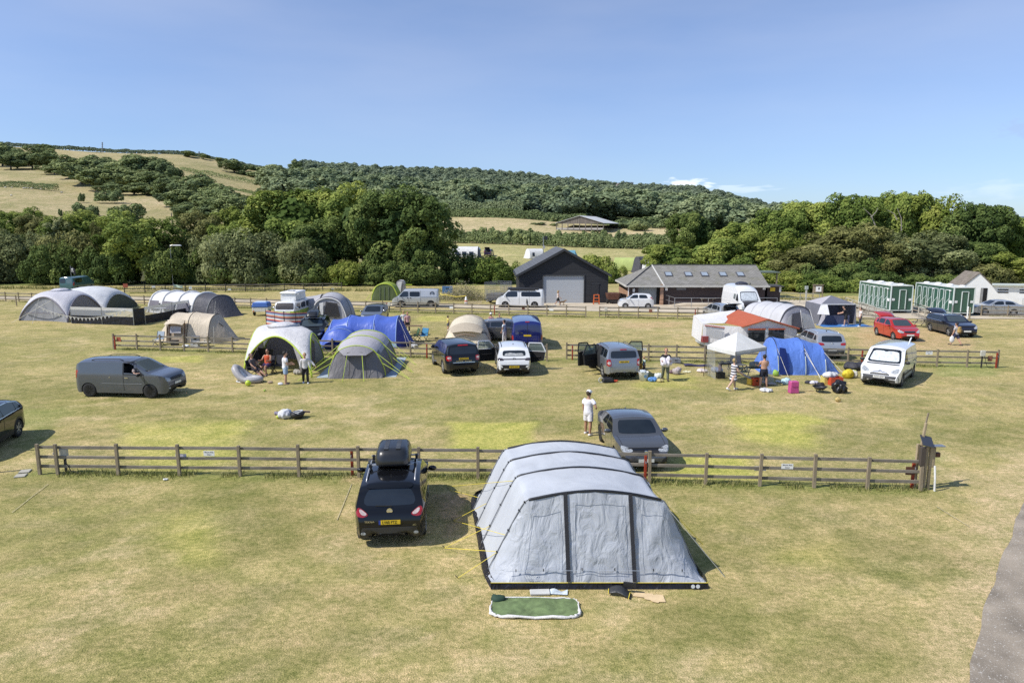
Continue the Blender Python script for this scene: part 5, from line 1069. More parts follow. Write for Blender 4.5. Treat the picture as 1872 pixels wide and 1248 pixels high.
c.patch('window','L',[(x*L,z*Hc)for x,z in hole],M_GLASS);c.ends('F','windscreen',[(-.78,.685),(.78,.685),(.66,.935),(-.66,.935)],mg,rings=6,off=.008)
q=[(.035,.625),(.245,.625),(.125,.925),(.035,.93)];c.line('window_frame','R',[(x*L,z*Hc)for x,z in q+q[:1]],M_BLACK,.05,.008)
MB().box((.12,0,.62),(.1,1.5,1.1)).build('bulkhead',M_DARK,c.t).location=(-.02,0,.33);MB().box((1.45,0,1.0),(.5,1.3,.25)).build('dashboard',M_DARK,c.t);MB().box((.42,.45,.85),(.5,.5,.25)).build('seat',M_BLACK,c.t)
sw=MB().tube([(1.03-.08*math.sin(t),-.38+.17*math.cos(t),1.14+.15*math.sin(t))for t in[k*2*math.pi/16 for k in range(16)]],.015,6,closed=True).build('steering_wheel',M_BLACK,c.t)
c.pair('F','headlight',[(.56,.5),(.90,.565),(.93,.52),(.88,.43),(.58,.43)],M_LAMP,off=.01);c.ends('F','grille',[(-.5,.45),(.5,.45),(.54,.525),(-.54,.525)],M_BLACK,off=.012);c.plate('F',.66,M_PLW);c.ends('F','air_intake',[(-.8,.18),(.8,.18),(.74,.33),(-.74,.33)],M_BLACK,off=.012);c.pair('F','fog_lamp',[(.72,.24),(.86,.26),(.84,.3),(.72,.29)],M_LAMP,off=.02)
c.pair('B','tail_light',[(.86,.5),(.97,.5),(.97,.72),(.88,.72)],M_TAIL);c.mirrors(.98,1.12,M_BLACK);c.rails(-1.55,.1,M_BLACK,.35,.07)
for side in 'LR':c.line('door_seam',side,[(.035*L,.2*Hc),(.035*L,.93*Hc)],M_DARK,.02);c.line('door_seam',side,[(.265*L,.3*Hc),(.255*L,.64*Hc)],M_DARK,.018);c.line('side_trim',side,[(-.2*L,.385*Hc),(.23*L,.385*Hc)],mat('trim_pale',(.3,.31,.33,1),rough=.3),.022,.012);c.patch('door_handle',side,[(.05*L,.53*Hc),(.09*L,.525*Hc),(.09*L,.55*Hc),(.05*L,.555*Hc)],M_CHROME,off=.03,n=12,rings=2,rnd=1);c.patch('sliding_handle',side,[(-.12*L,.54*Hc),(-.1*L,.54*Hc),(-.1*L,.555*Hc),(-.12*L,.555*Hc)],M_CHROME,off=.02,n=10,rings=2,rnd=1)
CADDY=c
def at_rear_w(ul,ur,v,ang,L,ins=.55):
 p=(P(ul,v)+P(ur,v))/2;return p+Vector((math.cos(ang),math.sin(ang),0))*(L/2-ins)
ang=heading(P(814,682),P(791.5,667));ang=(ang+R(104))/2
K2=paint('navyblack',(.009,.010,.014,1),rough=.12);L=4.78
c=Car('parked_car','black 4x4 seen from behind between the beige dome tent and the white car','car',at_rear_w(817,866,682,ang,L,.9),ang,'boxsuv',L,1.93,1.80,2.74,.87,.385,K2,spokes=10,tum=.32,sill=.34)
c.sides([[(-.43,.69),(-.31,.69),(-.31,.92),(-.415,.915)],[(-.29,.69),(-.06,.69),(-.06,.935),(-.285,.93)],[(-.04,.69),(.175,.685),(.075,.915),(-.035,.935)]],M_TINT);c.ends('B','rear_window',[(-.80,.68),(.80,.68),(.76,.90),(-.76,.90)],M_GLASS,rings=6);c.ends('F','windscreen',[(-.7,.70),(.7,.70),(.64,.93),(-.64,.93)],M_GLASS)
for sg in(1,-1):
 tl=c.ends('B','tail_light',[(.70*sg,.49),(.97*sg,.49),(.97*sg,.64),(.70*sg,.64)],M_TAIL,off=.014,rnd=1);c.ends('B','reversing_lamp',[(.74*sg,.55),(.92*sg,.55),(.92*sg,.61),(.74*sg,.61)],M_TAILW,off=.02,rnd=1,parent=tl)
c.plate('B',.98,M_PLY,'BK55 WCC',.54);c.bumper('B',.2,.40,K2);c.ends('B','chrome_strip',[(-.66,.425),(.66,.425),(.66,.445),(-.66,.445)],M_CHROME,off=.02,rnd=0);text_mesh('model_lettering','RANGE   ROVER',.09,M_CHROME,c.t,c.hit('B',0,.845,.02),(R(90),0,R(-90)),squash=1.35)
c.ends('B','brake_lamp',[(-.3,.925),(.3,.925),(.28,.95),(-.28,.95)],M_TAIL,off=.02,rnd=0);c.mirrors(.75,1.18);c.ends('B','lower_valance',[(-.85,.2),(.85,.2),(.85,.27),(-.85,.27)],M_BLACK,off=.016,rnd=1);MB().bar(c.hit('L',-1.0,.36,.05),c.hit('L',1.0,.36,.05),.1,.03).build('side_step',M_METAL,c.t)
for side in 'LR':c.seams(side,(-.05,.18))
def open_door(car,side,xh,ln,deg,z0=.34,label=None,H_=None,inner=None,out=None,rear=False):
 """a door swung out on its front hinge (hinge at xh on the given flank)"""
 sg=1 if side=='L' else-1;zb=BELT[car.prof]*car.H;zt=.95*car.H;p=car.hit(side,xh,zb*.8,.01)
 d=bpy.data.objects.new('door',None);
 pan=[(0,z0),(-ln,z0+(.22 if rear else 0)),(-ln-(.1 if rear else.02),zb),(0,zb)];mb=MB()
 mb.prism([(x,0,z)for x,z in pan],(0,.05*sg,0));fr=[(0,zb),(-.35 if not rear else-.05,zt-.02),(-ln+(.15 if rear else.03),zt),(-ln-(.1 if rear else.02),zb)]
 for a,b in zip(fr[:-1],fr[1:]):mb.bar((a[0],.025*sg,a[1]),(b[0],.025*sg,b[1]),.05,.06)
 o=mb.build('door',out or car.col,car.t,bevel=.006);o.location=(p.x,p.y,0);o.rotation_euler=(0,0,-sg*R(deg))
 MB().prism([(x*.96-.02,-.005*sg,z*.97+.02)for x,z in pan],(0,-.05*sg,0)).build('door_trim',inner or M_DARK,o);MB().bar((-.2,-.07*sg,zb*.72),(-ln*.8,-.07*sg,zb*.72),.06,.05).build('armrest',M_STEEL,o)
 MB().prism([(x,.02*sg,z)for x,z in[(fr[0][0]-.03,fr[0][1]+.02),(fr[1][0],fr[1][1]-.03),(fr[2][0]+.02,fr[2][1]-.03),(fr[3][0]+.04,fr[3][1]+.02)]],(0,.008*sg,0)).build('door_glass',MC['clear_glass'],o)
 return o
Wp=paint('white',(.74,.75,.76,1),rough=.2);L=4.58;ang=R(93.5);Hc=1.63
op=lambda L_,H_,x0,x1:[(x0*L_,.25*H_),(x1*L_,.25*H_),(x1*L_,.90*H_),(x0*L_,.90*H_)]
c=Car('parked_car','white hatchback seen from behind with two doors wide open','car',at_rear_w(911,966,683,ang,L,.85),ang,'suv',L,1.85,Hc,2.77,.86,.36,Wp,clad=.40,tum=.36)
c.sides([[(-.40,.70),(-.29,.70),(-.285,.88),(-.34,.86)],SUVW[1],SUVW[2]],[M_TINT,M_TINT,M_GLASS]);c.ends('B','rear_window',[(-.70,.69),(.70,.69),(.66,.865),(-.66,.865)],M_GLASS,rings=6);c.ends('F','windscreen',[(-.72,.69),(.72,.69),(.6,.92),(-.6,.92)],M_GLASS)
sh=c.ends('B','sunshade',[(-.6,.70),(.6,.70),(.52,.775),(.2,.80),(-.1,.77),(-.5,.79)],mat('rear_clutter',(.42,.43,.44,1),rough=.3,var=.4,scale=9),off=.012)
c.ends('B','light_strip',[(-.94,.575),(.94,.575),(.94,.605),(-.94,.605)],mat('lamp_dark',(.05,.04,.045,1),rough=.15,coat=1),off=.014,rnd=0);c.pair('B','tail_light',[(.6,.555),(.96,.55),(.96,.635),(.66,.62)],mat('lamp_dark',(.05,.04,.045,1)),off=.018,rnd=1)
def roundel(car,side,a,z,r,m=M_CHROME,off=.02):
 p=car.hit(side,a,z,off);t_=[k*2*math.pi/20 for k in range(20)]
 f=(lambda x,y:(0,x,y))if side in 'BF' else(lambda x,y:(x,0,y));mb=MB();mb.tube([f(r*math.cos(q),r*math.sin(q))for q in t_],r*.12,5,closed=True)
 for q in([(-.62,.70),(-.22,-.1),(0,.38),(.22,-.1),(.62,.70)],[(-.86,.36),(-.36,-.86),(0,-.12),(.36,-.86),(.86,.36)]):mb.tube([f(x*r*.95,y*r*.95)for x,y in q],r*.09,4)
 o=mb.build('badge',m,car.t);o.location=p;return o
roundel(c,'B',0,.955,.075,M_STEEL);c.plate('B',.56,M_PLY,'GP73 ONO',.54);c.bumper('B',.18,.41);c.pair('B','bumper_vent',[(.66,.36),(.92,.43),(.92,.36),(.7,.31)],Wp,off=.02);c.mirrors(.8,1.06,M_BLACK)
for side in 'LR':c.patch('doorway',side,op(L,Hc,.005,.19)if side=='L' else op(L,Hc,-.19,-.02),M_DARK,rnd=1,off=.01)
for side in 'LR':c.seams(side,(-.035,.2))
open_door(c,'L',.19*L,1.05,72,out=Wp);open_door(c,'R',-.02*L,.95,68,rear=True,out=Wp);MB().box((0,0,.02),(.16,.05,.05),taper=.4).build('aerial_fin',M_BLACK,c.t).location=c.hit('T',-1.1,0,0);c.rails(-1.5,.1,M_BLACK,.36,.03)
S=paint('steel_silver',(.27,.29,.32,1),.55,.3);L=4.5;Hc=1.74;ang=heading(P(1103,689),P(1076,672));ang=(ang+R(96))/2
c=Car('parked_car','silver 4x4 seen from behind with black-lined doors open on both sides','car',at_rear_w(1103,1160,689,ang,L,.9),ang,'boxsuv',L,1.91,Hc,2.66,.86,.37,S,clad=.0,tum=.34,sill=.34)
c.sides([[(-.43,.69),(-.30,.69),(-.30,.92),(-.41,.915)],[(-.285,.69),(-.06,.69),(-.06,.935),(-.285,.93)],[(-.04,.69),(.175,.685),(.075,.915),(-.035,.935)]],M_TINT);c.ends('B','rear_window',[(-.76,.685),(.76,.685),(.72,.90),(-.72,.90)],M_GLASS,rings=6);c.ends('F','windscreen',[(-.7,.70),(.7,.70),(.64,.93),(-.64,.93)],M_GLASS)
for sg in(1,-1):
 tl=c.ends('B','tail_light',[(.72*sg,.45),(.95*sg,.45),(.95*sg,.66),(.76*sg,.66)],M_TAIL,off=.014,rnd=1);c.ends('B','reversing_lamp',[(.77*sg,.50),(.92*sg,.50),(.92*sg,.59),(.77*sg,.59)],M_TAILW,off=.02,rnd=1,parent=tl)
c.plate('B',1.0,M_PLY,'WJ10 UFW',.54);c.bumper('B',.24,.42,S);c.ends('B','lower_valance',[(-.8,.2),(.8,.2),(.8,.26),(-.8,.26)],M_BLACK,off=.016,rnd=1);c.ends('B','brake_lamp',[(-.2,.925),(.2,.925),(.18,.945),(-.18,.945)],M_TAIL,off=.02,rnd=0)
c.rails(-1.6,.2,mat('rail_grey',(.12,.125,.135,1),rough=.4,metal=.5),.36,.07);c.mirrors(.72,1.15);MB().lathe([(.012,0),(.006,.16),(0,.17)],n=6).build('aerial',M_BLACK,c.t).location=c.hit('T',-.2,-.3,0);MB().lathe([(.03,0),(.05,.03),(.03,.06),(0,.07)],n=10).build('tow_ball',M_STEEL,c.t).location=(-L/2-.06,0,.42)
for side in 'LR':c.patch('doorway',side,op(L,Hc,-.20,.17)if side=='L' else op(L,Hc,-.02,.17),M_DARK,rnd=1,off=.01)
open_door(c,'L',.17*L,.98,66,out=M_BLACK);open_door(c,'L',-.04*L,.9,62,rear=True,out=M_BLACK);open_door(c,'R',.17*L,1.0,64,out=M_BLACK)
FREE=c
loc,ang,wbm=by_wheels(1659.5,697,1640,706.5,3.0,.93,4.8,1.9,'L');L=4.81;Hc=1.94;ang=heading(P(1627,672),P(1603,707))*.55+ang*.45
c=Car('white_van','white panel van parked nose towards the camera with a silver windscreen shade','van',at_front(1605,708,ang,L),ang,'dispatch',L,1.9,Hc,3.0,.93,.33,Wp,rim=M_METAL,spokes=8,clad=.33,tum=.3)
c.ends('F','windscreen',[(-.84,.60),(.84,.60),(.70,.925),(-.70,.925)],M_GLASS,rings=6);c.ends('F','sun_shade',[(-.74,.635),(.74,.635),(.62,.865),(.15,.88),(0,.845),(-.15,.88),(-.62,.865)],mat('silver_shade',(.6,.64,.66,1),rough=.35,metal=.2,var=.25,scale=7,bump=.6,bscale=9),off=.014,rings=6)
c.sides([[(.10,.60),(.30,.585),(.19,.90),(.10,.91)]]);c.pair('F','headlight',[(.52,.445),(.84,.52),(.92,.48),(.86,.40),(.56,.39)],M_LAMP,off=.012);c.bumper('F',.14,.33,mat('bumper_dark',(.07,.072,.078,1),rough=.5));c.ends('F','grille',[(-.5,.345),(.5,.345),(.46,.385),(-.46,.385)],M_BLACK,off=.018,rnd=1)
c.plate('F',.56,M_PLW,'AD09 DDN',.54)
for dz in(0,.045):c.line('chevron_badge','F',[(-.34,.775+dz*.3),(-.1,.80+dz*.3),(0,.83+dz),(.1,.80+dz*.3),(.34,.775+dz*.3)],M_CHROME,.018,.02,6)
c.mirrors(1.25,1.18,M_BLACK);c.line('scuttle_line','F',[(-.76,1.12),(.76,1.12)],M_BLACK,.03,.008)
for side in 'LR':c.line('door_seam',side,[(.085*L,.16*Hc),(.085*L,.93*Hc)],M_DARK,.018);c.line('door_seam',side,[(-.18*L,.16*Hc),(-.18*L,.9*Hc)],M_DARK,.016);c.line('door_rail',side,[(-.46*L,.53*Hc),(-.18*L,.53*Hc)],M_BLACK,.03,.008);c.line('side_trim',side,[(-.2*L,.30*Hc),(.25*L,.30*Hc)],M_BLACK,.09,.014)
o=MB().tube([(0,0,0),(-.25,0,.12),(-.5,0,.2)],.035,6).build('roof_tube',M_WHITE,c.t);o.location=c.hit('T',-1.6,.6,.02)
B=paint('deep_blue',(.012,.02,.16,1),.2,.22);ang=R(92);L=5.0;Hc=2.0
c=Car('blue_van','deep blue high-roofed van seen from behind, beside the beige dome tent','van',at_rear(964,641,ang,L),ang,'van',L,2.06,Hc,3.3,1.0,.35,B,tum=.3)
c.ends('B','rear_window',[(-.80,.50),(-.02,.53),(-.02,.86),(-.80,.86)],mat('blue_glass',(.01,.014,.10,1),rough=.06,coat=1),off=.008);c.ends('B','rear_window',[(.02,.53),(.80,.53),(.80,.86),(.02,.86)],mat('blue_glass',(.01,.014,.10,1)),off=.008);c.line('door_seam','B',[(0,.25*Hc),(0,.93*Hc)],M_DARK,.02,.01)
c.pair('B','tail_light',[(.88,.36),(.99,.36),(.99,.52),(.9,.52)],M_TAIL,off=.014);c.ends('B','brake_lamp',[(-.14,.945),(.14,.945),(.13,.965),(-.13,.965)],M_TAIL,off=.02,rnd=0);c.bumper('B',.15,.28);c.plate('B',1.02,M_PLY,None,.5);c.sides([[(.16,.6),(.34,.6),(.25,.87),(.16,.88)]]);c.mirrors(1.7,1.5,M_BLACK);text_mesh('model_lettering','TRANSIT',.1,M_CHROME,c.t,c.hit('B',.5,1.2,.02),(R(90),0,R(-90)))
loc,ang,_=by_wheels(892,622,960,624,2.7,.9,4.6,1.8,'R');L=4.62;Hc=1.5;E=paint('mid_grey',(.10,.105,.12,1),.4,.3)
c=Car('parked_car','grey estate car half hidden behind the beige dome tent and the blue van','car',loc,R(-2),'estate',L,1.8,Hc,2.7,.92,.325,E);c.sides([[(-.40,.70),(-.28,.70),(-.275,.9),(-.36,.87)],[(-.26,.70),(-.045,.70),(-.045,.93),(-.255,.92)],[(-.025,.70),(.19,.69),(.07,.91),(-.02,.93)]]);c.ends('F','windscreen',[(-.74,.70),(.74,.70),(.64,.93),(-.64,.93)],M_GLASS);c.ends('B','rear_window',[(-.66,.72),(.66,.72),(.6,.9),(-.6,.9)],M_GLASS);c.pair('B','tail_light',[(.7,.55),(.95,.55),(.95,.7),(.75,.7)],M_TAIL);c.rails(-1.6,.1,M_ALLOY,.36);c.mirrors(.75,1.0)
for side in 'LR':c.seams(side,(-.035,.2))
c.line('waist_highlight','R',[(-.45*L,.655*Hc),(.2*L,.64*Hc)],M_CHROME,.02,.008)
E2=paint('blue_grey',(.16,.18,.21,1),.45,.28);ang=R(-91);L=4.3
c=Car('parked_car','blue-grey car facing the camera at the back fence, behind the blue tent','car',at_front(676,594,ang,L),ang,'hatch',L,1.78,1.5,2.6,.85,.32,E2);c.ends('F','windscreen',[(-.78,.67),(.78,.67),(.66,.945),(-.66,.945)],M_GLASS,rings=6);c.sides(SUVW);c.pair('F','headlight',[(.5,.5),(.88,.56),(.88,.48),(.55,.45)],M_LAMP);c.ends('F','grille',[(-.4,.38),(.4,.38),(.42,.46),(-.42,.46)],M_BLACK);c.mirrors(.75,.98);c.plate('F',.42,M_PLW)
ang=heading(P(592,607),P(566,634));L=4.7;Hc=1.78
c=Car('parked_car','black 4x4 with a roof box standing behind the white and lime dome tent','car',at_front(566,634,ang,L),ang,'boxsuv',L,1.9,Hc,2.7,.9,.37,K2,clad=.5,tum=.34,sill=.32);c.ends('F','windscreen',[(-.78,.70),(.78,.70),(.68,.935),(-.68,.935)],mat('bright_glass',(.05,.065,.07,1),rough=.04,coat=1),rings=6);c.sides([[(-.43,.69),(-.31,.69),(-.31,.92),(-.415,.915)],[(-.29,.69),(-.06,.69),(-.06,.935),(-.285,.93)],[(-.04,.69),(.175,.685),(.075,.915),(-.035,.935)]],M_TINT);c.pair('F','headlight',[(.6,.5),(.9,.55),(.9,.48),(.6,.45)],M_LAMP);c.mirrors(.8,1.15);c.rails(-1.5,.2,M_ALLOY,.36)
for side in 'LR':c.seams(side,(-.05,.18))
rootbox('black roof box on the black 4x4 behind the white dome tent',c,-.05,.85,1.8,.4,'roof bar of the black 4x4 behind the white dome',(-.6,.45))
LM=paint('lime',(.40,.52,.05,1),rough=.25);L=4.4;Hc=1.95;ang=R(-93)
c=Car('camper_van','lime green and white old camper van with raised white roof and covered windscreen','camper van',at_front(520,592,ang,L),ang,'t2',L,1.86,Hc,2.4,1.0,.33,LM,rim=M_CHROME,tum=.25)
for k,f in enumerate(c.body.data.polygons):
 pass
c.body.data.materials.append(Wp)
for f in c.body.data.polygons:
 if f.center.z>.56*Hc:f.material_index=1
c.ends('F','screen_cover',[(-.86,.63),(.86,.63),(.8,.9),(-.8,.9)],mat('cover_black',(.03,.028,.034,1),rough=.6,bump=.9,bscale=6),off=.03,rings=6);c.ends('F','front_badge_panel',[(-.55,.46),(.55,.46),(.62,.55),(-.62,.55)],mat('pale_lime',(.6,.68,.38,1),rough=.3),off=.01);c.pair('F','headlight',[(.6,.38),(.78,.38),(.78,.49),(.6,.49)],mat('lamp_brown',(.16,.1,.04,1),rough=.2,coat=1),off=.03);c.bumper('F',.15,.24,Wp);c.plate('F',.5,M_PLW,None,.4);roundel(c,'F',0,.95,.14,M_WHITE)
c.sides([[(-.42,.62),(-.2,.62),(-.2,.86),(-.42,.86)],[(-.16,.62),(.1,.62),(.1,.86),(-.16,.86)],[(.14,.62),(.36,.62),(.33,.86),(.14,.86)]]);c.mirrors(1.75,1.3,M_CHROME);c.line('white_trim','F',[(-.8,.575*Hc),(.8,.575*Hc)],M_WHITE,.05,.015)
mb=MB();mb.box((-.2,0,Hc+.28),(2.5,1.35,.62),taper=.97);mb.build('pop_top_walls',mat('canvas_white',(.70,.70,.68,1),rough=.8,bump=.5,bscale=8),c.t);MB().box((-.2,0,Hc+.63),(2.7,1.5,.12),taper=.86).build('pop_top_lid',M_WHITE,c.t,bevel=.03);MB().box((.1,0,Hc+.72),(.5,.5,.07)).build('roof_vent',mat('vent_grey',(.4,.41,.42,1)),c.t,bevel=.02);MB().tube([(1.0,.62,Hc+.3),(1.0,.95,Hc+.55),(1.0,.7,Hc+.6)],.025,5).build('roof_strut',M_WHITE,c.t)
SV=paint('silver_white',(.52,.53,.55,1),.3,.3)
loc,ang,wbm=by_wheels(786.5,562.5,733,562.5,2.92,.95,4.79,1.84,'L');L=4.79*1.02;Hc=1.94
c=Car('camper_van','silver van with dark lower bumpers and round black emblem, parked on the dirt road','van',loc,ang,'van',L,1.84,Hc,wbm,1.02,.33,SV,clad=.30,tum=.3,spokes=7)
c.sides([[(-.10,.60),(.115,.60),(.115,.86),(-.10,.86)],[(.14,.585),(.345,.585),(.25,.87),(.145,.875)]],[M_TINT,M_GLASS]);c.ends('F','windscreen',[(-.8,.6),(.8,.6),(.7,.94),(-.7,.94)],M_GLASS);c.pair('F','headlight',[(.55,.40),(.9,.45),(.9,.36),(.55,.34)],M_LAMP);c.mirrors(1.45,1.2,M_BLACK);roundel(c,'L',-.36*L,.75*Hc,.22,M_STEEL,.004)
for f in(-.115,.13,.37):c.line('door_seam','L',[(f*L,.2*Hc),(f*L,.9*Hc)],M_DARK,.02)
c.line('door_rail','L',[(-.46*L,.57*Hc),(-.12*L,.57*Hc)],M_STEEL,.03,.008);c.patch('door_handle','L',[(.08*L,.5*Hc),(.11*L,.5*Hc),(.11*L,.56*Hc),(.08*L,.56*Hc)],M_BLACK,off=.02,n=10,rnd=1);c.patch('door_handle','L',[(.145*L,.5*Hc),(.17*L,.5*Hc),(.17*L,.56*Hc),(.145*L,.56*Hc)],M_BLACK,off=.02,n=10,rnd=1)
loc,ang,wbm=by_wheels(977,563,923.5,562.5,3.0,.95,4.89,1.9,'L');L=4.95;Hc=1.94
c=Car('camper_van','white camper van with black windows and a dark figure decal, in front of the barn','van',loc,ang,'van',L,1.9,Hc,wbm,.98,.34,Wp,tum=.3,spokes=5)
c.sides([[(-.44,.61),(-.03,.61),(-.03,.86),(-.42,.86)],[(.045,.59),(.335,.585),(.245,.87),(.05,.875)]],[M_TINT,M_GLASS]);c.ends('F','windscreen',[(-.8,.6),(.8,.6),(.7,.94),(-.7,.94)],M_GLASS);c.pair('F','headlight',[(.55,.40),(.9,.46),(.9,.37),(.55,.34)],M_LAMP);c.mirrors(1.45,1.2);c.patch('figure_decal','L',[(-.165*L,.14*Hc),(-.15*L,.14*Hc),(-.135*L,.3*Hc),(-.14*L,.43*Hc),(-.15*L,.55*Hc),(-.165*L,.43*Hc),(-.175*L,.3*Hc)],M_STEEL,off=.006,rnd=1)
for f in(.01,-.2):c.line('door_seam','L',[(f*L,.2*Hc),(f*L,.9*Hc)],M_DARK,.02)
mb=MB();mb.box((-.3,-.0,0),(3.2,1.5,.09));o=mb.build('roof_panel',M_BLACK,c.t,bevel=.03);o.location=(0,0,Hc+.015);MB().tube([(-1.6,.88,Hc-.1),(1.0,.88,Hc-.1)],.06,8).build('awning_tube',M_BLACK,c.t);c.line('window_stripe','R',[(-.44*L,.73*Hc),(.3*L,.73*Hc)],M_BLACK,.3,.004)
loc,ang,wbm=by_wheels(1185.4,564.4,1144,564,2.38,.72,3.57,1.6,'L')
c=Car('parked_car','small white hatchback driving past the wash block','car',loc,ang,'hatch',3.62,1.62,1.54,wbm,.74,.29,Wp,spokes=8,tum=.34);c.sides([[(-.33,.70),(-.08,.70),(-.08,.93),(-.28,.92)],[(-.055,.70),(.2,.69),(.075,.92),(-.05,.935)]]);c.ends('F','windscreen',[(-.76,.68),(.76,.68),(.64,.94),(-.64,.94)],M_GLASS);c.pair('F','headlight',[(.5,.48),(.9,.6),(.9,.5),(.55,.42)],M_LAMP);c.mirrors(.65,1.0);c.ends('F','grille',[(-.6,.24),(.6,.24),(.5,.34),(-.5,.34)],M_BLACK);c.plate('F',.42,M_PLW);c.pair('B','tail_light',[(.7,.6),(.95,.6),(.93,.8),(.78,.8)],M_TAIL)
for side in 'LR':c.seams(side,(-.07,.2))
ang=R(-88);L=5.9;Hc=2.75
c=Car('motorhome','white high-roofed motorhome with silver windscreen cover and black bonnet cover','motorhome',at_front(1375,578,ang,L),ang,'hightop',L,2.1,Hc,3.3,1.0,.34,Wp,tum=.24)
c.ends('F','windscreen',[(-.82,.49),(.82,.49),(.72,.79),(-.72,.79)],M_GLASS,rings=6);c.ends('F','silver_cover',[(-.76,.51),(.76,.51),(.68,.76),(-.68,.76)],mat('silver_shade',(.6,.64,.66,1)),off=.014,rings=6);c.patch('bonnet_cover','T',[(2.22,-.8),(2.22,.8),(2.78,.72),(2.78,-.72)],mat('cover_black',(.03,.028,.034,1)),off=.02);c.ends('F','front_cover',[(-.7,.28),(.7,.28),(.76,.42),(-.76,.42)],mat('cover_black',(.03,.028,.034,1)),off=.02);c.pair('F','headlight',[(.66,.28),(.92,.33),(.92,.25),(.7,.22)],M_LAMP,off=.03)
c.patch('window','R',[(.1*L,.52*Hc),(.19*L,.52*Hc),(.19*L,.70*Hc),(.1*L,.70*Hc)],mat('camper_window',(.16,.19,.2,1),rough=.1,coat=1));c.sides([[(.22,.48),(.345,.475),(.27,.71),(.225,.72)]]);c.mirrors(1.9,1.45,M_BLACK);c.bumper('F',.12,.2,Wp);roof=c.hit('T',-.9,0,0).z
t=thing('roof_load','dark covered load strapped on the motorhome roof','roof load',c.t.matrix_basis@Vector((-.2,0,roof)),ang);MB().lathe([(0,-.7),(.2,-.66),(.27,-.3),(.27,.3),(.18,.66),(0,.7)],n=14,axis='x').build('cover',mat('tarp_navy',(.03,.035,.055,1),rough=.6,bump=.8,bscale=8),t,smooth=True).scale=(1,2.0,.9);MB().bar((.9,-.6,.04),(.9,.6,.04),.05).build('rack_bar',M_STEEL,t)
for y in(-.5,.5):MB().bar((.9,y,0),(.9,y,.2),.05).build('rack_post',M_STEEL,t)
def tailgate(car,m,xh,ang_,ln=.85,w=.66,glass=True):
 z=float(np.interp(xh,car.px,car.pz))+.01;mb=MB();W2=car.W*w/2
 def f(u,v):y=(u*2-1)*W2*(1+.12*v);x=-ln*v;return(x,y,.02+.1*math.sin(v*2.2)-.05*(2*u-1)**2)
 o=mb.grid(f,8,8).build('tailgate',m,car.t,smooth=True,solid=.05);o.location=(xh,0,z);o.rotation_euler=(0,ang_,0)
 MB().grid(lambda u,v:(-ln*(.1+.46*v),(u*2-1)*W2*.86,-.02+.1*math.sin((.1+.46*v)*2.2)-.05*(2*u-1)**2),6,4).build('rear_glass',M_TINT,o,smooth=True)
 MB().grid(lambda u,v:(-ln*(.6+.38*v),(u*2-1)*W2*.95,-.035+.1*math.sin((.6+.38*v)*2.2)-.05*(2*u-1)**2),6,4).build('inner_trim',M_BLACK,o,smooth=True)
 car.ends('B','boot_opening',[(-.74,.46),(.74,.46),(.66,.9),(-.66,.9)],M_DARK,off=.012,rings=6)
 for sg in(1,-1):MB().bar((xh-.02,sg*W2*.98,z-.1),(xh-ln*.5*math.cos(ang_),sg*W2*.98,z+ln*.5*math.sin(ang_)-.03),.02).build('gas_strut',M_STEEL,car.t)
 return o
SI=paint('silver',(.46,.48,.5,1),.5,.28)
ang=R(98);L=4.5;c=Car('parked_car','silver estate with open tailgate and a person leaning into the boot','car',at_rear(1336,591,ang,L),ang,'suv',L,1.8,1.56,2.68,.88,.33,SI,tum=.34);c.sides(SUVW);c.ends('F','windscreen',[(-.72,.69),(.72,.69),(.6,.92),(-.6,.92)],M_GLASS);c.pair('B','tail_light',[(.72,.56),(.96,.56),(.96,.66),(.74,.65)],M_TAIL,off=.016);tailgate(c,SI,-.40*L,R(12),.95);c.mirrors(.75,1.02);c.rails(-1.4,.2,M_BLACK,.36,.04);c.plate('B',.6,M_PLY)
for side in 'LR':c.seams(side,(-.035,.2))
SILVERHATCH=c
ang=R(88);L=4.43;c=Car('parked_car','silver crossover with dark rear window parked behind the blue tunnel tent','car',at_rear(1521,658,ang,L),ang,'suv',L,1.81,1.66,2.6,.88,.34,SI,clad=.36,tum=.34);c.sides([[(-.395,.70),(-.30,.695),(-.30,.88),(-.35,.86)],SUVW[1],SUVW[2]],M_GLASS);c.ends('B','rear_window',[(-.70,.66),(.70,.66),(.66,.88),(-.66,.88)],M_GLASS,rings=6);c.pair('B','tail_light',[(.52,.545),(.95,.555),(.94,.64),(.58,.625)],M_TAIL,off=.014);c.bumper('B',.17,.36,mat('bumper_dark',(.07,.072,.078,1)));c.ends('B','silver_strip',[(-.6,.2),(.6,.2),(.55,.25),(-.55,.25)],SI,off=.02);c.plate('B',.64,M_PLW,None);roundel(c,'B',0,.98,.07);c.mirrors(.78,1.06);c.rails(-1.4,.2,M_ALLOY,.36,.04);MB().box((0,0,.02),(.14,.05,.06),taper=.4).build('aerial_fin',M_BLACK,c.t).location=c.hit('T',-1.1,0,0)
for side in 'LR':c.seams(side,(-.035,.2))
RD_=paint('red',(.42,.022,.016,1),rough=.2)
loc,ang,wbm=by_wheels(1605,613,1633,621.5,2.46,.85,4.0,1.64,'R');L=4.0
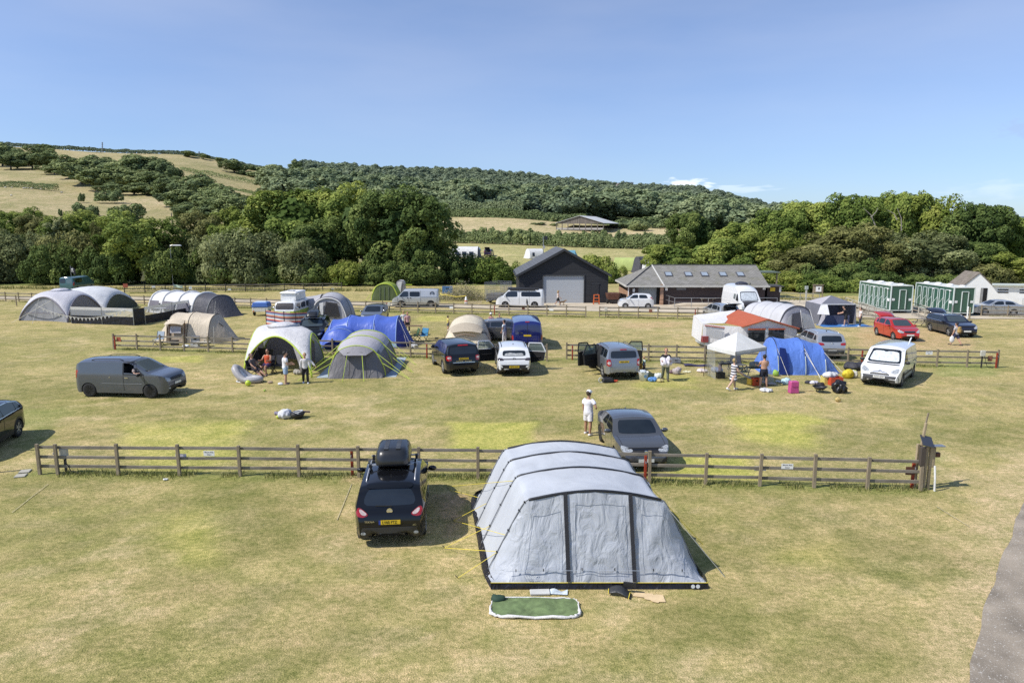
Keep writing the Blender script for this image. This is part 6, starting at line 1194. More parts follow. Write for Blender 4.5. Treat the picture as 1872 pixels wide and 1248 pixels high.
c=Car('parked_car','bright red hatchback with its tailgate open near the green cabins','car',loc,ang,'hatch',L,1.68,1.5,2.46,.82,.31,RD_,spokes=7,tum=.34);c.sides([[(-.36,.71),(-.28,.70),(-.28,.90),(-.33,.88)],[(-.26,.70),(-.06,.70),(-.06,.93),(-.255,.92)],[(-.035,.70),(.2,.69),(.075,.92),(-.03,.935)]]);c.ends('F','windscreen',[(-.77,.68),(.77,.68),(.66,.945),(-.66,.945)],mat('bright_glass',(.05,.065,.07,1)),rings=6);c.pair('F','headlight',[(.5,.48),(.9,.575),(.92,.52),(.86,.43),(.52,.42)],M_LAMP,off=.012);c.ends('F','grille',[(-.44,.43),(.44,.43),(.48,.50),(-.48,.50)],M_BLACK,off=.014);c.line('grille_trim','F',[(-.42,.755),(.42,.755)],M_CHROME,.03,.02);c.ends('F','air_intake',[(-.7,.19),(.7,.19),(.6,.28),(-.6,.28)],M_BLACK,off=.014);c.plate('F',.5,M_PLW);c.mirrors(.7,.98);tailgate(c,RD_,-.37*L,R(10),.9);c.pair('B','tail_light',[(.7,.55),(.95,.55),(.95,.7),(.78,.7)],M_TAIL,off=.014)
for side in 'LR':c.seams(side,(-.05,.2))
NB=paint('midnight',(.016,.018,.034,1),.2,.18)
loc,ang,wbm=by_wheels(1701,605,1736,614.5,2.65,.9,4.55,1.82,'R');L=4.55
c=Car('parked_car','dark blue estate with its tailgate open in front of the right cabin','car',loc,ang,'estate',L,1.82,1.5,2.65,.9,.325,NB,tum=.36);c.sides([[(-.42,.71),(-.29,.70),(-.285,.9),(-.38,.87)],[(-.265,.70),(-.045,.70),(-.045,.93),(-.26,.92)],[(-.025,.70),(.19,.69),(.07,.91),(-.02,.93)]]);c.ends('F','windscreen',[(-.77,.70),(.77,.70),(.66,.945),(-.66,.945)],mat('bright_glass',(.05,.065,.07,1)),rings=6);c.pair('F','headlight',[(.52,.49),(.88,.6),(.92,.56),(.84,.45),(.56,.44)],M_LAMP,off=.012);c.ends('F','grille',[(-.5,.22),(.5,.22),(.6,.4),(-.6,.4)],M_BLACK,off=.012);c.plate('F',.5,M_PLW);c.mirrors(.72,1.0);c.rails(-1.7,.15,M_ALLOY,.37,.05);tailgate(c,NB,-.40*L,R(12),.95);c.line('chrome_trim','R',[(-.4*L,.69*1.5),(.19*L,.68*1.5)],M_CHROME,.02,.008)
for side in 'LR':c.seams(side,(-.035,.2))
loc,ang,wbm=by_wheels(1855,577.5,1802.5,576.5,2.75,.95,4.6,1.8,'L');L=4.62
c=Car('parked_car','silver saloon car parked before the white building at the far right','car',loc,ang,'saloon',L,1.8,1.46,wbm,.95,.325,SI,spokes=10,tum=.4);c.sides([[(-.27,.72),(-.07,.71),(-.07,.93),(-.2,.91)],[(-.045,.71),(.19,.705),(.07,.92),(-.04,.935)]]);c.ends('F','windscreen',[(-.74,.71),(.74,.71),(.64,.935),(-.64,.935)],M_GLASS);c.ends('B','rear_window',[(-.66,.73),(.66,.73),(.6,.9),(-.6,.9)],M_GLASS);c.pair('F','headlight',[(.6,.5),(.9,.57),(.9,.48),(.62,.44)],M_LAMP);c.mirrors(.7,1.0);c.pair('B','tail_light',[(.6,.52),(.93,.54),(.93,.64),(.65,.62)],M_TAIL)
for side in 'LR':c.seams(side,(-.055,.19))
for xw in(c.xf,c.xr):pass
TE=paint('teal',(.045,.13,.14,1),.2,.28);ang=R(90);L=4.8;Hc=1.97
c=Car('teal_van','teal green van with rear windows flying a black flag, behind the domes','van',at_rear(122,534,ang,L),ang,'van',L,1.94,Hc,3.,.95,.33,TE,tum=.3);c.ends('B','rear_window',[(-.80,.58),(-.06,.58),(-.06,.87),(-.80,.87)],mat('pale_glass',(.09,.14,.15,1),rough=.06,coat=1));c.ends('B','rear_window',[(.06,.58),(.80,.58),(.80,.87),(.06,.87)],M_GLASS);c.pair('B','tail_light',[(.88,.42),(.99,.42),(.99,.66),(.9,.66)],M_TAIL,off=.014);c.sides([[(-.4,.6),(-.1,.6),(-.1,.86),(-.4,.86)]],M_TINT);c.line('roof_edge','B',[(-.8,.95*Hc),(.8,.95*Hc)],M_CHROME,.03,.01);c.mirrors(1.6,1.2,M_BLACK)
TEAL=c
PU=paint('purple',(.05,.03,.085,1),.3,.3);g=TP(894,168);ang=R(80);L=4.2
c=Car('parked_car','dark purple car with its tailgate up on the far second campsite','car',g,ang,'hatch',L,1.8,1.6,2.6,.85,.33,PU);c.sides(SUVW);tailgate(c,PU,-.38*L,R(25),1.0);c.pair('B','tail_light',[(.7,.55),(.95,.55),(.95,.7),(.78,.7)],M_TAIL)
g=TP(862,176);c=Car('parked_car','grey car half hidden behind the white far tent with windows','car',g,R(170),'estate',4.5,1.8,1.5,2.7,.9,.33,E2);c.sides(SUVW)
# ================================================================ tents
from mathutils import noise as mn
def crinkle(o,amp=.02,fr=2.2,zmin=.03):
 me=o.data;me.update()
 nr=[v.normal.copy()for v in me.vertices]
 for v,n in zip(me.vertices,nr):
  if v.co.z>zmin:
   p=v.co;q=Vector((p.x*fr,p.y*fr,p.z*fr*.5));a=mn.noise(q)+.5*(1-abs(mn.noise(q*2.3+Vector((5,1,2)))))-.25;v.co=p+n*a*amp
 me.update();return o
PR=[(-1,0),(-.97,.22),(-.86,.50),(-.66,.80),(-.36,.95),(0,1.)]
def arc(y,w,h,cx=0,lean=0,n=28,prof=None,axis='y'):
 p=prof or PR;pts=[(x,0,z)for x,z in p]+[(-x,0,z)for x,z in reversed(p[:-1])];c=catmull(pts,8);out=[]
 for k in range(n+1):
  i=k/n*(len(c)-1);j=min(int(i),len(c)-2);q=c[j].lerp(c[j+1],i-j);a,b=cx+q.x*w,y+lean*q.z;out.append(Vector((a,b,q.z*h))if axis=='y' else Vector((b,a,q.z*h)))
 return out
def loft(st,sub=6,sag=.03):
 """rows between neighbouring arches, the cloth sagging between them"""
 rows=[];
 for i in range(len(st)-1):
  for k in range(sub):
   t=k/sub;g=sag*math.sin(math.pi*t);row=[]
   c=sum((p.lerp(q,t)for p,q in zip(st[i],st[i+1])),Vector())/len(st[i]);c.z=0
   for p,q in zip(st[i],st[i+1]):m=p.lerp(q,t);row.append(c+(m-c)*(1-g)if m.z>.02 else m)
   rows.append(row)
 rows.append(list(st[-1]));return rows
def skin(name,rows,m,t,amp=.02,fr=2.2,pick=None):
 n=len(rows[0]);mb=MB().add([p for r in rows for p in r],[(i*n+j,i*n+j+1,(i+1)*n+j+1,(i+1)*n+j)for i in range(len(rows)-1)for j in range(n-1)])
 if pick:
  for k,f in enumerate(mb.f):c=sum((Vector(mb.v[q])for q in f),Vector())/4;mb.m[k]=pick(c)
 return crinkle(mb.build(name,m,t,smooth=True,weld=True),amp,fr)
def wall(name,top,bot,m,t,nv=14,amp=.02,fr=2.4,bulge=0):
 rows=[]
 for k in range(nv+1):s=k/nv;rows.append([a.lerp(b,s)+Vector((0,-bulge*math.sin(math.pi*s),0))for a,b in zip(top,bot)])
 return skin(name,rows,m,t,amp,fr)
def hoop(t,pts,m,r=.025,name='pole'):return MB().tube([p*1.0 for p in pts],r,6).build(name,m,t,smooth=True)
def rope(t,a,b,m=None,r=.008):return MB().tube([a,b],r,4).build('guy_rope',m or M_ROPE_W,t)
def panel(t,pts,m,name='window',off=(0,-.015,0)):
 return MB().prism([Vector(p)+Vector(off)for p in pts],Vector(off)*.3).build(name,m,t)
def line(a,b,n):return[a.lerp(b,k/n)for k in range(n+1)]
CL=lambda n,c,**k:fabric(n,(*c,1),**k)
M_POLE=mat('pole_black',(.015,.016,.02,1),rough=.4);M_LIMEP=mat('pole_lime',(.42,.53,.05,1),rough=.5);M_GPOLE=mat('pole_grey',(.2,.21,.23,1),rough=.5);M_NAVYSK=CL('mud_skirt',(.016,.016,.022),bump=.9,trans=0,rough=.35)
M_NET=mesh_net('dark_mesh',(.03,.03,.035,1),.72);M_CLR=mesh_net('clear_film',(.5,.52,.54,1),.45);M_PNET=mesh_net('pale_mesh',(.55,.56,.58,1),.45)
t=thing('tunnel_tent','big pale grey tunnel tent with black hoops, nearest the camera','tent',(0,0,0),0,'tents pitched on the campsite')
GT=CL('pale_grey',(.50,.525,.565),bump=.35,bscale=1.6,rough=.5,spec=.4,trans=.1);GF=CL('front_grey',(.44,.465,.51),bump=1.0,bscale=3.2,rough=.5,spec=.4,trans=.06)
P1=[(-1,0),(-.9,.25),(-.80,.50),(-.70,.74),(-.645,.855),(-.61,.89),(-.55,.91),(-.3,.97),(0,1.)]
ST=[arc(15.4,2.48,2.1,1.89,-.2,n=60,prof=P1),arc(16.82,2.5,2.12,1.70,-.08,n=60,prof=P1),arc(17.95,2.5,2.12,1.52,0,n=60,prof=P1),arc(19.05,2.48,2.08,1.36,0,n=60,prof=P1)]
for s_ in ST:
 for p in s_:p.z=max(p.z,.0)
skin('roof',loft(ST,8,.022),GT,t,.022,1.7)
back=[Vector((1.25+(p.x-1.36)*.93,20.5,0))for p in ST[-1]];wall('rear_wall',ST[-1],back,GT,t,8,.03,1.8,-.12)
n=len(ST[0]);base=[]
for k,p in enumerate(ST[0]):
 s_=k/(n-1);base.append(Vector((-.46+4.84*s_,14.68+.0*s_,0.14)))
for e in(0,-1):pass
fw=wall('front_wall',ST[0],base,GF,t,26,.035,3.2)
for k,h_ in enumerate(ST):hoop(t,[p for p in h_ if p.z>1.86],M_POLE,.034,'hoop');hoop(t,[p+Vector((-.02,0,0))for p in h_[:20]],M_GPOLE,.015,'leg_pole');hoop(t,[p+Vector((.02,0,0))for p in h_[-20:]],M_GPOLE,.015,'leg_pole')
for h_ in ST:
 mb=MB();[mb.box(h_[k]+Vector((-.03,0,0)),(.035,.06,.025),ry=.5)for k in(4,8,12,16)];mb.build('pole_clip',M_POLE,t)
sk0=[Vector((-.45,14.68,0)),Vector((-.66,15.45,0)),Vector((-.84,16.9,0)),Vector((-1.0,18.2,0)),Vector((-1.2,20.0,0)),Vector((-.9,20.55,0))];sk1=[Vector((3.4,20.5,0)),Vector((3.85,19,0)),Vector((4.2,16.9,0)),Vector((4.42,15.45,0)),Vector((4.39,14.68,0))]
fr_=line(Vector((4.40,14.64,0)),Vector((-.48,14.64,0)),30);wall('mud_skirt',[p+Vector((0,.03,.145))for p in fr_],fr_,M_NAVYSK,t,4,.03,4);MB().tube([p+Vector((0,.02,.15))for p in fr_],.008,4).build('yellow_piping',M_ROPE_Y,t)
ls=catmull(sk0,6);wall('mud_skirt',[p+Vector((.09,0,.13))for p in ls],[p-Vector((.03,0,0))for p in ls],M_NAVYSK,t,4,.03,4);rs=catmull(sk1,6);wall('mud_skirt',[p+Vector((-.05,0,.12))for p in rs],[p+Vector((.06,0,0))for p in rs],M_NAVYSK,t,4,.03,4)
def onfront(xt,xb,v):
 a=min(ST[0][12:-12],key=lambda p:abs(p.x-1.89-xt));c=Vector((1.89+xt,a.y,a.z));return c.lerp(Vector((1.89+xb,14.68,.16)),v)+Vector((0,-.04,.012))
for xt,xb in((-.68,-.62),(.80,.86)):
 mb=MB();vs=[]
 for k in range(21):p=onfront(xt,xb,k/20);vs+=[p-Vector((.045,0,0)),p+Vector((.045,0,0))]
 mb.add(vs,[(2*k,2*k+1,2*k+3,2*k+2)for k in range(20)]);mb.build('door_zip',mat('zip_black',(.02,.02,.025,1),rough=.7,bump=.5),t)
for(xa,xb,ya,yb,va,vb)in((-1.42,-.85,-1.72,-.82,.17,.86),(-.5,.62,-.52,.66,.12,.9),(.95,1.42,1.02,1.95,.17,.86)):
 q=[onfront(xa,ya,va),onfront(xb,yb,va),onfront(xb,yb,vb),onfront(xa,ya,vb)];MB().tube(q+q[:1],.005,4).build('panel_seam',mat('seam_grey',(.33,.37,.43,1)),t)
MB().tube([onfront(-1.5,-2.1,.87),onfront(0,0,.87),onfront(1.5,2.2,.87)],.006,4).build('panel_seam',mat('seam_grey',(.27,.30,.36,1)),t)
for xt,xb in((-1.5,-1.85),(-1.1,-1.2),(-.3,-.32),(.4,.42),(1.2,1.3),(1.5,2.)):MB().box(onfront(xt,xb,.86),(.02,.02,.06)).build('toggle',M_POLE,t)
PW=mat('print_white',(.75,.77,.8,1));text_mesh('tent_lettering','VANGO',.085,PW,t,onfront(-1.3,-1.45,.94)+Vector((0,-.02,0)),(R(80),0,0));MB().box(onfront(-1.3,-1.45,.89)+Vector((0,-.02,.02)),(.06,.01,.08),rz=.1).build('tent_emblem',PW,t)
for dx in(0,.11):MB().lathe([(0,0),(.045,0),(.045,.006)],n=10,axis='y').build('emblem_disc',PW,t).location=(4.05+dx,14.60,.09)
pod=[arc(3.2,.95,1.15,18.3,axis='x',n=20),arc(3.75,.92,1.12,18.3,axis='x',n=20),arc(4.0,.7,.5,18.3,axis='x',n=20)];skin('side_pod',loft(pod,5,.02),GT,t,.03,2.2)
for(u0,v0,z0,u1,v1)in((862,905,.3,822,895),(945,880,1.7,818,889),(880,985,.7,813,1001),(893,960,.6,813,1000),(905,1020,.5,837,1056),(900,940,1.2,829,951),(880,920,.8,829,951)):
 q=P(u0,v0,z0);rope(t,min((p for h_ in ST for p in h_[:26]if p.z>.3),key=lambda p:(p-q).length),P(u1,v1,.01),M_ROPE_Y,.007)
rope(t,ST[0][-20],Vector((4.95,15.2,0)),M_ROPE_W,.008);rope(t,ST[1][-20],Vector((4.9,16.9,0)),M_ROPE_Y,.008)
for p in(P(813,1001),P(837,1056),P(829,951),P(820,893)):MB().tube([p,p+Vector((-.06,0,.07))],.01,5).build('tent_peg',M_STEEL,t)
def tent(label,loc,rz,cat='tent',name='tunnel_tent',group='tents pitched on the campsite'):return thing(name,label,cat,loc,rz,group)
def ends_close(t,a,y,m,w=.9,n='end_wall',axis='y',amp=.02,bulge=0,zb=0,nv=10):
 """slope from an arch down to a ground line beyond it"""
 if axis=='y':c=sum(p.x for p in a)/len(a);bot=[Vector((c+(p.x-c)*w,y,zb))for p in a]
 else:c=sum(p.y for p in a)/len(a);bot=[Vector((y,c+(p.y-c)*w,zb))for p in a]
 return wall(n,a,bot,m,t,nv,amp,2.4,bulge)
LG=CL('light_grey',(.52,.50,.53),trans=.2);MG=CL('mid_grey',(.16,.155,.165),bump=.9,trans=.05,bscale=3);DG=CL('dark_grey',(.07,.07,.082),bump=.8,trans=.03)
t=tent('grey tunnel tent with lime-yellow hoops beside the white dome',P(651.5,690),R(3))
S2=[arc(.25,1.55,1.72),arc(2.1,1.72,2.0),arc(4.3,1.72,2.0)]
pk=lambda c:0 if c.z>1.28 else 1
skin('roof',loft(S2,7,.03),[LG,MG],t,.02,2.,pk);ends_close(t,S2[0],-.25,MG,.95,'front_wall',amp=.03);ends_close(t,S2[-1],6.2,MG,.8,'rear_wall')
for a in S2:hoop(t,[p+Vector((0,-.01,.01))for p in a],M_LIMEP,.035)
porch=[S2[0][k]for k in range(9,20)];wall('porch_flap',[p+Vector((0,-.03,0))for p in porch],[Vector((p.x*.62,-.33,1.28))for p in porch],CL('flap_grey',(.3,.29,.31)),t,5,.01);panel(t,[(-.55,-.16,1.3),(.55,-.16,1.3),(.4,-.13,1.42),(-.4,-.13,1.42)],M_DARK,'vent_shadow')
for x in(-.42,.42):rope(t,Vector((x*.95,-.3,1.3)),Vector((x*1.35,-1.0,0)),M_ROPE_G,.016)
for x in(-.35,.62):MB().tube([(x*.8,-.12,1.25),(x,-.3,0)],.012,4).build('zip',M_DARK,t)
for sg in(-1,1):
 for a in S2:rope(t,a[8 if sg<0 else-9],Vector((sg*3.0,a[0].y-.9,0)),M_ROPE_G,.014);rope(t,a[5 if sg<0 else-6],Vector((sg*2.9,a[0].y-.8,0)),M_ROPE_G,.014)
MB().box((0,3.0,.012),(4.3,6.0,.012)).build('groundsheet',mat('pale_blue_sheet',(.36,.42,.47,1),rough=.6,bump=.6,bscale=4),t)
def dome(label,c4,he,hp,m,edge,open_sides,wm,name='dome_shelter',er=.05,hood=True,cat='dome shelter',swap=None):
 FL_,FR_,BR_,BL_=c4;ctr=(FL_+FR_+BR_+BL_)/4;t=tent(label,ctr,0,cat,name);q=[p-ctr for p in c4];a=lambda s:max(0,math.sin(math.pi*s))**.55
 def f(u,v):
  p=q[0].lerp(q[1],u).lerp(q[3].lerp(q[2],u),v);k=a(u)*a(v);z=he*(a(u)+a(v)-k)+(hp-he)*k;e=1-.10*(1-4*(u-.5)**2)*(abs(v-.5)*2)**3-.10*(1-4*(v-.5)**2)*(abs(u-.5)*2)**3
  s=1-.05*min(1,z/he);return(p.x*s*e,p.y*s*e,z)
 rs=lambda s:.5-.5*math.cos(math.pi*s)
 mb=MB().grid(lambda u,v:f(rs(u),rs(v)),36,36);crinkle(mb.build('canopy',m,t,smooth=True),.03,1.5)
 edges=[[Vector(f(rs(k/40),0))for k in range(41)],[Vector(f(1,rs(k/40)))for k in range(41)],[Vector(f(rs(k/40),1))for k in range(41)],[Vector(f(0,rs(k/40)))for k in range(41)]]
 for i,e in enumerate(edges):
  MB().tube(e,er,6).build('arch_pole',edge,t,smooth=True)
  if i not in open_sides:
   o=wall('side_wall',[p*.985 for p in e],[Vector((p.x*.99,p.y*.99,0))for p in e],wm[i%len(wm)]if isinstance(wm,list)else wm,t,12,.03,2.)
 if hood:crinkle(MB().lathe([(.95,-.06),(.5,.1),(0,.16)],n=20).build('vent_hood',m,t,smooth=True),.05,3).location=(0,0,hp+.02)
 return t,edges
FL_,FR_,BR_=P(447,676),P(570,690),P(592.5,659.5);WD=CL('dome_white',(.70,.69,.70),trans=.2,bump=.5)
t,E3=dome('white dome shelter with lime-yellow arches sheltering seated people',[FL_,FR_,BR_,FL_+BR_-FR_],2.05,2.42,WD,M_LIMEP,(0,1),CL('inner_grey',(.26,.255,.28),trans=.1))
c0=Vector(t.location);rope(t,E3[1][18],P(622,668)-c0,M_ROPE_G,.014);rope(t,E3[0][12],P(452,672)-c0,M_ROPE_W,.014)
b=E3[1];wall('hanging_panel',b[24:38],[Vector((p.x,p.y,.15))for p in b[24:38]],CL('panel_grey',(.2,.22,.22)),t,6);a0=E3[0];wall('rolled_door',[a0[27],a0[30]],[a0[30]+Vector((.1,.3,-1.55)),a0[30]+Vector((.45,.3,-1.5))],LG,t,6)
panel(t,[(-1.5,-.2,.35),(-.4,-.9,.35),(-.4,-.9,1.1),(-1.5,-.2,1.1)],M_DARK,'folded_chair_back');
BL=CL('royal_blue',(.085,.15,.53),bump=.45,bscale=2.5,trans=.12,rough=.4);BD=CL('deep_blue',(.02,.04,.26),trans=.05);BLT=CL('pale_blue',(.33,.46,.62))
t=tent('royal blue frame tent with pale blue valance behind the grey and lime tent',Vector((-10,48.7,0)),R(1));A4=[arc(-2.5,1.5,1.75,axis='x'),arc(-1.3,1.75,2.05,axis='x'),arc(.5,1.75,2.08,axis='x'),arc(2.05,1.72,2.02,axis='x')]
skin('roof',loft(A4,7,.05),BL,t,.05,1.6);ends_close(t,A4[0],-3.6,BL,.8,axis='x');ends_close(t,A4[-1],3.1,BD,.45,'door_wall',axis='x')
for a in A4:hoop(t,a,mat('pole_paleblue',(.25,.36,.62,1)),.03)
wall('valance',[Vector((.4+1.7*k/10,-1.8,.42))for k in range(11)],[Vector((.4+1.75*k/10,-1.86,.02))for k in range(11)],BLT,t,4,.05,5);p2=[arc(-.3,1.25,1.5,-1.6),arc(-1.4,1.25,1.45,-1.6),arc(-2.1,1.1,.7,-1.6)];p2=[[p+Vector((0,-.9,0))for p in a]for a in p2];skin('bedroom_pod',loft(p2,5,.03),BL,t,.04);[hoop(t,a,mat('pole_paleblue',(.25,.36,.62,1)),.025)for a in p2[:2]]
rope(t,A4[-1][12],Vector((3.4,-2.9,0)));rope(t,A4[-1][14],Vector((2.9,-1.9,0)));rope(t,A4[2][9],Vector((1.0,-3.0,0)))
BG=CL('beige',(.70,.60,.46),bump=.5,trans=.2);t=tent('beige tunnel tent with brown-edged door behind the left end of the middle fence',Vector((-22.9,50.6,0)),R(-4));A5=[arc(-1.55,1.5,2.02,axis='x'),arc(-.1,1.5,2.06,axis='x'),arc(1.45,1.45,1.92,axis='x')]
skin('roof',loft(A5,7,.03),BG,t,.03,1.6);ends_close(t,A5[0],-3.1,BG,.35,axis='x',amp=.04);ends_close(t,A5[-1],2.95,CL('beige_shade',(.55,.47,.37)),.3,axis='x',amp=.04)
for a in A5:hoop(t,a,mat('pole_brown',(.05,.045,.04,1)),.028)
panel(t,[(-1.45,-1.52,.05),(-.2,-1.55,.05),(-.25,-1.3,1.55),(-.8,-1.2,1.68),(-1.4,-1.3,1.55)],CL('door_beige',(.5,.40,.30)),'door_panel',(0,-.06,0));[MB().bar((x,-1.62,.05),(x+.02,-1.42,1.6),.09,.02).build('door_edge',mat('brown_band',(.12,.06,.035,1)),t)for x in(-1.5,-1.3,-.2)];panel(t,[(-1.2,-1.6,.75),(-.4,-1.6,.75),(-.4,-1.5,1.2),(-1.2,-1.5,1.2)],LG,'door_window',(0,-.05,0));MB().bar((1.9,-.6,1.35),(2.15,-.5,1.1),.05).build('vent_strut',M_POLE,t)
wall('awning',[Vector((-1.55+1.4*k/8,-1.25,1.62+.1*math.sin(k/8*3.14)))for k in range(9)],[Vector((-1.5+1.35*k/8,-1.85,1.35+.1*math.sin(k/8*3.14)))for k in range(9)],BG,t,4)
for(x,y)in((1.6,-2.4),(2.3,-2.3),(-2.2,-2.2)):rope(t,Vector((x*.8,-1.3,1.2)),Vector((x,y,0)))
WH6=CL('air_white',(.78,.78,.78),trans=.2,bump=.35);t=tent('long white air tent with charcoal right end and grey windows',Vector((-30.4,67.2,0)),R(-29));A6=[arc(x,1.75,h,axis='x')for x,h in((-4.9,1.95),(-3.,2.02),(-.7,2.05),(1.5,2.05),(3.6,1.95))]
for i in range(4):skin('bay',loft(A6[i:i+2],6,.03),WH6 if i<3 else DG,t,.02)
ends_close(t,A6[0],-5.6,WH6,.9,axis='x');ends_close(t,A6[-1],5.3,DG,.6,axis='x')
for a in A6[:4]:hoop(t,[p*1.0+Vector((0,0,.02))for p in a],WH6,.11)
hoop(t,A6[4],M_GPOLE,.03)
for i in range(3):x0,x1=A6[i][0].x+.25,A6[i+1][0].x-.25;panel(t,[(x0,-1.79,.45),(x1,-1.79,.45),(x1,-1.6,1.2),(x0,-1.6,1.2)],CL('window_grey',(.2,.19,.22)),'window',(0,-.05,0))
for(x,y)in((4.2,-2.6),(5.2,-2.2),(2.2,-2.8),(-1.,-2.7)):rope(t,Vector((x*.85,-1.3,1.5)),Vector((x,y,0)))
a_,b_=P(36,586),P(124,589.5);dv=Vector((.35,5.0,0));GY7=CL('film_grey',(.36,.37,.40),trans=.25)
t,E7=dome('white and grey dome shelter with tinted front arch at the far left',[a_,b_,b_+dv,a_+dv],2.12,2.55,CL('dome_pale',(.66,.65,.70),trans=.25),mat('arch_grey',(.17,.16,.19,1)),(1,),[GY7,GY7,GY7,LG],er=.07)
e=E7[0];MB().bar(e[8]+Vector((0,-.05,-.35)),e[32]+Vector((0,-.05,-.35)),.06).build('window_band',mat('arch_grey',(.17,.16,.19,1)),t);rope(t,e[17],Vector((-.2,-3.9,0)),None,.014);rope(t,e[25],Vector((-2.4,-3.3,0)),None,.014)
c_=Vector((-42.3,70.5,0));t,E=dome('dark green dome tent with pale top behind the white dome',[c_+Vector((-3,-3,0)),c_+Vector((3,-3.2,0)),c_+Vector((3,2.8,0)),c_+Vector((-3,3,0))],1.55,2.35,CL('dome_pale2',(.66,.67,.68),trans=.1),M_GPOLE,(),[CL('dark_green',(.055,.075,.07),trans=.05)]*4,'dome_tent',.035,False,'tent')
for x in(-1.2,.2,1.6):rope(t,Vector((x,-2.7,1.5)),Vector((x+.9,-4.2,0)),M_ROPE_W,.014)
t=thing('windbreak','black and clear windbreak panels running along the left domes','windbreak',(0,0,0),0);W7=[P(131,591),P(245,595),P(266,592),P(360,573)];UPZ=Vector((0,0,1))
for i in range(3):
 p,q=W7[i],W7[i+1]
 if i==1:wall('solid_panel',line(p+UPZ*1.4,q+UPZ*1.4,6),line(p,q,6),M_NAVYSK,t,5);continue
 wall('lower_panel',line(p+UPZ*.72,q+UPZ*.72,20),line(p,q,20),M_NAVYSK,t,6,.06,3);wall('clear_panel',line(p+UPZ*1.2,q+UPZ*1.2,10),line(p+UPZ*.72,q+UPZ*.72,10),M_CLR,t,3,.01);wall('top_band',line(p+UPZ*1.45,q+UPZ*1.45,12),line(p+UPZ*1.2,q+UPZ*1.2,12),CL('band_white',(.62,.61,.58)),t,3,.03)
for p in W7+[W7[0].lerp(W7[1],.5),W7[2].lerp(W7[3],.5)]:MB().tube([p,p+UPZ*1.5],.025,5).build('pole',M_METAL,t)
t=thing('bunting','white triangular bunting strung from the white dome to the windbreak','bunting',(0,0,0),0);B0,B1=P(72,589)+UPZ*1.55+Vector((0,-.25,0)),P(240,594.5)+UPZ*1.45+Vector((0,-.3,0));bp=[B0.lerp(B1,k/24)-UPZ*(.95*(1-(2*k/24-1)**2))for k in range(25)];MB().tube(bp,.014,4).build('cord',M_ROPE_W,t)
mb=MB();[mb.add([bp[k]-Vector((.11,0,0)),bp[k]+Vector((.11,0,0)),bp[k]-Vector((0,0,.27))],[(0,1,2)])for k in range(2,24)];mb.build('pennants',CL('band_white',(.62,.61,.58)),t)
AG=CL('awning_grey',(.40,.40,.43),trans=.12,bump=.4);t=tent('pale grey driveaway awning with dark mesh door joined to the lime camper',Vector((-16.4,62.3,0)),R(-3),'awning','drive_away_awning');A8=[arc(0,1.62,2.05),arc(1.4,1.7,2.35),arc(3.,1.55,1.9)];skin('roof',loft(A8,6,.02),AG,t,.02);ends_close(t,A8[0],-.2,AG,1.,'front_wall');ends_close(t,A8[2],3.8,AG,.9,'rear_wall')
hoop(t,A8[0],mat('arch_grey',(.17,.16,.19,1)),.06);hoop(t,[p+Vector((0,-.06,-.1))for p in A8[0]],WH6,.07);hoop(t,A8[1],M_GPOLE,.04)
panel(t,[(-.35,-.2,.3),(1.1,-.2,.3),(.85,-.08,1.5),(-.2,-.05,1.65)],M_NET,'mesh_door',(0,-.06,0));panel(t,[(-1.1,-.2,.4),(-.55,-.2,.4),(-.5,-.08,1.5),(-.85,-.1,1.3)],M_DARK,'doorway',(0,-.06,0));panel(t,[(-.7,-.22,.5),(-.42,-.22,.3),(-.4,-.1,1.6),(-.75,-.1,1.5)],WH6,'curtain',(0,-.09,0))
cn=[arc(-3.2,1.1,1.9,1.6,axis='x'),arc(-2.2,1.2,1.95,1.6,axis='x'),arc(-1.0,1.3,2.2,1.5,axis='x')];skin('connecting_tunnel',loft(cn,5,.02),AG,t,.02)
GN=CL('green_net',(.13,.17,.07),trans=.3);LGN=CL('lime_cloth',(.36,.46,.08),trans=.3);t=tent('green and lime tent with mesh front, left of the silver van',P(703,549.5),R(0));A9=[arc(.2,1.5,1.92),arc(2.2,1.6,2.0)];skin('roof',loft(A9,6,.02),LGN,t);ends_close(t,A9[0],0,GN,.98,'front_wall');ends_close(t,A9[1],3.4,LGN,.8,'rear_wall');hoop(t,A9[0],M_LIMEP,.07)
for x in(-.5,0.,.5):MB().bar((x,-.03,.05),(x,.12,1.6),.05,.02).build('zip',M_GPOLE,t)
rope(t,Vector((-1.2,.3,1.4)),Vector((-2.1,-.2,0)),M_ROPE_G,.02)
t=tent('narrow pale grey toilet tent between the green tent and the silver van',P(732,539),0,'toilet tent','toilet_tent');Q=[(-1,0),(-.98,.4),(-.9,.75),(-.66,.93),(-.3,.99),(0,1)];A=[arc(0,.56,1.8,prof=Q),arc(1.1,.56,1.8,prof=Q)];skin('shell',loft(A,4,.02),LG,t);ends_close(t,A[0],-.06,CL('flap_grey',(.3,.29,.31)),1,'front_wall');wall('door_flap',[Vector((-.3,-.1,1.6)),Vector((.25,-.1,1.7))],[Vector((-.4,-.12,.1)),Vector((0,-.12,.05))],WH6,t,5)
MB().box((1.0,.2,1.25),(.9,.05,.12)).build('lime_strap',M_LIMEP,t)
CR=CL('cream',(.74,.66,.51),trans=.2,bump=.45);t=tent('cream domed tent with brown piping behind the black 4x4',P(852,640),R(0));A=[arc(.8,1.62,1.72),arc(2.5,1.62,2.06),arc(4.2,1.55,1.9)];skin('roof',loft(A,7,.02),CR,t);ends_close(t,A[0],-.2,CR,.95,'front_wall',bulge=.1);ends_close(t,A[2],5.4,CR,.8,'rear_wall')
for a in A:hoop(t,a,mat('piping_brown',(.22,.16,.11,1)),.025)
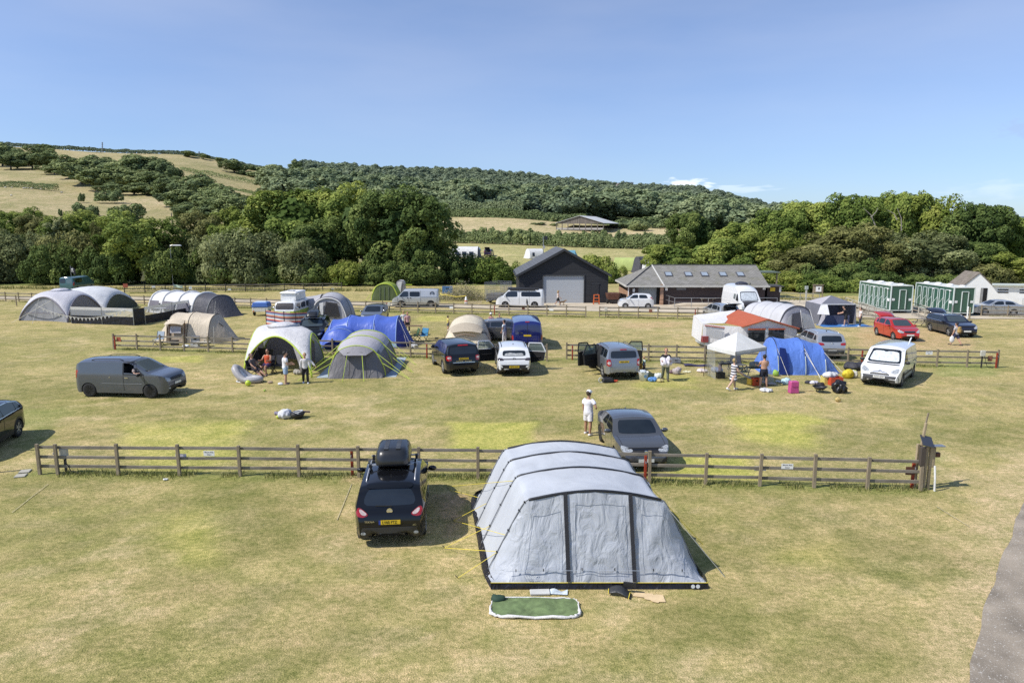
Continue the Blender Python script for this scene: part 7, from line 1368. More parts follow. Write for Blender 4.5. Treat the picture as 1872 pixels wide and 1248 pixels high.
wall('porch_hood',[p+Vector((0,-.05,.01))for p in A[0][8:21]],[Vector((p.x*.9,-.1,1.12+.16*math.cos(p.x)))for p in A[0][8:21]],CL('cream_shade',(.5,.43,.33)),t,4);MB().tube([Vector((-.65+1.3*k/10,-.22,.98+.12*math.sin(k/10*3.14)))for k in range(11)],.05,5).build('hood_edge',mat('piping_brown',(.22,.16,.11,1)),t);panel(t,[(1.1,.3,.1),(1.5,.6,.1),(1.35,.8,1.1),(1.05,.55,1.2)],CL('grey_side',(.2,.19,.18)),'side_panel')
t=tent('white trailer tent with orange-red roof and dark windows behind the gazebo',P(1399,641),R(4),'trailer tent','trailer_tent');CW=CL('canvas_white',(.80,.79,.79),trans=.2);OR=CL('orange_roof',(.50,.13,.065),trans=.15,bump=.4)
pk0,pk1=Vector((0,0,2.12)),Vector((-.55,3.6,2.35));le0,le1=Vector((-1.55,.1,1.62)),Vector((-2.7,2.0,1.75));re0,re1=Vector((2.1,.15,1.5)),Vector((1.9,3.6,1.6))
wall('orange_roof',[pk0+Vector((0,-.1,0)),pk1],[le0+Vector((-.1,-.1,0)),le1],OR,t,10,.03);wall('orange_roof',[pk0+Vector((0,-.1,0)),pk1],[re0+Vector((.15,-.1,-.05)),re1],OR,t,10,.03)
tp=line(le0,pk0,10)+line(pk0,re0,10)[1:];wall('gable_wall',tp,[Vector((p.x*1.02,p.y-.05,0))for p in tp],CW,t,10,.02);wall('side_wall',line(re0,re1,8),[Vector((p.x+.35,p.y,0))for p in line(re0,re1,8)],CW,t,8,.04,4)
for(x0,x1)in((-1.25,-.12),(.14,1.2)):panel(t,[(x0,-.02,.62),(x1,-.02,.62),(x1,.02,1.42),(x0,.02,1.42)],M_GLASS,'window',(0,-.05,0));MB().box(((x0+x1)/2,-.1,1.47),(x1-x0+.08,.03,.1)).build('red_band',OR,t)
MB().tube([pk0+Vector((0,-.12,0)),re0+Vector((.15,-.12,-.05))],.06,6).build('roof_edge',OR,t);MB().tube([pk0+Vector((0,-.12,0)),le0+Vector((-.1,-.12,0))],.05,6).build('roof_edge',OR,t);MB().box((0,.0,.8),(.22,.04,1.6)).build('centre_panel',CL('panel_paleblue',(.48,.56,.62)),t)
b0,b1,b2,b3=Vector((-4.05,.8,1.75)),Vector((-2.7,.4,1.62)),Vector((-3.7,3.8,1.95)),Vector((-.6,3.9,2.3));wall('white_roof',line(b2,b3,8),line(b0,b1+Vector((.3,.8,.1)),8),CW,t,8,.03);wall('side_wall',line(b0,b2,6),[Vector((p.x-.1,p.y,.5))for p in line(b0,b2,6)],CW,t,6,.03);wall('front_panel',line(b0,b1,6),[Vector((p.x,p.y-.05,.5))for p in line(b0,b1,6)],CW,t,6,.03)
wall('front_panel',line(b1+Vector((0,.3,0)),le0,6),[Vector((p.x,p.y,.02))for p in line(b1+Vector((0,.3,0)),le0,6)],CW,t,8,.03);panel(t,[b0+Vector((.2,-.08,-.9)),b1+Vector((-.15,-.02,-.8)),b1+Vector((-.15,-.02,-.22)),b0+Vector((.2,-.08,-.22))],M_PNET,'window',(0,-.03,0));MB().bar(b0+Vector((.1,-.1,-.1)),b1+Vector((0,-.05,-.1)),.08,.05).build('red_band',OR,t);MB().box((-3.9,.75,.72),(.4,.35,.4)).build('red_corner',mat('corner_red',(.3,.06,.06,1)),t);MB().box((-2.2,1.6,.45),(3.4,2.0,.35)).build('trailer_body',mat('trailer_pale',(.5,.52,.53,1)),t);MB().box((-1.0,.9,.25),(4.2,1.8,.12)).build('underside',M_DARK,t)
ez=1.98;gl,gf,gr=P(1293,631,ez),P(1345,643,ez),P(1401,634,ez);gb=gl+gr-gf;ctr=(gl+gr)/2;ctr.z=0;t=tent('white pop-up gazebo with loose mesh sides among the camping gear',ctr,0,'gazebo','gazebo');WG=CL('gazebo_white',(.80,.80,.79),trans=.25,bump=.15);q=[p-ctr for p in(gl,gf,gr,gb)];pkk=Vector((0,0,2.72));GS=CL('gazebo_shade',(.55,.56,.57))
for i in range(4):wall('roof',line(pkk,pkk+(q[i]-q[i-1]).normalized()*.02,8),line(q[i-1],q[i],8),WG,t,8,.012);wall('valance',line(q[i-1]*1.003,q[i]*1.003,8),[p-UPZ*.2 for p in line(q[i-1],q[i],8)],WG if i in(1,)else GS,t,3,.02)
feet=[P(1286,687)-ctr,q[1]-UPZ*ez+Vector((.1,.1,0)),q[2]-UPZ*ez,q[3]-UPZ*ez]
for i,(p,f)in enumerate(zip(q,feet)):MB().bar(p,f,.035).build('leg',M_POLE if i==0 else mat('leg_grey',(.13,.135,.15,1),rough=.4),t)
for i in(0,2,3):MB().bar(q[i-1]-UPZ*.15,q[i]-UPZ*.15,.03).build('strut',M_GPOLE,t)
wall('mesh_side',line(q[3]-UPZ*.2,q[0]-UPZ*.2,10),line(feet[3],feet[0]+Vector((.1,.2,0)),10),M_PNET,t,10,.06,2.5);wall('mesh_side',line(q[0]-UPZ*.2,q[0].lerp(q[1],.28)-UPZ*.2,6),line(feet[0]+Vector((.25,.1,.02)),feet[0].lerp(feet[1],.3)+Vector((.2,.1,.02)),6),M_PNET,t,10,.06,3);wall('mesh_side',line(q[2]-UPZ*.2,q[2].lerp(q[1],.2)-UPZ*.2,6),[P(1416,700)-ctr+Vector((-.1*k,0,.03))for k in range(7)],M_PNET,t,12,.07,3)
BB=CL('bright_blue',(.12,.235,.66),bump=1.,trans=.12,rough=.38,bscale=2.6);t=tent('bright blue tunnel tent with black hoops beside the white gazebo',Vector((16.2,39.6,0)),R(-2));A=[arc(-1.35,1.5,1.9,axis='x'),arc(.15,1.52,1.88,axis='x'),arc(1.3,1.4,1.55,axis='x')];skin('roof',loft(A,9,.05),BB,t,.06,1.5)
ends_close(t,A[0],-2.15,BB,.7,'front_slope',axis='x',amp=.07);wall('rear_slope',A[2],[Vector((2.3,p.y*.45-.3,0))for p in A[2]],BB,t,9,.05)
for a in A[:2]:hoop(t,a[5:-5],M_POLE,.022)
for a in A:hoop(t,[p+Vector((0,-.02,0))for p in a[:7]],mat('sleeve_pale',(.5,.56,.5,1)),.02,'pole_sleeve')
panel(t,[(-1.3,-1.56,.05),(-.75,-1.56,.05),(-.8,-1.46,.8),(-.95,-1.2,1.45),(-1.28,-1.2,1.5)],CL('door_blue',(.012,.03,.17)),'doorway',(0,-.04,0));rope(t,A[1][8],Vector((.55,-2.6,0)),M_ROPE_W,.014);rope(t,A[1][7],Vector((.6,-2.6,0)),M_ROPE_W,.014);rope(t,A[2][8],Vector((2.2,-1.9,0)),M_ROPE_W,.014);rope(t,A[0][8],Vector((-1.0,-2.1,0)),M_ROPE_W,.012)
t=tent('pale grey tunnel tent with charcoal doorway behind the trailer tent',P(1463,608),R(20));A=[arc(.5,1.75,2.05),arc(1.7,1.8,2.12),arc(2.9,1.8,2.12),arc(4.1,1.8,2.1),arc(5.2,1.7,1.9)];skin('roof',loft(A,6,.02),CL('pale_white',(.60,.60,.63),trans=.2,bump=.4),t,.015);ends_close(t,A[0],-.1,CL('front_lilac',(.36,.36,.41),trans=.15),1.,'front_wall');ends_close(t,A[-1],6.2,LG,.85,'rear_wall')
for a in A:hoop(t,a[3:-3],M_GPOLE,.014)
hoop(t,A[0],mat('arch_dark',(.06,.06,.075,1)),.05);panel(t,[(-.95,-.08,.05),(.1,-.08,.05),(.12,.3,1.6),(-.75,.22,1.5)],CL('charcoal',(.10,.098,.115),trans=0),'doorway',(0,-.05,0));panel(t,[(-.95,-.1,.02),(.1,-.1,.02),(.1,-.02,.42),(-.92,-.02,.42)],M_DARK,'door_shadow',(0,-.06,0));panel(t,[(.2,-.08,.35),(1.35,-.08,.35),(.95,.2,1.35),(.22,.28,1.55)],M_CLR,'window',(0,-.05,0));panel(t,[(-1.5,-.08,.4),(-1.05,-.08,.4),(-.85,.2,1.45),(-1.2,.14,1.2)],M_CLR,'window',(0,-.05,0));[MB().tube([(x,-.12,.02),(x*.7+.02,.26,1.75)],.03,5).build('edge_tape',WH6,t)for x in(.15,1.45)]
t=tent('grey mesh-sided shelter tent with a raised flap near the green cabins',P(1530,593),R(2),'shelter tent','shelter_tent');GG=CL('shelter_grey',(.17,.175,.21),trans=.1);w=1.5;c4=[Vector((-w,0,1.72)),Vector((w,0,1.72)),Vector((w,2.8,1.72)),Vector((-w,2.8,1.72))];pp=Vector((0,1.4,2.35))
for i in range(4):wall('roof',line(pp,pp+(c4[i]-c4[i-1])*.01,6),line(c4[i-1],c4[i],6),LG if i!=1 else GG,t,5);MB().bar(c4[i],Vector((c4[i].x*1.08,c4[i].y,0)),.05).build('leg',M_GPOLE,t)
for i in(0,2,3):wall('side_wall',line(c4[i-1],c4[i],8),[Vector((p.x*1.08,p.y,0))for p in line(c4[i-1],c4[i],8)],[GG,0,GG,CL('shelter_blue',(.10,.11,.17))][i],t,6,.04)
wall('front_low_wall',[Vector((-1.55+2.6*k/8,0,.8))for k in range(9)],[Vector((-1.6+2.6*k/8,-.05,0))for k in range(9)],CL('shelter_blue',(.10,.11,.17)),t,5,.04);MB().bar(c4[0],c4[1],.08).build('eave_bar',WH6,t);wall('raised_flap',[c4[0],c4[0]+Vector((.55,0,.02))],[Vector((-2.2,-.9,1.0)),Vector((-1.2,-1.,.95))],CW,t,6);wall('guy_panel',[Vector((-1.4,-.05,.85)),Vector((-.9,-.05,.85))],[Vector((-2.0,-.7,.02)),Vector((-1.8,-.7,.02))],LG,t,4);MB().box((.2,-.8,.012),(4.2,1.6,.012)).build('groundsheet',mat('blue_sheet',(.06,.2,.5,1),rough=.5,bump=.4),t)
def fart(label,u,y,rz,w,h,ln,m,m2,win=0):
 t=tent(label,TP(u,y),R(rz),group='tents on the far second campsite');A=[arc(x,w,h,axis='x',n=14)for x in(-ln/2,0,ln/2)];skin('roof',loft(A,3,.02),m,t);ends_close(t,A[0],-ln/2-.5,m,.9,axis='x',nv=3);ends_close(t,A[2],ln/2+.7,m2,.8,axis='x',nv=3)
 for k in range(win):x=-ln*.36+k*ln*.27;panel(t,[(x,-w,.5),(x+ln*.17,-w,.5),(x+ln*.17,-w*.88,1.35),(x,-w*.88,1.35)],M_GLASS,'window',(0,-.12,0))
fart('white far tent with three dark windows on the second campsite',851,162,-4,1.9,2.5,6.,WH6,DG,3);fart('white and grey far tent behind the barn roof',977,163,20,1.8,2.2,3.4,WH6,DG,1);fart('little light blue far tent right of the barn ridge',1045,172,0,1.1,1.5,1.6,CL('sky_blue',(.16,.36,.48)),CL('sky_blue',(.16,.36,.48)));fart('lime and grey far tent behind the wash block roof',1148,133,-6,1.9,2.4,5.,CL('lime_grey',(.5,.58,.2)),DG);fart('dark tent with red stripe behind the wash block roof',1170,128,30,1.2,2.9,1.6,DG,CL('rust',(.3,.08,.05)));fart('white flapping canvas behind the wash block ridge',1184,127,60,.9,3.0,1.4,WH6,WH6)
t=thing('striped_windbreak','multicoloured striped canvas windbreak in front of the lime camper','windbreak',(0,0,0),0);wa,wb_=P(487,597),P(563,601);wm=P(520,602)
m_st,nt,bs=newmat('stripes');tc=N(nt,'ShaderNodeTexCoord');sx=N(nt,'ShaderNodeSeparateXYZ');nt.links.new(tc.outputs['Object'],sx.inputs[0]);cr=N(nt,'ShaderNodeValToRGB');cr.color_ramp.interpolation='CONSTANT';dv_=N(nt,'ShaderNodeMath',operation='DIVIDE');dv_.inputs[1].default_value=1.4;nt.links.new(sx.outputs['Z'],dv_.inputs[0]);nt.links.new(dv_.outputs[0],cr.inputs[0]);e=cr.color_ramp.elements
pal=[(.5,.52,.55),(.05,.06,.14),(.55,.16,.07),(.55,.56,.58),(.06,.12,.28),(.5,.10,.06),(.6,.6,.6),(.1,.06,.12),(.5,.2,.1),(.35,.45,.55),(.08,.08,.2),(.55,.2,.15)]
for k,c in enumerate(pal):
 el=e[0]if k==0 else(e[1]if k==1 else e.new(k/12));el.position=k/12;el.color=(*c,1)
nt.links.new(cr.outputs[0],bs.inputs['Base Color']);bs.inputs['Roughness'].default_value=.8;pth=catmull([wa,P(503,599.5),wm,P(541,602),wb_],8);wall('canvas',[p+UPZ*1.35 for p in pth],[p+UPZ*.03 for p in pth],m_st,t,6,.05,2)
for p in pth[::8]:MB().tube([p,p+UPZ*1.5],.022,5).build('pole',M_STEEL,t)
# ================================================================ people
def ring_tube(mb,pts,rx,ry,side,n=10):
 """closed tapered limb with elliptical rings; `side` is the body's right-hand axis"""
 pts=[Vector(p)for p in pts];m=len(pts);vs=[]
 for i,p in enumerate(pts):
  d=(pts[min(i+1,m-1)]-pts[max(i-1,0)]).normalized();x=side-d*side.dot(d);x=x.normalized()if x.length>.05 else d.cross(Vector((0,1,0.3))).normalized();y=d.cross(x)
  for k in range(n):t=2*math.pi*k/n;vs.append(p+x*math.cos(t)*rx[i]+y*math.sin(t)*ry[i])
 fs=[(i*n+k,i*n+(k+1)%n,(i+1)*n+(k+1)%n,(i+1)*n+k)for i in range(m-1)for k in range(n)]+[tuple(range(n-1,-1,-1)),tuple((m-1)*n+k for k in range(n))]
 mb.add(vs,fs)
def ball(mb,c,r,sc=(1,1,1),n=10):
 c=Vector(c);prof=[(max(1e-5,r*math.sin(math.pi*k/8)),-r*math.cos(math.pi*k/8))for k in range(9)];q=MB().lathe(prof,n=n);mb.add([c+Vector((p[0]*sc[0],p[1]*sc[1],p[2]*sc[2]))for p in q.v],q.f)
def fuse(mb,name,m,parent,vox,it=4):
 o=mb.build(name,m,parent);a=o.modifiers.new('r','REMESH');a.mode='VOXEL';a.voxel_size=vox;b=o.modifiers.new('s','SMOOTH');b.factor=.5;b.iterations=it
 bpy.context.view_layer.update();me=bpy.data.meshes.new_from_object(o.evaluated_get(bpy.context.evaluated_depsgraph_get()));o.modifiers.clear();old=o.data;o.data=me;bpy.data.meshes.remove(old);me.polygons.foreach_set('use_smooth',[True]*len(me.polygons));return o
SK=[mat('skin_%d'%i,(*c,1),rough=.5,var=.06)for i,c in enumerate(((.50,.29,.20),(.40,.22,.14),(.56,.36,.27)))]
CLO={}
def cloth(c,stripes=None):
 k=(c,stripes)
 if k not in CLO:
  m=mat('garment_%d'%len(CLO),(*c,1),rough=.85,var=.12,bump=.5,bscale=14)
  if stripes:
   nt=m.node_tree;b=nt.nodes['Principled BSDF'];tc=N(nt,'ShaderNodeTexCoord');w=N(nt,'ShaderNodeTexWave',bands_direction='Z');w.inputs['Scale'].default_value=2.3;nt.links.new(tc.outputs['Object'],w.inputs[0]);r=N(nt,'ShaderNodeValToRGB');r.color_ramp.interpolation='CONSTANT';r.color_ramp.elements[0].color=(*stripes,1);r.color_ramp.elements[1].color=(*c,1);r.color_ramp.elements[1].position=.42;nt.links.new(w.outputs[0],r.inputs[0]);nt.links.new(r.outputs[0],b.inputs['Base Color'])
  CLO[k]=m
 return CLO[k]
HAIRC={'brown':(.05,.03,.018),'dark':(.015,.011,.009),'blond':(.42,.30,.13),'grey':(.3,.28,.26),'ginger':(.3,.13,.05)}
ST0=dict(l=(3,4,2),r=(-3,4,2),la=(4,8,12,0),ra=(4,8,12,0))
def person(label,loc,rz,H=1.72,pose=None,lean=0,top=None,low=None,shoes=(.7,.7,.7),hair='brown',skin=0,hat=None,hip=None,turn=0,build=1.,lengths=('tee','shorts'),long_hair=False,group='people on the campsite',stripes=None):
 po=dict(ST0);po.update(pose or{});t=thing('person',label,'person',loc,rz,group);X_=Vector((1,0,0));h=H;w=build
 def dirv(fl,ab,sg):f,a=R(fl),R(ab);return Vector((sg*math.sin(a)*math.cos(f),math.sin(f),-math.cos(f)*math.cos(a)))
 L=R(lean);up=Vector((0,math.sin(L),math.cos(L)));fwd=Vector((0,math.cos(L),-math.sin(L)));Jt={};low_z=9
 for k,sg in(('l',-1),('r',1)):
  fl,ab,kn=po[k];a=Vector((sg*.052*h,0,0));b=a+dirv(fl,ab,sg)*.245*h;c=b+dirv(fl-kn,ab*.6,sg)*.235*h;foot=Vector((sg*.03,math.cos(R(fl-kn)),math.sin(R(fl-kn))*.6)).normalized();Jt[k]=(a,b,c,foot);low_z=min(low_z,c.z-.038*h,(c+foot*.1*h).z-.018*h)
 z0=-low_z if hip is None else hip;O=Vector((0,0,z0));chest=up*.30*h
 for k,sg in(('la',-1),('ra',1)):
  fl,ab,el,inn=po[k];a=chest+Vector((sg*.108*h*w**.5,0,0))-up*.015*h;b=a+dirv(fl+lean*.3,ab,sg)*.172*h;d=dirv(fl+lean*.3+el,ab-inn,sg);c=b+d*.15*h;Jt[k]=(a,b,c,d)
 neck=chest+up*.03*h;hd=neck+up*.09*h+fwd*.012*h;hx=Matrix.Rotation(R(turn),3,'Z')@fwd
 mb=MB();rw=.5*(1+w)
 def torso(m_,e=0.,k0=-.05,k1=.31,g=1.):
  zs=[k0,0,.07,.15,.22,.28,k1];rx=[.082,.09,.085,.083,.094,.095,.05];ry=[.06,.068,.06,.058,.064,.055,.035]
  ring_tube(m_,[O+up*z*h if z>0 else O+Vector((0,0,z*h))for z in zs],[(r*w+e)*h for r in rx],[(r*w*g+e)*h for r in ry],X_,14)
 torso(mb);ring_tube(mb,[O+chest-up*.01*h,O+hd-up*.02*h],[.034*h,.031*h],[.034*h,.031*h],X_)
 ball(mb,O+hd+up*.012*h,.062*h,(.82,.98,1.12),12);ball(mb,O+hd-up*.035*h+hx*.018*h,.04*h,(.85,.9,1));ball(mb,O+hd+hx*.063*h-up*.005*h,.013*h,(.8,1,1.3))
 sx_=hx.cross(up)
 for sg in(-1,1):ball(mb,O+hd+sx_*sg*.052*h,.016*h,(.5,.9,1.3))
 for k in 'lr':
  a,b,c,f=Jt[k];ring_tube(mb,[O+a,O+a.lerp(b,.4),O+b,O+b.lerp(c,.35),O+c,O+c-Vector((0,0,.015*h))],[v*h*rw for v in(.054,.05,.034,.034,.021,.02)],[v*h*rw for v in(.056,.052,.036,.037,.022,.022)],X_)
  ring_tube(mb,[O+c-f*.025*h-Vector((0,0,.018*h)),O+c+f*.05*h-Vector((0,0,.022*h)),O+c+f*.105*h-Vector((0,0,.028*h))],[.02*h,.025*h,.02*h],[.02*h,.017*h,.01*h],X_)
 for k,sg in(('la',-1),('ra',1)):
  a,b,c,d=Jt[k];ring_tube(mb,[O+a-Vector((sg*.03*h,0,0)),O+a.lerp(b,.25),O+a.lerp(b,.8),O+b,O+b.lerp(c,.3),O+c],[v*h*rw for v in(.036,.031,.025,.023,.024,.015)],[v*h*rw for v in(.036,.031,.026,.023,.024,.014)],X_)
  inn=Vector((-sg,.35,0));inn=(inn-d*inn.dot(d)).normalized();wd=d.cross(inn).normalized()*-sg;pl=c+d*.028*h;ring_tube(mb,[O+c,O+pl,O+c+d*.055*h],[.011*h,.013*h,.013*h],[.016*h,.024*h,.024*h],inn,8)
  for q in range(4):
   s0=c+d*.052*h+wd*(q-1.5)*.0135*h;ln=(.038,.044,.041,.031)[q]*h;m1=s0+(d+inn*.25).normalized()*ln*.5;ring_tube(mb,[O+s0-d*.012*h,O+m1,O+m1+(d*.6+inn*.7).normalized()*ln*.5],[.0056*h,.005*h,.0042*h],[.0056*h,.005*h,.0042*h],wd,6)
  tb=c+d*.016*h+wd*-.022*h;ring_tube(mb,[O+tb,O+tb+(d*.7-wd*.6+inn*.3).normalized()*.024*h,O+tb+(d-wd*.3+inn*.5).normalized()*.045*h],[.0068*h,.0062*h,.005*h],[.0068*h,.0062*h,.005*h],wd,6)
 fuse(mb,'body',SK[skin],t,.0095*h/1.7,3)
 for sg in(-1,1):ball(e:=MB(),O+hd+hx*.056*h+sx_*sg*.02*h+up*.012*h,.007*h);e.build('eye',M_DARK,t)
 mo=MB();ball(mo,O+hd+hx*.054*h-up*.04*h,.008*h,(2,.8,.5));mo.build('mouth',mat('lips',(.3,.1,.08,1)),t)
 hm=mat('hair_'+hair,(*HAIRC[hair],1),rough=.6,var=.4,scale=30,bump=.8,bscale=60);mb=MB();ball(mb,O+hd+up*.022*h-hx*.012*h,.066*h,(.88,.98,1.02),14)
 if long_hair:ring_tube(mb,[O+hd+up*.03*h-hx*.03*h,O+hd-up*.04*h-hx*.05*h,O+hd-up*.12*h-hx*.05*h],[.05*h,.05*h,.03*h],[.03*h,.03*h,.02*h],X_)
 ha=fuse(mb,'hair',hm,t,.012,2)
 for v in ha.data.vertices:
  d=v.co-(O+hd);
  if d.dot(hx)>.012*h and d.dot(up)<.035*h:v.co-=hx*(d.dot(hx)-.012*h)*.9
 if hat:
  mb=MB();ball(mb,O+hd+up*.04*h,.064*h,(.95,1.05,.85),14);ring_tube(mb,[O+hd+up*.038*h+hx*.04*h,O+hd+up*.03*h+hx*.115*h],[.05*h,.035*h],[.008*h,.006*h],sx_);mb.build('hat',cloth(hat),t,smooth=True)
 e=.011
 if top is not None:
  mb=MB();torso(mb,e,-.03 if lengths[0]!='dress' else-.05,.30,1.08);sl={'tee':.62,'vest':0,'long':2,'dress':.35}[lengths[0]]
  for k in('la','ra'):
   a,b,c,d=Jt[k];s_=-1 if k=='la' else 1
   if sl:pts=[O+a-Vector((s_*.04*h,0,0)),O+a.lerp(b,.3),O+a.lerp(b,min(sl,1))]+([O+b.lerp(c,.5),O+b.lerp(c,.95)]if sl>1 else[]);r=[.044,.043,.041,.034,.026][:len(pts)];ring_tube(mb,pts,[v*h*rw for v in r],[v*h*rw for v in r],X_)
  if lengths[0]=='dress':m_=(Jt['l'][1]+Jt['r'][1])/2;ring_tube(mb,[O+Vector((0,0,.03*h)),O+m_*.35,O+m_*.85],[.1*h,.12*h,.135*h],[.078*h,.095*h,.11*h],X_,16)
  fuse(mb,{'tee':'shirt','vest':'vest','long':'shirt','dress':'dress'}[lengths[0]],cloth(top,stripes),t,.014,3)
 if low is not None:
  mb=MB();ring_tube(mb,[O+up*.06*h,O,O-Vector((0,0,.055*h))],[(v*w+e)*h for v in(.086,.092,.08)],[(v*w+e)*h for v in(.062,.07,.062)],X_,14);q={'shorts':.8,'long':2,'brief':.35}[lengths[1]]
  for k in 'lr':
   a,b,c,f=Jt[k];pts=[O+a,O+a.lerp(b,.5),O+a.lerp(b,min(q,1))]+([O+b.lerp(c,.5),O+b.lerp(c,.93)]if q>1 else[]);r=[.064,.062,.06 if q<1 else.045,.044,.034][:len(pts)];ring_tube(mb,pts,[v*h*rw for v in r],[v*h*rw for v in r],X_)
  fuse(mb,'shorts' if q<1 else 'trousers',cloth(low),t,.014,3)
 if shoes:
  for k in 'lr':
   a,b,c,f=Jt[k];mb=MB();ring_tube(mb,[O+c-f*.035*h-Vector((0,0,.014*h)),O+c+f*.04*h-Vector((0,0,.016*h)),O+c+f*.115*h-Vector((0,0,.026*h))],[.025*h,.031*h,.025*h],[.024*h,.022*h,.013*h],X_);mb.build('shoe',cloth(shoes),t,smooth=True)
 return t,O,Jt
WT,NV,BK=(.74,.73,.76),(.022,.025,.05),(.018,.018,.02)
walk=dict(l=(24,3,8),r=(-20,3,18),la=(-18,8,18,4),ra=(20,8,22,4))
person('man in white cap, t-shirt and shorts standing hand on hip, seen from behind',P(1075,794),R(-38),1.76,dict(la=(4,9,10,4),ra=(-14,38,70,85),l=(6,5,4),r=(-6,5,4)),top=WT,low=(.72,.70,.72),shoes=WT,hat=(.8,.8,.8),build=1.12,skin=1)
c=CADDY;p=c.t.matrix_basis@Vector((.62,-.46,0));a_=c.t.rotation_euler.z
person('man driving the grey van with his bare forearm along the open window',p,a_-R(90),1.74,dict(l=(78,6,60),r=(78,6,60),la=(60,10,30,20),ra=(34,40,70,10)),hip=.86,lean=-8,top=(.3,.25,.24),low=NV,hair='dark',skin=0,turn=-25,build=1.1)
CM=mat('chair_navy',(.02,.022,.035,1),rough=.8,bump=.4);
def camp_chair(label,loc,rz,m=CM,zs=.40,back=18,group='camping chairs'):
 t=thing('camping_chair',label,'chair',loc,rz,group);b=math.radians(back);q=Vector((0,-.22-.5*math.sin(b),zs+.55*math.cos(b)))
 MB().prism([(-.26,-.22,zs),(.26,-.22,zs),(.26,.24,zs+.02),(-.26,.24,zs+.02)],(0,0,.03)).build('seat',m,t);MB().prism([(-.27,-.22,zs),(.27,-.22,zs),(.27,q.y,q.z),(-.27,q.y,q.z)],(0,-.03,.01)).build('backrest',m,t)
 for s in(-1,1):
  MB().bar((s*.29,-.25,0),(s*.29,.24,zs),.03).build('leg',M_STEEL,t);MB().bar((s*.29,.25,0),(s*.29,-.24,zs),.03).build('leg',M_STEEL,t);MB().bar((s*.31,-.26,zs+.2),(s*.31,.22,zs+.2),.05,.03).build('armrest',M_BLACK,t);MB().bar((s*.28,-.22,zs),(s*.28,q.y,q.z),.025).build('back_post',M_STEEL,t)
 return t
def sitter(label,u,v,rz,chair_label,zs,pose,**k):
 g=P(u,v);camp_chair(chair_label,g,rz,zs=zs);return person(label,g+Vector((math.sin(rz)*.02,-math.cos(rz)*.02,0)),rz,hip=zs+.115,pose=pose,**k)
sitter('person in dark grey t-shirt lounging with legs stretched out in the white dome',466,687,R(-112),'dark reclined folding chair under the person in dark grey',.34,dict(l=(62,6,8),r=(58,6,6),la=(34,10,30,10),ra=(38,10,24,10)),lean=-18,top=(.10,.085,.09),low=(.05,.04,.05),hair='brown',H=1.66,shoes=(.1,.1,.1))
sitter('person in orange vest and purple shorts sitting in the white dome',490,683,R(165),'dark folding chair under the person in the orange vest',.42,dict(l=(80,16,78),r=(80,16,78),la=(34,14,62,30),ra=(34,14,62,30)),lean=-4,top=(.55,.09,.03),low=(.07,.04,.12),hair='dark',H=1.74,lengths=('vest','shorts'),skin=1,build=1.18,shoes=(.03,.03,.03))
camp_chair('empty black folding chair inside the white dome, right of the orange vest',P(510,681),R(170));camp_chair('empty black folding chair at the back of the white dome',P(468,671),R(190))
person('woman with dark hair, white t-shirt and pale denim shorts standing at the white dome',P(523,702),R(-60),1.72,dict(l=(3,4,2),r=(-3,5,2),la=(12,8,70,14),ra=(10,12,74,14)),top=WT,low=(.30,.40,.54),hair='dark',build=1.12,shoes=(.35,.25,.2))
person('woman in long-sleeved white patterned top and black leggings with one arm swung out',P(559,700),R(196),1.6,dict(l=(10,3,6),r=(-6,3,8),la=(8,46,14,8),ra=(-6,10,12,4)),top=(.62,.6,.6),low=BK,hair='blond',lengths=('long','long'),shoes=WT)
person('woman in pale top and dark trousers beside the blue frame tent, left one of two',P(738.5,605),R(20),1.62,top=(.6,.62,.6),low=(.05,.045,.05),hair='blond',lengths=('tee','long'))
person('woman in pink top and dark trousers beside the blue frame tent, right one of two',P(745.5,607),R(-160),1.58,top=(.55,.32,.32),low=(.035,.03,.04),hair='ginger',lengths=('tee','long'),long_hair=True)
person('child in a yellow top behind the cream domed tent',P(819,604),R(-60),1.18,top=(.6,.5,.12),low=(.1,.1,.12),hair='dark')
person('person in white cap beyond the grey estate, showing above its roof',P(898,610),R(150),1.62,top=(.3,.1,.1),low=NV,hat=(.78,.78,.76));person('dark-haired person beyond the grey estate, right of the white cap',P(913,610),R(200),1.58,top=(.05,.04,.05),low=NV,hair='dark');person('person in white standing between the grey estate and the blue van',P(922,626),R(60),1.62,top=(.6,.66,.68),low=WT,hair='dark',lengths=('tee','long'))
person('small blond child in a light patterned t-shirt beside the open silver 4x4',P(1177,684),R(100),1.02,top=(.42,.55,.52),low=NV,hair='blond')
person('person in black t-shirt walking with a white bundle held in both arms',P(1216,695),R(172),1.74,dict(l=(14,3,6),r=(-12,3,12),la=(22,10,70,26),ra=(22,10,70,26)),top=BK,low=(.14,.15,.11),hair='ginger',lengths=('tee','long'),shoes=(.05,.04,.03))
p=P(1216,695)+Vector((-.05,-.34,1.02));o=MB();ball(o,(0,0,0),.25,(1.25,.75,.85),14);ball(o,(.12,-.05,.2),.14);ball(o,(-.16,.02,.16),.13);o=fuse(o,'white_bundle',cloth((.68,.64,.70)),None,.03,2);crinkle(o,.06,9,-9);o.location=p;tag(o,'crumpled white and lilac bundle carried by the person in black','bundle')
person('woman in black and white striped dress walking towards the gazebo',P(1340,713),R(-70),1.62,dict(l=(18,3,6),r=(-26,3,14),la=(20,10,50,10),ra=(16,14,40,16)),top=(.72,.70,.72),low=None,hair='blond',lengths=('dress','shorts'),shoes=WT,stripes=(.02,.02,.05),build=1.05,skin=2)
person('bare-chested man in navy shorts standing with his back to the camera at the blue tent',P(1395,707),R(8),1.66,dict(la=(26,12,66,26),ra=(26,12,66,26),l=(2,7,2),r=(-2,7,2)),low=(.018,.02,.035),hair='dark',shoes=None,build=1.18)
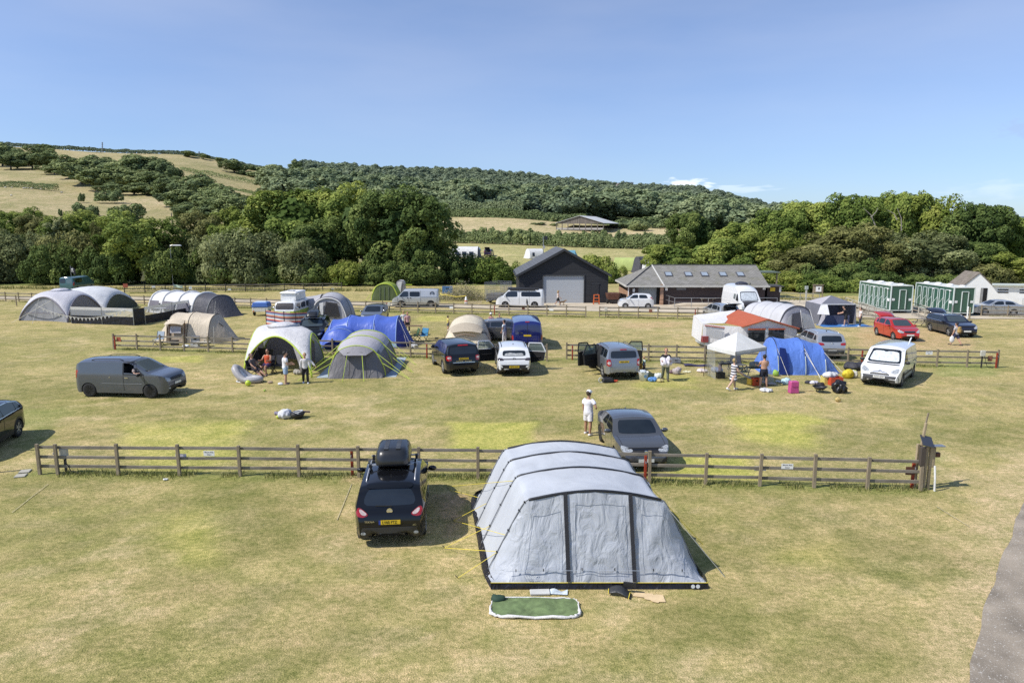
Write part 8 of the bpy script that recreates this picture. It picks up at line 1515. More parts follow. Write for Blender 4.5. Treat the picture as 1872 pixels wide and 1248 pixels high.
person('person in white t-shirt bending into the open boot of the silver estate',P(1341,592),R(14),1.68,dict(l=(2,5,4),r=(8,5,8),la=(36,10,20,6),ra=(36,10,20,6)),lean=66,top=(.78,.77,.76),low=(.05,.05,.07),hair='dark')
person('man in black t-shirt and shorts leaning beside the grey shelter tent',P(1545,595.5),R(70),1.7,dict(l=(8,4,4),r=(-14,5,12),la=(30,8,40,10),ra=(24,10,50,14)),lean=14,top=BK,low=BK,hair='dark',build=1.12)
person('woman in white top and dark leggings standing right of the grey shelter tent',P(1571.5,597),R(80),1.6,top=(.66,.62,.6),low=(.03,.04,.06),hair='brown',lengths=('tee','long'))
t,O,J=person('walker with yellow-brown rucksack, checked shirt and navy shorts carrying a white bag',P(1746,631),R(28),1.62,dict(l=(22,3,6),r=(-20,3,14),la=(6,12,8,2),ra=(10,10,14,2)),top=(.42,.40,.40),low=(.035,.04,.09),hair='dark',shoes=(.06,.05,.05),build=1.15)
def worldp(t,q):return t.matrix_basis@q
p=worldp(t,O+Vector((0,-.19,.32)));b=thing('rucksack','yellow-brown rucksack on the back of the walker by the dark estate','rucksack',p,R(28));MB().box((0,0,0),(.3,.18,.42),taper=.85).build('bag',cloth((.42,.28,.1)),b,bevel=.05);MB().box((0,-.11,-.06),(.22,.07,.2)).build('pocket',cloth((.3,.2,.08)),b,bevel=.02)
p=worldp(t,O+J['la'][2])-Vector((0,0,.33));o=MB();ball(o,(0,0,0),.17,(1,.55,1.5));ball(o,(0,0,.22),.05);o=o.build('carrier_bag',cloth((.72,.72,.72)),smooth=True);o.location=p;tag(o,'white carrier bag in the hand of the rucksack walker','bag')
person('blond walker in black shorts passing the grey roller shutter with a dog',P(1020,558.5),R(-90),1.64,walk,top=(.6,.55,.5),low=BK,hair='blond',long_hair=True,lengths=('vest','shorts'))
z=Vector((0,0,.28));person('person dressed in white standing at the railing of the wash block',P(1306.5,555.5)+z,R(-170),1.68,top=WT,low=(.62,.6,.56),hair='grey');person('person in blue shirt and white cap at the railing of the wash block',P(1316.5,556)+z,R(150),1.66,dict(l=(10,4,10),r=(-4,4,2)),top=(.06,.06,.22),low=(.6,.58,.55),hat=(.7,.7,.72))
d=thing('dog','small tan dog walking beside the blond walker at the barn','dog',P(1027,558),R(-95));mb=MB();Y1=Vector((1,0,0))
ring_tube(mb,[(0,-.24,.36),(0,-.1,.37),(0,.1,.38),(0,.24,.38),(0,.32,.46),(0,.38,.53)],[.06,.09,.085,.1,.06,.055],[.06,.09,.08,.11,.07,.06],Y1);ring_tube(mb,[(0,.36,.54),(0,.46,.53),(0,.55,.49)],[.06,.055,.025],[.06,.055,.03],Y1);ring_tube(mb,[(0,-.24,.4),(0,-.36,.5),(0,-.42,.6)],[.03,.02,.012],[.03,.02,.012],Y1)
for sg in(-1,1):
 ring_tube(mb,[(sg*.07,.22,.36),(sg*.07,.2,.18),(sg*.07,.22+.06*sg,.02)],[.045,.028,.022],[.05,.03,.024],Y1);ring_tube(mb,[(sg*.07,-.2,.36),(sg*.07,-.14,.22),(sg*.07,-.25,.13),(sg*.07,-.22-.05*sg,.02)],[.055,.04,.024,.02],[.07,.045,.026,.022],Y1);ring_tube(mb,[(sg*.045,.38,.58),(sg*.07,.37,.52)],[.015,.02],[.02,.025],Y1)
fuse(mb,'body',cloth((.45,.28,.13)),d,.014,3)
# ================================================================ camping gear and small things
def put(o,label,cat,p,rz=0,group=None):o.location=p;o.rotation_euler=(0,0,rz);return tag(o,label,cat,group)
def heap(name,label,cat,u,v,sx,sy,sz,col,amp=.12,seed=0,rough=.7,z=0):
 """soft crumpled heap: bag, clothes or tarpaulin"""
 mb=MB();ball(mb,(0,0,sz*.42),.5,(sx,sy,sz),18);r_=random.Random(seed+3)
 for k in range(4):ball(mb,(r_.uniform(-.3,.3)*sx,r_.uniform(-.3,.3)*sy,sz*r_.uniform(.3,.75)),r_.uniform(.16,.3),(sx,sy,sz))
 o=fuse(mb,name,mat('soft_'+name+str(seed),(*col,1),rough=rough,var=.25,bump=.9,bscale=12),None,min(sx,sy,sz)*.07+.006,2)
 for vtx in o.data.vertices:vtx.co.z=max(vtx.co.z,.002)
 crinkle(o,amp*min(sx,sy),5/max(sx,sy),.02);return put(o,label,cat,P(u,v,z),r_.uniform(-.6,.6))
def crate(label,u,v,w,d,h,col,rz=.2,cat='crate',name='crate',z=0):
 t=thing(name,label,cat,P(u,v,z),rz);m=mat('crate_'+str(col),(*col,1),rough=.5,var=.15);mb=MB();k=.02
 mb.box((0,-d/2,h/2),(w,k,h));mb.box((0,d/2,h/2),(w,k,h));mb.box((-w/2,0,h/2),(k,d-k,h));mb.box((w/2,0,h/2),(k,d-k,h));mb.box((0,0,.03),(w,d,.02));mb.build('shell',m,t);MB().tube([(-w/2,-d/2,h),(w/2,-d/2,h),(w/2,d/2,h),(-w/2,d/2,h)],.02,5,closed=True).build('rim',m,t);MB().box((0,-d/2-.012,h*.72),(w*.3,.01,h*.16)).build('handle_slot',M_DARK,t);return t
t=thing('groundsheet_bag','green mat with crumpled white rim lying in front of the big tent','mat',P(978,1112),R(-1.5));e_=.42
def out(k,s=1.):a=2*math.pi*k/64;c,s_=math.cos(a),math.sin(a);return Vector((math.copysign(abs(c)**e_,c)*.94*s,math.copysign(abs(s_)**e_,s_)*.40*s,0))
mb=MB();vs=[(0,0,.03)];fs=[]
for r in range(1,9):vs+=[out(k,r/8*.98)+Vector((0,0,.03))for k in range(64)]
fs=[(0,1+k,1+(k+1)%64)for k in range(64)]+[(1+r*64+k,65+r*64+k,65+r*64+(k+1)%64,1+r*64+(k+1)%64)for r in range(7)for k in range(64)];crinkle(mb.add(vs,fs).build('mat',mat('mat_green',(.13,.185,.075,1),rough=.8,var=.3,bump=.9,bscale=7),t,smooth=True),.05,3,-1)
rr=random.Random(4);MB().tube([out(k)+Vector((rr.uniform(-.014,.014),rr.uniform(-.014,.014),.035+rr.uniform(-.01,.02)))for k in range(64)],[(.016+.016*(k>32))*rr.uniform(.8,1.25)for k in range(64)],7,closed=True).build('white_rim',mat('rim_white',(.68,.66,.64,1),rough=.8,bump=.8,bscale=20),t,smooth=True);o=MB();ball(o,(-.8,.28,.06),.14,(1.2,.8,.6));crinkle(o.build('dark_fold',mat('fold_dark',(.02,.05,.03,1),rough=.8),t,smooth=True),.05,9)
put(MB().box((0,0,.03),(.44,.2,.05)).build('box_lid',mat('lid_grey',(.55,.55,.53,1),rough=.5),bevel=.01),'pale grey flat box lid lying before the big tent','lid',P(987,1084),.05)
o=MB().grid(lambda u,v:((u-.5)*.4,(v-.5)*.2,.02+.03*math.sin(u*7)*v),8,6).build('plastic_bag',mat('bag_paleblue',(.55,.62,.68,1),rough=.35,var=.3,scale=12),smooth=True);put(o,'pale blue and white plastic bag beside the grey lid','bag',P(1021,1083),-.1)
t=thing('holdall','open black tube-shaped tent bag with yellow piping in front of the big tent','bag',P(1133,1088),R(-14));crinkle(MB().grid(lambda u,v:((u-.5)*.52*(1-.12*v),-.16*math.sin(v*2.6)+.1-.12*u*v,.03+.15*math.sin(u*math.pi*.9+.3)*(1-v*.8)),14,12).build('cloth',mat('bag_black',(.028,.03,.034,1),rough=.4,bump=.5,bscale=10),t,smooth=True,solid=.01),.03,6,-1)
MB().tube([(-.26,.1,.06),(-.25,.02,.12),(-.24,-.08,.05)],.008,4).build('piping',M_ROPE_Y,t);MB().tube([(.24,.12,.06),(.22,0,.1),(.2,-.16,.03)],.008,4).build('piping',M_ROPE_Y,t);MB().box((.2,.16,.2),(.28,.05,.1)).build('flap',M_BLACK,t)
cp=[(-.34,.06),(-.3,.12),(-.1,.13),(-.08,.1),(-.02,.13),(.08,.12),(.1,.08),(.16,.11),(.3,.1),(.34,-.18),(.2,-.2),(.18,-.24),(.06,-.2),(.02,-.15),(-.1,-.12),(-.12,-.05),(-.36,-.03)]
o=MB().prism([(x,y,.012)for x,y in cp],(0,0,.012)).build('cardboard',mat('cardboard',(.62,.47,.28,1),rough=.9,var=.1));put(o,'torn flat piece of tan cardboard in front of the big tent','cardboard',P(1187,1091),R(-8))
heap('litter','scrap of white litter under the nearest fence','litter',303,877,.16,.1,.06,(.7,.7,.66),seed=1)
heap('white_sack','full white and grey sack lying in the open grass','sack',521,764,.62,.5,.42,(.55,.56,.60),seed=2);heap('dark_strap_bag','small lilac bundle behind the white sack','bag',507,758,.3,.2,.16,(.2,.18,.25),seed=3)
def sphere(name,label,u,v,r,col):o=MB();ball(o,(0,0,r),r,n=18);o=o.build(name,mat('ball_'+name+str(u),(*col,1),rough=.4),smooth=True);return put(o,label,'ball',P(u,v))
sphere('ball','lime-yellow ball next to the white sack in the grass',508.5,765,.08,(.5,.58,.06));sphere('ball','lime-yellow ball in front of the inflatable lounger',454,705,.15,(.5,.62,.05));sphere('ball','tiny dark ball lying in the grass',484,715,.05,(.3,.5,.05))
t=thing('wheeled_bag','open black wheeled bag lying beside the white sack','bag',P(545,764),.3);crinkle(MB().lathe([(.0,.0),(.2,.02),(.26,.12),(.3,.24),(.25,.27),(.2,.14),(0,.1)],n=20).build('shell',M_BLACK,t,smooth=True),.06,6,-1);o=MB().tube([(.2*math.cos(k*.4),.16*math.sin(k*.4),.28+.04*math.cos(k*.4))for k in range(16)],.03,5,closed=True).build('pale_trim',mat('trim_white',(.55,.55,.54,1),rough=.6),t,smooth=True);MB().bar((.2,.1,.25),(.5,.16,.2),.1,.06).build('handle',mat('handle_brown',(.2,.14,.12,1)),t);MB().box((-.1,-.18,.2),(.3,.05,.1),rx=.5).build('pale_panel',mat('trim_white',(.55,.55,.54,1)),t)
t=thing('inflatable_lounger','pale grey inflatable lounge seat in front of the white dome','lounger',P(456,698),R(-10));LGm=mat('pvc_grey',(.36,.35,.36,1),rough=.45);LWm=mat('pvc_white',(.62,.62,.62,1),rough=.45)
pts=[Vector((.62*math.cos(a),.36*math.sin(a),.16))for a in[k*2*math.pi/24 for k in range(24)]]
for i,p in enumerate(pts):p.z=.16+max(0,-p.x)**2*1.5;p.x-=max(0,p.z-.2)*.25
MB().tube(pts,[.16+max(0,-p.x)*.06 for p in pts],10,closed=True).build('tube',LGm,t,smooth=True);MB().grid(lambda u,v:((u-.5)*1.15,(v-.5)*.6,.24+max(0,.35-u)*1.3+.03*math.sin(v*math.pi)),12,8).build('seat',LWm,t,smooth=True);MB().tube([Vector((p.x*.95,p.y*.95,.03))for p in pts],.035,6,closed=True).build('base_ring',LWm,t,smooth=True)
def shoes(label,u,v,col,g='shoes lying in the grass'):
 t=thing('shoe_pair',label,'shoes',P(u,v),.4,g)
 for y in(-.1,.1):o=MB();ball(o,(0,0,.05),.1,(1.4,.55,.55));o.build('shoe',cloth(col),t,smooth=True).location=(0,y,0)
shoes('pair of white shoes in the grass by the woman in denim shorts',513,703,WT);shoes('pair of brown and white sandals in front of the lounging person',494,700,(.4,.3,.2));shoes('white shoes in the grass left of the blue-white bag',1424,699,WT)
heap('dog_bed','white and black bundle in the grass under the dome edge','bundle',545,684,.6,.4,.3,(.3,.28,.24),seed=5)
t=thing('camping_trailer','small white trailer with a blue cover beside the lime camper','trailer',P(476,578),R(4));MB().box((0,.6,.62),(1.45,1.2,.42)).build('body',mat('trailer_white',(.62,.62,.6,1),rough=.5),t,bevel=.03);crinkle(MB().box((0,.6,1.05),(1.55,1.3,.44),taper=.86).build('cover',mat('cover_blue',(.05,.13,.42,1),rough=.5,bump=.6,bscale=6),t,bevel=.06),.03,3);MB().box((0,.6,1.3),(1.1,.9,.06),taper=.9).build('cover_top',mat('cover_pale',(.4,.52,.68,1),rough=.5),t,bevel=.02)
for x in(-.7,.7):MB().lathe([(.0,-.07),(.26,-.07),(.28,0),(.26,.07),(0,.07)],n=16,axis='x').build('wheel',M_TYRE,t).location=(x,.6,.28)
for x in(-.6,.6):MB().box((x,-.01,.48),(.14,.02,.1)).build('tail_light',M_AMBER,t)
def bike(label,u,v,rz,lie=False,col=(.03,.03,.035)):
 t=thing('bicycle',label,'bicycle',P(u,v),rz,'bicycles');m=mat('bike_'+str(col),(*col,1),rough=.3,coat=.5)
 for x in(-.52,.52):
  o=MB().tube([(x+.33*math.cos(k*.3142),0,.34+.33*math.sin(k*.3142))for k in range(20)],.022,5,closed=True).build('wheel',M_TYRE,t);mb=MB();[mb.tube([(x,0,.34),(x+.32*math.cos(k*.7),0,.34+.32*math.sin(k*.7))],.004,3)for k in range(9)];mb.build('spokes',M_ALLOY,o)
 mb=MB();[mb.tube([a,b],.02,5)for a,b in(((-.52,0,.34),(-.08,0,.34)),((-.08,0,.34),(-.2,0,.82)),((-.2,0,.75),(.36,0,.8)),((-.08,0,.34),(.38,0,.72)),((-.52,0,.34),(-.2,0,.75)),((.52,0,.34),(.36,0,.92)))];mb.build('frame',m,t);MB().tube([(.3,-.3,.98),(.36,0,.95),(.3,.3,.98)],.014,5).build('handlebar',M_BLACK,t);MB().box((-.22,0,.87),(.26,.13,.05),taper=.7).build('saddle',M_BLACK,t);MB().lathe([(.09,-.01),(.09,.01)],n=12,axis='y').build('chainring',M_STEEL,t).location=(-.08,0,.34)
 if lie:t.rotation_euler=(R(80),0,rz);t.location.z=.06
bike('dark bicycle lying on its side left of the cream domed tent',803,620,.15,True);bike('bicycle standing in the shade of the grey driveaway awning',606,595,.3)
camp_chair('blue camping chair standing right of the blue frame tent',P(773,624),R(150),mat('chair_blue',(.04,.22,.42,1),rough=.7));camp_chair('green folding chair beside the end of the blue frame tent',P(757,624),R(110),mat('chair_green',(.05,.12,.05,1),rough=.7))
def table(label,p,rz,w,d,h,col,cat='camping table'):
 t=thing('camping_table',label,cat,p,rz);MB().box((0,0,h),(w,d,.03)).build('tabletop',mat('tab'+str(col),(*col,1),rough=.6),t)
 for x in(-1,1):MB().bar((x*w*.42,-d*.4,0),(x*w*.42,d*.4,h),.025).build('leg',M_METAL,t);MB().bar((x*w*.42,d*.4,0),(x*w*.42,-d*.4,h),.025).build('leg',M_METAL,t)
table('brown folding table behind the blue frame tent',P(757,612),0,1.3,.6,.7,(.16,.1,.05));table('pale folding table under the front of the blue frame tent',P(745,634),0,1.0,.5,.3,(.4,.4,.38));heap('cool_bag','white and grey gear under the front of the blue frame tent','bag',756,636,.6,.4,.3,(.45,.45,.45),seed=7)
heap('grey_bag','grey cover bulging beside the hoops of the grey tunnel tent','bag',703,634,.8,.7,.9,(.3,.32,.34),seed=8)
camp_chair('pale blue-grey camping chair before the beige tunnel tent',P(290,631),R(170),mat('chair_pale',(.34,.40,.46,1),rough=.7));crate('white box on the ground before the beige tunnel tent',357,633,.5,.4,.32,(.6,.6,.58),.1,'box','storage_box');crate('grey-topped storage box leaning behind the white box',358,629,.55,.4,.55,(.36,.35,.35),.3,'box','storage_box');crate('black box in front of the beige tent door',320,631,.45,.3,.35,(.03,.03,.03),.1,'box','storage_box');heap('washing_up_bowl','white bowl and bags under the fence at the beige tunnel tent','bowl',340,635,.5,.4,.22,(.62,.62,.6),seed=9);table('low cream table before the beige tunnel tent',P(372,633),.1,.9,.5,.3,(.5,.46,.36))
crate('grey tub behind the blue and white chair by the left windbreak',276,588,.5,.4,.4,(.5,.5,.52),.2,'box','storage_box');table('white table and gear behind the clear windbreak panel',P(292,577),.2,1.2,.6,.7,(.6,.6,.6))
t=thing('bucket','white plastic tub with a blue mark beside the small child','tub',P(1176,695),.1);MB().lathe([(.2,0),(.27,.46),(.285,.48),(.26,.47),(.19,.03),(0,.03)],n=20).build('tub',M_WHITE,t,smooth=True);MB().lathe([(0,0),(.08,0),(.08,.006)],n=14,axis='y').build('mark',mat('mark_blue',(.12,.25,.4,1)),t).location=(.03,-.255,.26);heap('tub_contents','light cloth heaped in the white tub','cloth',1176,682,.34,.3,.2,(.5,.55,.6),seed=11,z=.42)
t=thing('pushchair_frame','folded black wheeled frame lying behind the silver 4x4','pushchair',P(1108,699),.1);o=MB().tube([(-.28+.13*math.cos(k*.42),-.05,.15+.13*math.sin(k*.42))for k in range(15)],.025,5,closed=True).build('wheel',mat('wheel_pale',(.5,.5,.5,1)),t);crinkle(MB().box((.08,0,.14),(.62,.34,.2),rx=.1,taper=.8).build('folded_seat',M_BLACK,t,bevel=.05),.06,6);MB().bar((-.2,.1,.3),(.3,.12,.22),.04).build('handle',M_STEEL,t)
heap('red_cloth','small red cloth behind the silver 4x4','cloth',1124,698,.3,.2,.12,(.5,.06,.02),seed=12)
for k,(u,v,sx,sz,c,l)in enumerate(((1193,697,.5,.26,(.12,.28,.6),'blue bag in the row left of the walking person in black'),(1204,692,.45,.34,(.62,.66,.64),'white and green bag left of the walking person in black'),(1207,698,.4,.18,(.5,.42,.18),'yellow-brown bag at the feet of the person in black'),(1237,684,.55,.42,(.42,.36,.36),'heap of mixed clothes right of the person in black'),(1228,682,.4,.2,(.16,.1,.11),'dark red bag left of the heap of clothes'),(1284,680,.6,.2,(.66,.58,.56),'white and pink cloth beside the gazebo leg'),(1255,680,.5,.05,(.6,.58,.4),'pale flat cloth in the grass left of the gazebo'))):heap('bag',l,'bag',u,v,sx,sx*.7,sz,c,seed=20+k)
crate('grey plastic box on the grass under the middle fence',1234,663,.55,.4,.26,(.3,.31,.33),.1,'box','storage_box');put(MB().grid(lambda u,v:((u-.5)*1.6,(v-.5)*.5,.05+.03*math.sin(u*9)),14,6).build('rolled_mat',mat('mat_purple',(.035,.03,.08,1),rough=.8),smooth=True,solid=.04),'dark purple sleeping mat in the grass left of the gazebo','mat',P(1276,669),-.15);put(MB().bar((0,0,.03),(1.1,-.75,.03),.05).build('pole_bag',M_BLACK),'long thin black pole bag in the grass left of the gazebo','bag',P(1234,664))
o=crate('orange child seat board against the open silver 4x4 door',1168,684,.34,.08,.6,(.6,.28,.03),.3,'board','orange_board')
t=thing('camp_stove','black camp kitchen stand under the gazebo','stove',P(1325,688),.1);MB().box((0,0,.72),(.7,.4,.06)).build('hob',M_BLACK,t);[MB().bar((x,y,0),(x*.9,y,.7),.025).build('leg',M_STEEL,t)for x in(-.3,.3)for y in(-.15,.15)];[MB().lathe([(.09,0),(.1,.12),(0,.13)],n=12).build('pot',M_BLACK,t).location.__setitem__(slice(0,3),(x,0,.75))for x in(-.18,.16)];MB().box((-.32,-.02,.5),(.16,.02,.34)).build('tea_towel',cloth((.55,.42,.44)),t)
crate('small black box on the grass under the gazebo',1317,691,.4,.3,.3,(.02,.02,.02),.1,'box','storage_box');camp_chair('dark camping chair deep under the gazebo',P(1341,675),R(150));camp_chair('grey camping chair under the gazebo, right of the dark one',P(1352,680),R(200),mat('chair_grey',(.12,.12,.13,1),rough=.7));heap('blue_bag','blue and white bag under the left side of the gazebo','bag',1310,680,.7,.4,.3,(.24,.28,.4),seed=31)
table('green folding table loaded with gear beside the shirtless man',P(1380,692),.1,.9,.5,.62,(.06,.09,.09));heap('kit_pile','grey-green pile of kit on the folding table','kit',1380,671,.8,.4,.34,(.18,.2,.2),seed=32,z=.64)
crate('yellow side of a toy box by the shirtless man',1373,703,.3,.3,.32,(.6,.42,.06),.4,'box','toy_box');crate('red toy box with holes by the shirtless man',1381,704,.36,.3,.38,(.5,.07,.02),.1,'box','toy_box');heap('green_ball','bright green pouffe at the blue tent doorway','pouffe',1418,687,.34,.3,.34,(.28,.45,.07),amp=.02,seed=33);heap('bag','white and sky-blue bag in front of the blue tunnel tent','bag',1436,702,.5,.4,.36,(.42,.58,.66),seed=34)
t=thing('pink_crate','pink plastic crate standing on end in front of the blue tunnel tent','crate',P(1450,718),.1);MB().box((0,0,.3),(.46,.3,.6),taper=.92).build('shell',mat('pink',(.62,.11,.32,1),rough=.4,trans=.25),t,bevel=.03);MB().box((0,-.15,.36),(.3,.02,.04)).build('handle',mat('pink_dark',(.4,.05,.2,1)),t)
t=thing('fire_bowl','dark metal fire bowl on short legs in front of the blue tent','fire bowl',P(1498,717),0);MB().lathe([(.05,.12),(.2,.16),(.34,.3),(.36,.31),(.2,.2),(0,.16)],n=20).build('bowl',M_STEEL,t,smooth=True);[MB().bar((.14*math.cos(a),.14*math.sin(a),.16),(.2*math.cos(a),.2*math.sin(a),0),.025).build('leg',M_STEEL,t)for a in(0,2.1,4.2)]
heap('clothes','dark coat lying in front of the blue tent','clothes',1478,701,.4,.3,.18,(.03,.03,.04),seed=35);heap('clothes','white and lilac towel between dark clothes at the blue tent','towel',1488,702,.5,.3,.2,(.6,.58,.68),seed=36);heap('clothes','black bag right of the lilac towel','clothes',1500,704,.5,.3,.16,(.025,.02,.025),seed=37)
crate('yellow crate left of the red crate at the blue tent',1510,701,.4,.4,.36,(.6,.5,.14),.1);crate('red crate full of white bags at the right end of the blue tent',1526,703,.66,.4,.4,(.5,.07,.03),.1);heap('white_bags','white and grey bags heaped on the red and yellow crates','bags',1518,690,.9,.45,.34,(.62,.62,.63),seed=38,z=.34)
heap('bin_bag','full black bin bag standing on the grass at the red crate','bin bag',1535,718,.62,.5,.66,(.015,.015,.017),amp=.3,seed=39,rough=.3);heap('yellow_bag','bright yellow bag with black straps left of the white van','bag',1550,691,.75,.5,.55,(.62,.48,.03),amp=.05,seed=40);heap('white_bag','white bag touching the bright yellow bag','bag',1561,690,.4,.4,.4,(.6,.58,.52),seed=41);heap('tarpaulin','crumpled black tarpaulin on the grass left of the white van','tarpaulin',1562,675,1.5,.9,.45,(.035,.035,.045),seed=42);heap('lime_cloth','pale lime cloth under the black tarpaulin','cloth',1556,680,.8,.4,.1,(.4,.45,.16),seed=43)
put(MB().bar((-.45,0,.03),(.2,-.1,.03),.03).bar((.2,-.1,.03),(.45,-.13,.03),.08,.03).build('paddle',mat('paddle',(.45,.36,.2,1))),'thin wooden paddle in the grass right of the pink crate','paddle',P(1469,714));heap('sand_toy','small yellow-brown toy alone on the open grass','toy',1532,734,.26,.2,.24,(.5,.38,.14),seed=44)
o=MB().grid(lambda u,v:(u*1.75-.1,-u*.55+(v-.5)*(.28-.05*u),.55*(1-u)**2+.04+.09*math.sin(v*math.pi)),18,8).build('tent_sleeve',fabric('sleeve_grey',(.42,.40,.38,1),bump=.9),smooth=True,solid=.02);put(crinkle(o,.07,4,-1),'long silvery tent bag dragged over the grass by the striped dress','bag',P(1354,702),R(10))
heap('ground_cloth','pale cloth end spilling from the silvery tent bag','cloth',1400,716,.6,.4,.2,(.6,.6,.62),seed=45)
t=thing('cage_trailer','grey mesh cage trailer left of the black barn','trailer',P(901,556),R(-28));mb=MB();zz=[(.55,1.5),(1.5,2.35)]
for z0,z1 in zz:
 for(a,b)in(((-1.0,0),(1.0,0)),((1.0,0),(1.0,2.6)),((1.0,2.6),(-1.,2.6)),((-1.,2.6),(-1.,0))):
  if z0>1 and b[1]==0 and a[1]==0:continue
  A,B=Vector((*a,0)),Vector((*b,0));[mb.bar(A.lerp(B,k/12)+Vector((0,0,z0)),A.lerp(B,k/12)+Vector((0,0,z1)),.022)for k in range(13)];[mb.bar(A+Vector((0,0,z0+(z1-z0)*k/4)),B+Vector((0,0,z0+(z1-z0)*k/4)),.022)for k in range(5)]
mb.build('cage',M_METAL,t);MB().box((0,1.3,.5),(2.0,2.6,.12)).build('bed',M_STEEL,t);MB().bar((0,0,.45),(0,-1.3,.45),.12).build('drawbar',M_METAL,t);MB().box((0,1.35,.85),(1.8,2.3,.5)).build('load',mat('load',(.16,.15,.13,1),rough=.9,bump=1.),t)
for x in(-1.05,1.05):MB().lathe([(0,-.1),(.3,-.1),(.33,0),(.3,.1),(0,.1)],n=16,axis='x').build('wheel',M_TYRE,t).location=(x,1.3,.33)
t=thing('rusty_trailer','rusty brown tipping trailer between barn and wash block','trailer',P(1122,556),R(5));MB().prism([(-.55,0,.5),(.5,0,.5),(.7,0,1.15),(-.7,0,1.15)],(0,1.6,0)).build('skip',mat('rust',(.12,.05,.03,1),rough=.8,var=.4),t);MB().box((0,.8,.4),(.9,1.6,.12)).build('chassis',M_STEEL,t);[MB().lathe([(0,-.08),(.28,-.08),(.28,.08),(0,.08)],n=14,axis='x').build('wheel',M_TYRE,t).location.__setitem__(slice(0,3),(x,.5,.28))for x in(-.6,.6)]
t=thing('safety_frame','orange folding safety frame standing before the barn side door','barrier',P(1090,556.5),0);OG=mat('safety_orange',(.6,.13,.03,1),rough=.5)
for y in(-.2,.2):
 for x in(-.3,.3):MB().bar((x,y,0),(x*.85,y*.3,1.05),.08).build('leg',OG,t)
 for z in(.35,.7,1.05):MB().bar((-.28,y*(1-z*.66),z),(.28,y*(1-z*.66),z),.07).build('crossbar',OG,t)
t=thing('notice_board','wooden notice board with white poster at the right-hand bushes','notice board',P(1494,549),R(-10));[MB().bar((x,0,0),(x,0,1.75),.1).build('post',M_WOOD,t)for x in(-.5,.5)];MB().box((0,-.02,1.3),(.9,.06,.8)).build('board',M_WOOD,t);MB().box((.05,-.07,1.3),(.6,.02,.6)).build('poster',M_WHITE,t);MB().box((.08,-.085,1.36),(.14,.01,.24)).build('poster_mark',M_BLACK,t);MB().box((0,0,1.78),(1.2,.3,.06)).build('cap',M_WOOD,t)
t=thing('way_post','short pale post with a square head left of the notice board','post',P(1473,549),0);MB().bar((0,0,0),(0,0,1.3),.14).build('post',mat('post_pale',(.5,.5,.45,1)),t);MB().box((0,0,1.45),(.34,.2,.4)).build('head',mat('head_grey',(.4,.45,.42,1)),t)
picnic('weathered picnic table behind the dark blue estate',P(1690,598),.5,.95)
for k,(u,v)in enumerate(((1768,583),(1772,585),(1740,579))):o=MB().lathe([(.06,0),(.06,1.1),(0,1.15)],n=8).build('short_post',[M_WHITE,M_WOOD,M_METAL][k]);put(o,['white','brown wooden','grey metal'][k]+' short post at the corner of the right green cabin','post',P(u,v))
for(a,b,l)in(((1562,571),(1630,590),'pale plank rail fence before the left green cabin'),((1668,577),(1716,592),'pale plank rail fence before the right green cabin'),((1575,588),(1608,590),'lower pale rail fence behind the red hatchback')):fence('x',l,P(*a),P(*b),1.6,h=.95,m=mat('deck_wood',(.42,.39,.33,1)))
def flag(label,p0,h,w,hh,m,emblem=False):
 t=thing('flag',label,'flag',p0,0);MB().tube([(0,0,0),(0,0,h)],.02,5).build('pole',M_METAL,t);o=MB().grid(lambda u,v:(u*w,.06*math.sin(u*6),h-.05-v*hh-u*.55*hh),10,6).build('cloth',m,t,smooth=True)
 if emblem:
  mb=MB();ball(mb,(w*.42,-.06,h-hh*.62),.12,(1,.3,1));mb.bar((w*.2,-.05,h-hh*.8),(w*.65,-.05,h-hh*1.05),.05);mb.bar((w*.2,-.05,h-hh*1.0),(w*.65,-.05,h-hh*.85),.05);mb.build('emblem',M_WHITE,o)
flag('black flag with white emblem flying behind the teal van',P(133,533),3.4,.62,.8,mat('flag_black',(.03,.03,.04,1),rough=.8),True);flag('small blue, white and lime flag above the long white tent',P(321,566),2.6,.9,.25,mat('flag_lime',(.35,.42,.3,1),rough=.8,var=.6,scale=5))
rng=np.random.default_rng(9);n=5200;c_=P(846,550);x=c_.x+rng.normal(size=n)*1.35;y=c_.y+1.2+rng.normal(size=n)*1.1;hz=np.abs(rng.normal(size=n))*.55*np.exp(-((x-c_.x)/2.6)**2)+.05;p=np.stack([x,y,hz*1.4],1)
V,Qd,T_=leaf_cloud(rng,p,np.stack([rng.normal(size=n),rng.normal(size=n)-.6,rng.normal(size=n)*.4+.4],1),.2,rng.uniform(.2,1,n),asp=.3);me=np_mesh('weeds',V,Qd,leaf_mat('weeds_leaf',(.09,.11,.03),(.2,.21,.09),(.42,.36,.26)));set_col(me,'tone',np.repeat(T_[:,None],3,1));tag(link('weeds',me),'tall seeding weeds growing left of the cage trailer','weeds',kind='stuff')
t=thing('timber_boards','pale timber boards lying on the ground by the weeds','boards',P(871,554),.5);[MB().box((.1*k-.4,.25*k-.3,.06+.02*k),(1.7,.16,.05),rz=.06*k-.5).build('board',mat('fresh_wood',(.55,.45,.25,1),rough=.8),t)for k in range(4)]
t=thing('tape_barrier','stakes with yellow tape around the weeds','tape barrier',P(816,553),0);q=[Vector((0,0,0)),P(852,555)-P(816,553),P(803,549)-P(816,553)];[MB().bar(p,p+Vector((0,0,.95)),.05).build('stake',mat('fresh_wood',(.55,.45,.25,1)),t)for p in q];[MB().tube([a+Vector((0,0,.85)),(a+b)/2+Vector((0,0,.7)),b+Vector((0,0,.85))],.03,4).build('tape',M_ROPE_Y,t)for a,b in((q[0],q[1]),(q[2],q[0]))]
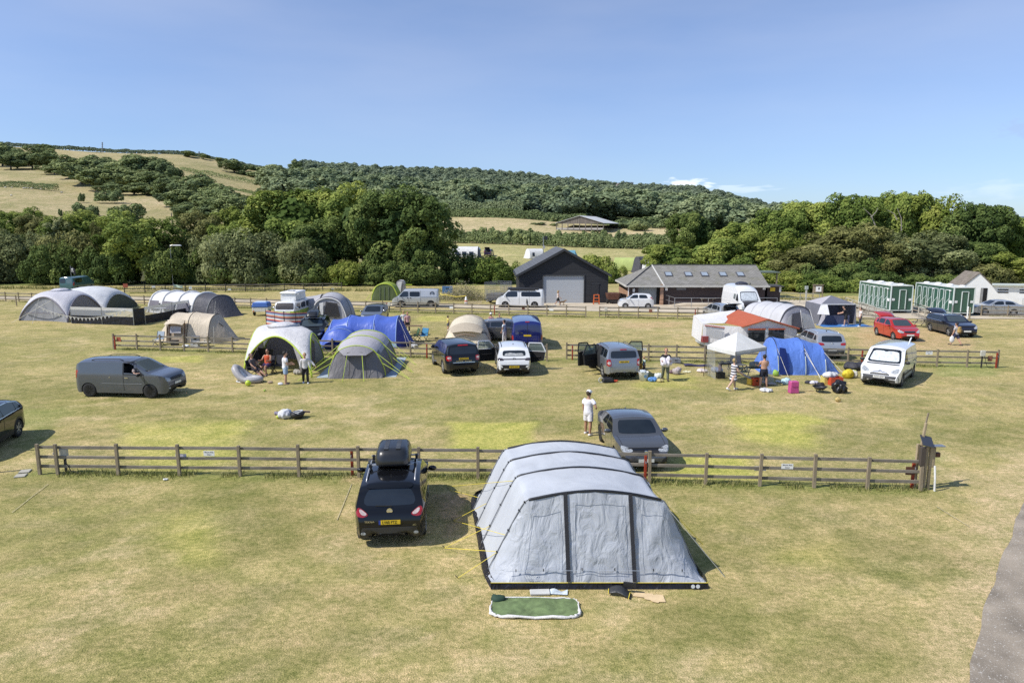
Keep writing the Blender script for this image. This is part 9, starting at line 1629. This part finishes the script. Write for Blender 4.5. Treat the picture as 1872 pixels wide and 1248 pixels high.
t=thing('white_marker','white bucket with tape at the right end of the tape barrier','bucket',P(852,556),0);MB().lathe([(.2,0),(.14,.5),(.07,.8),(0,.82)],n=12).build('cone',M_WHITE,t,smooth=True);MB().lathe([(.165,.3),(.15,.42)],n=12).build('band',OG,t)
crate('blue plastic barrel box in the hedge behind the weeds',818,535,1.3,.8,.8,(.08,.2,.42),.1,'box','storage_box')
def sheep(u,y,k):
 t=thing('sheep','tiny pale sheep grazing along the thin hedge on the left hillside','sheep',TP(u,y),k*1.3,'sheep on the hillside');mb=MB();ball(mb,(0,0,.62),.42,(1.5,.9,.9));mb.build('body',mat('fleece',(.6,.56,.48,1),rough=1.),t,smooth=True);mb=MB();ball(mb,(.68,0,.6),.17,(1.3,.8,1));mb.build('head',mat('sheep_face',(.3,.27,.24,1)),t,smooth=True);[MB().bar((x,s*.2,0),(x,s*.2,.4),.08).build('leg',mat('sheep_face',(.3,.27,.24,1)),t)for x in(-.35,.35)for s in(-1,1)]
for k,(u,y)in enumerate(((10,415),(22,416),(43,412),(47,414),(52,412),(58,411),(75,409),(21,355),(113,385))):sheep(u,y,k)
VV,TT=[],[];rng=np.random.default_rng(12);off=0
for nm,(a,b)in list(FENCES.items())+[('hf',(P(-60,527),P(820,533))),('hf2',(P(1400,548),P(1560,549)))]:
 L=(b-a).length;hf=nm[:2]=='hf';n=int(L*(60 if hf else 170));s=rng.uniform(0,L,n);w=rng.normal(size=n)*(.5 if hf else.17);k=fbm(s*.7,s*0,31)>(.3 if hf else.42);s,w=s[k],w[k];d=(b-a)/L;hh=rng.uniform(.05,.17,len(s))*(3.2 if hf else 1)
 base=np.stack([a.x+d.x*s-d.y*w,a.y+d.y*s+d.x*w,np.zeros(len(s))],1);ln=rng.normal(size=(len(s),3))*.35;ln[:,2]=1;tip=base+ln*hh[:,None];sd_=rng.normal(size=(len(s),3));sd_[:,2]=0;sd_/=np.linalg.norm(sd_,axis=1)[:,None];wd=(.03 if hf else.012)
 VV.append(np.stack([base-sd_*wd,base+sd_*wd,tip+sd_*wd*.2,tip-sd_*wd*.2],1).reshape(-1,3));TT.append(np.repeat(rng.uniform(.1,1,len(s)),4))
VV=np.concatenate(VV);me=np_mesh('grass',VV,np.arange(len(VV)).reshape(-1,4),leaf_mat('grass_blade',(.06,.09,.02),(.16,.19,.05),(.36,.33,.14)));set_col(me,'tone',np.repeat(np.concatenate(TT)[:,None],3,1));tag(link('grass',me),'longer green grass along the fence lines','grass',kind='stuff')
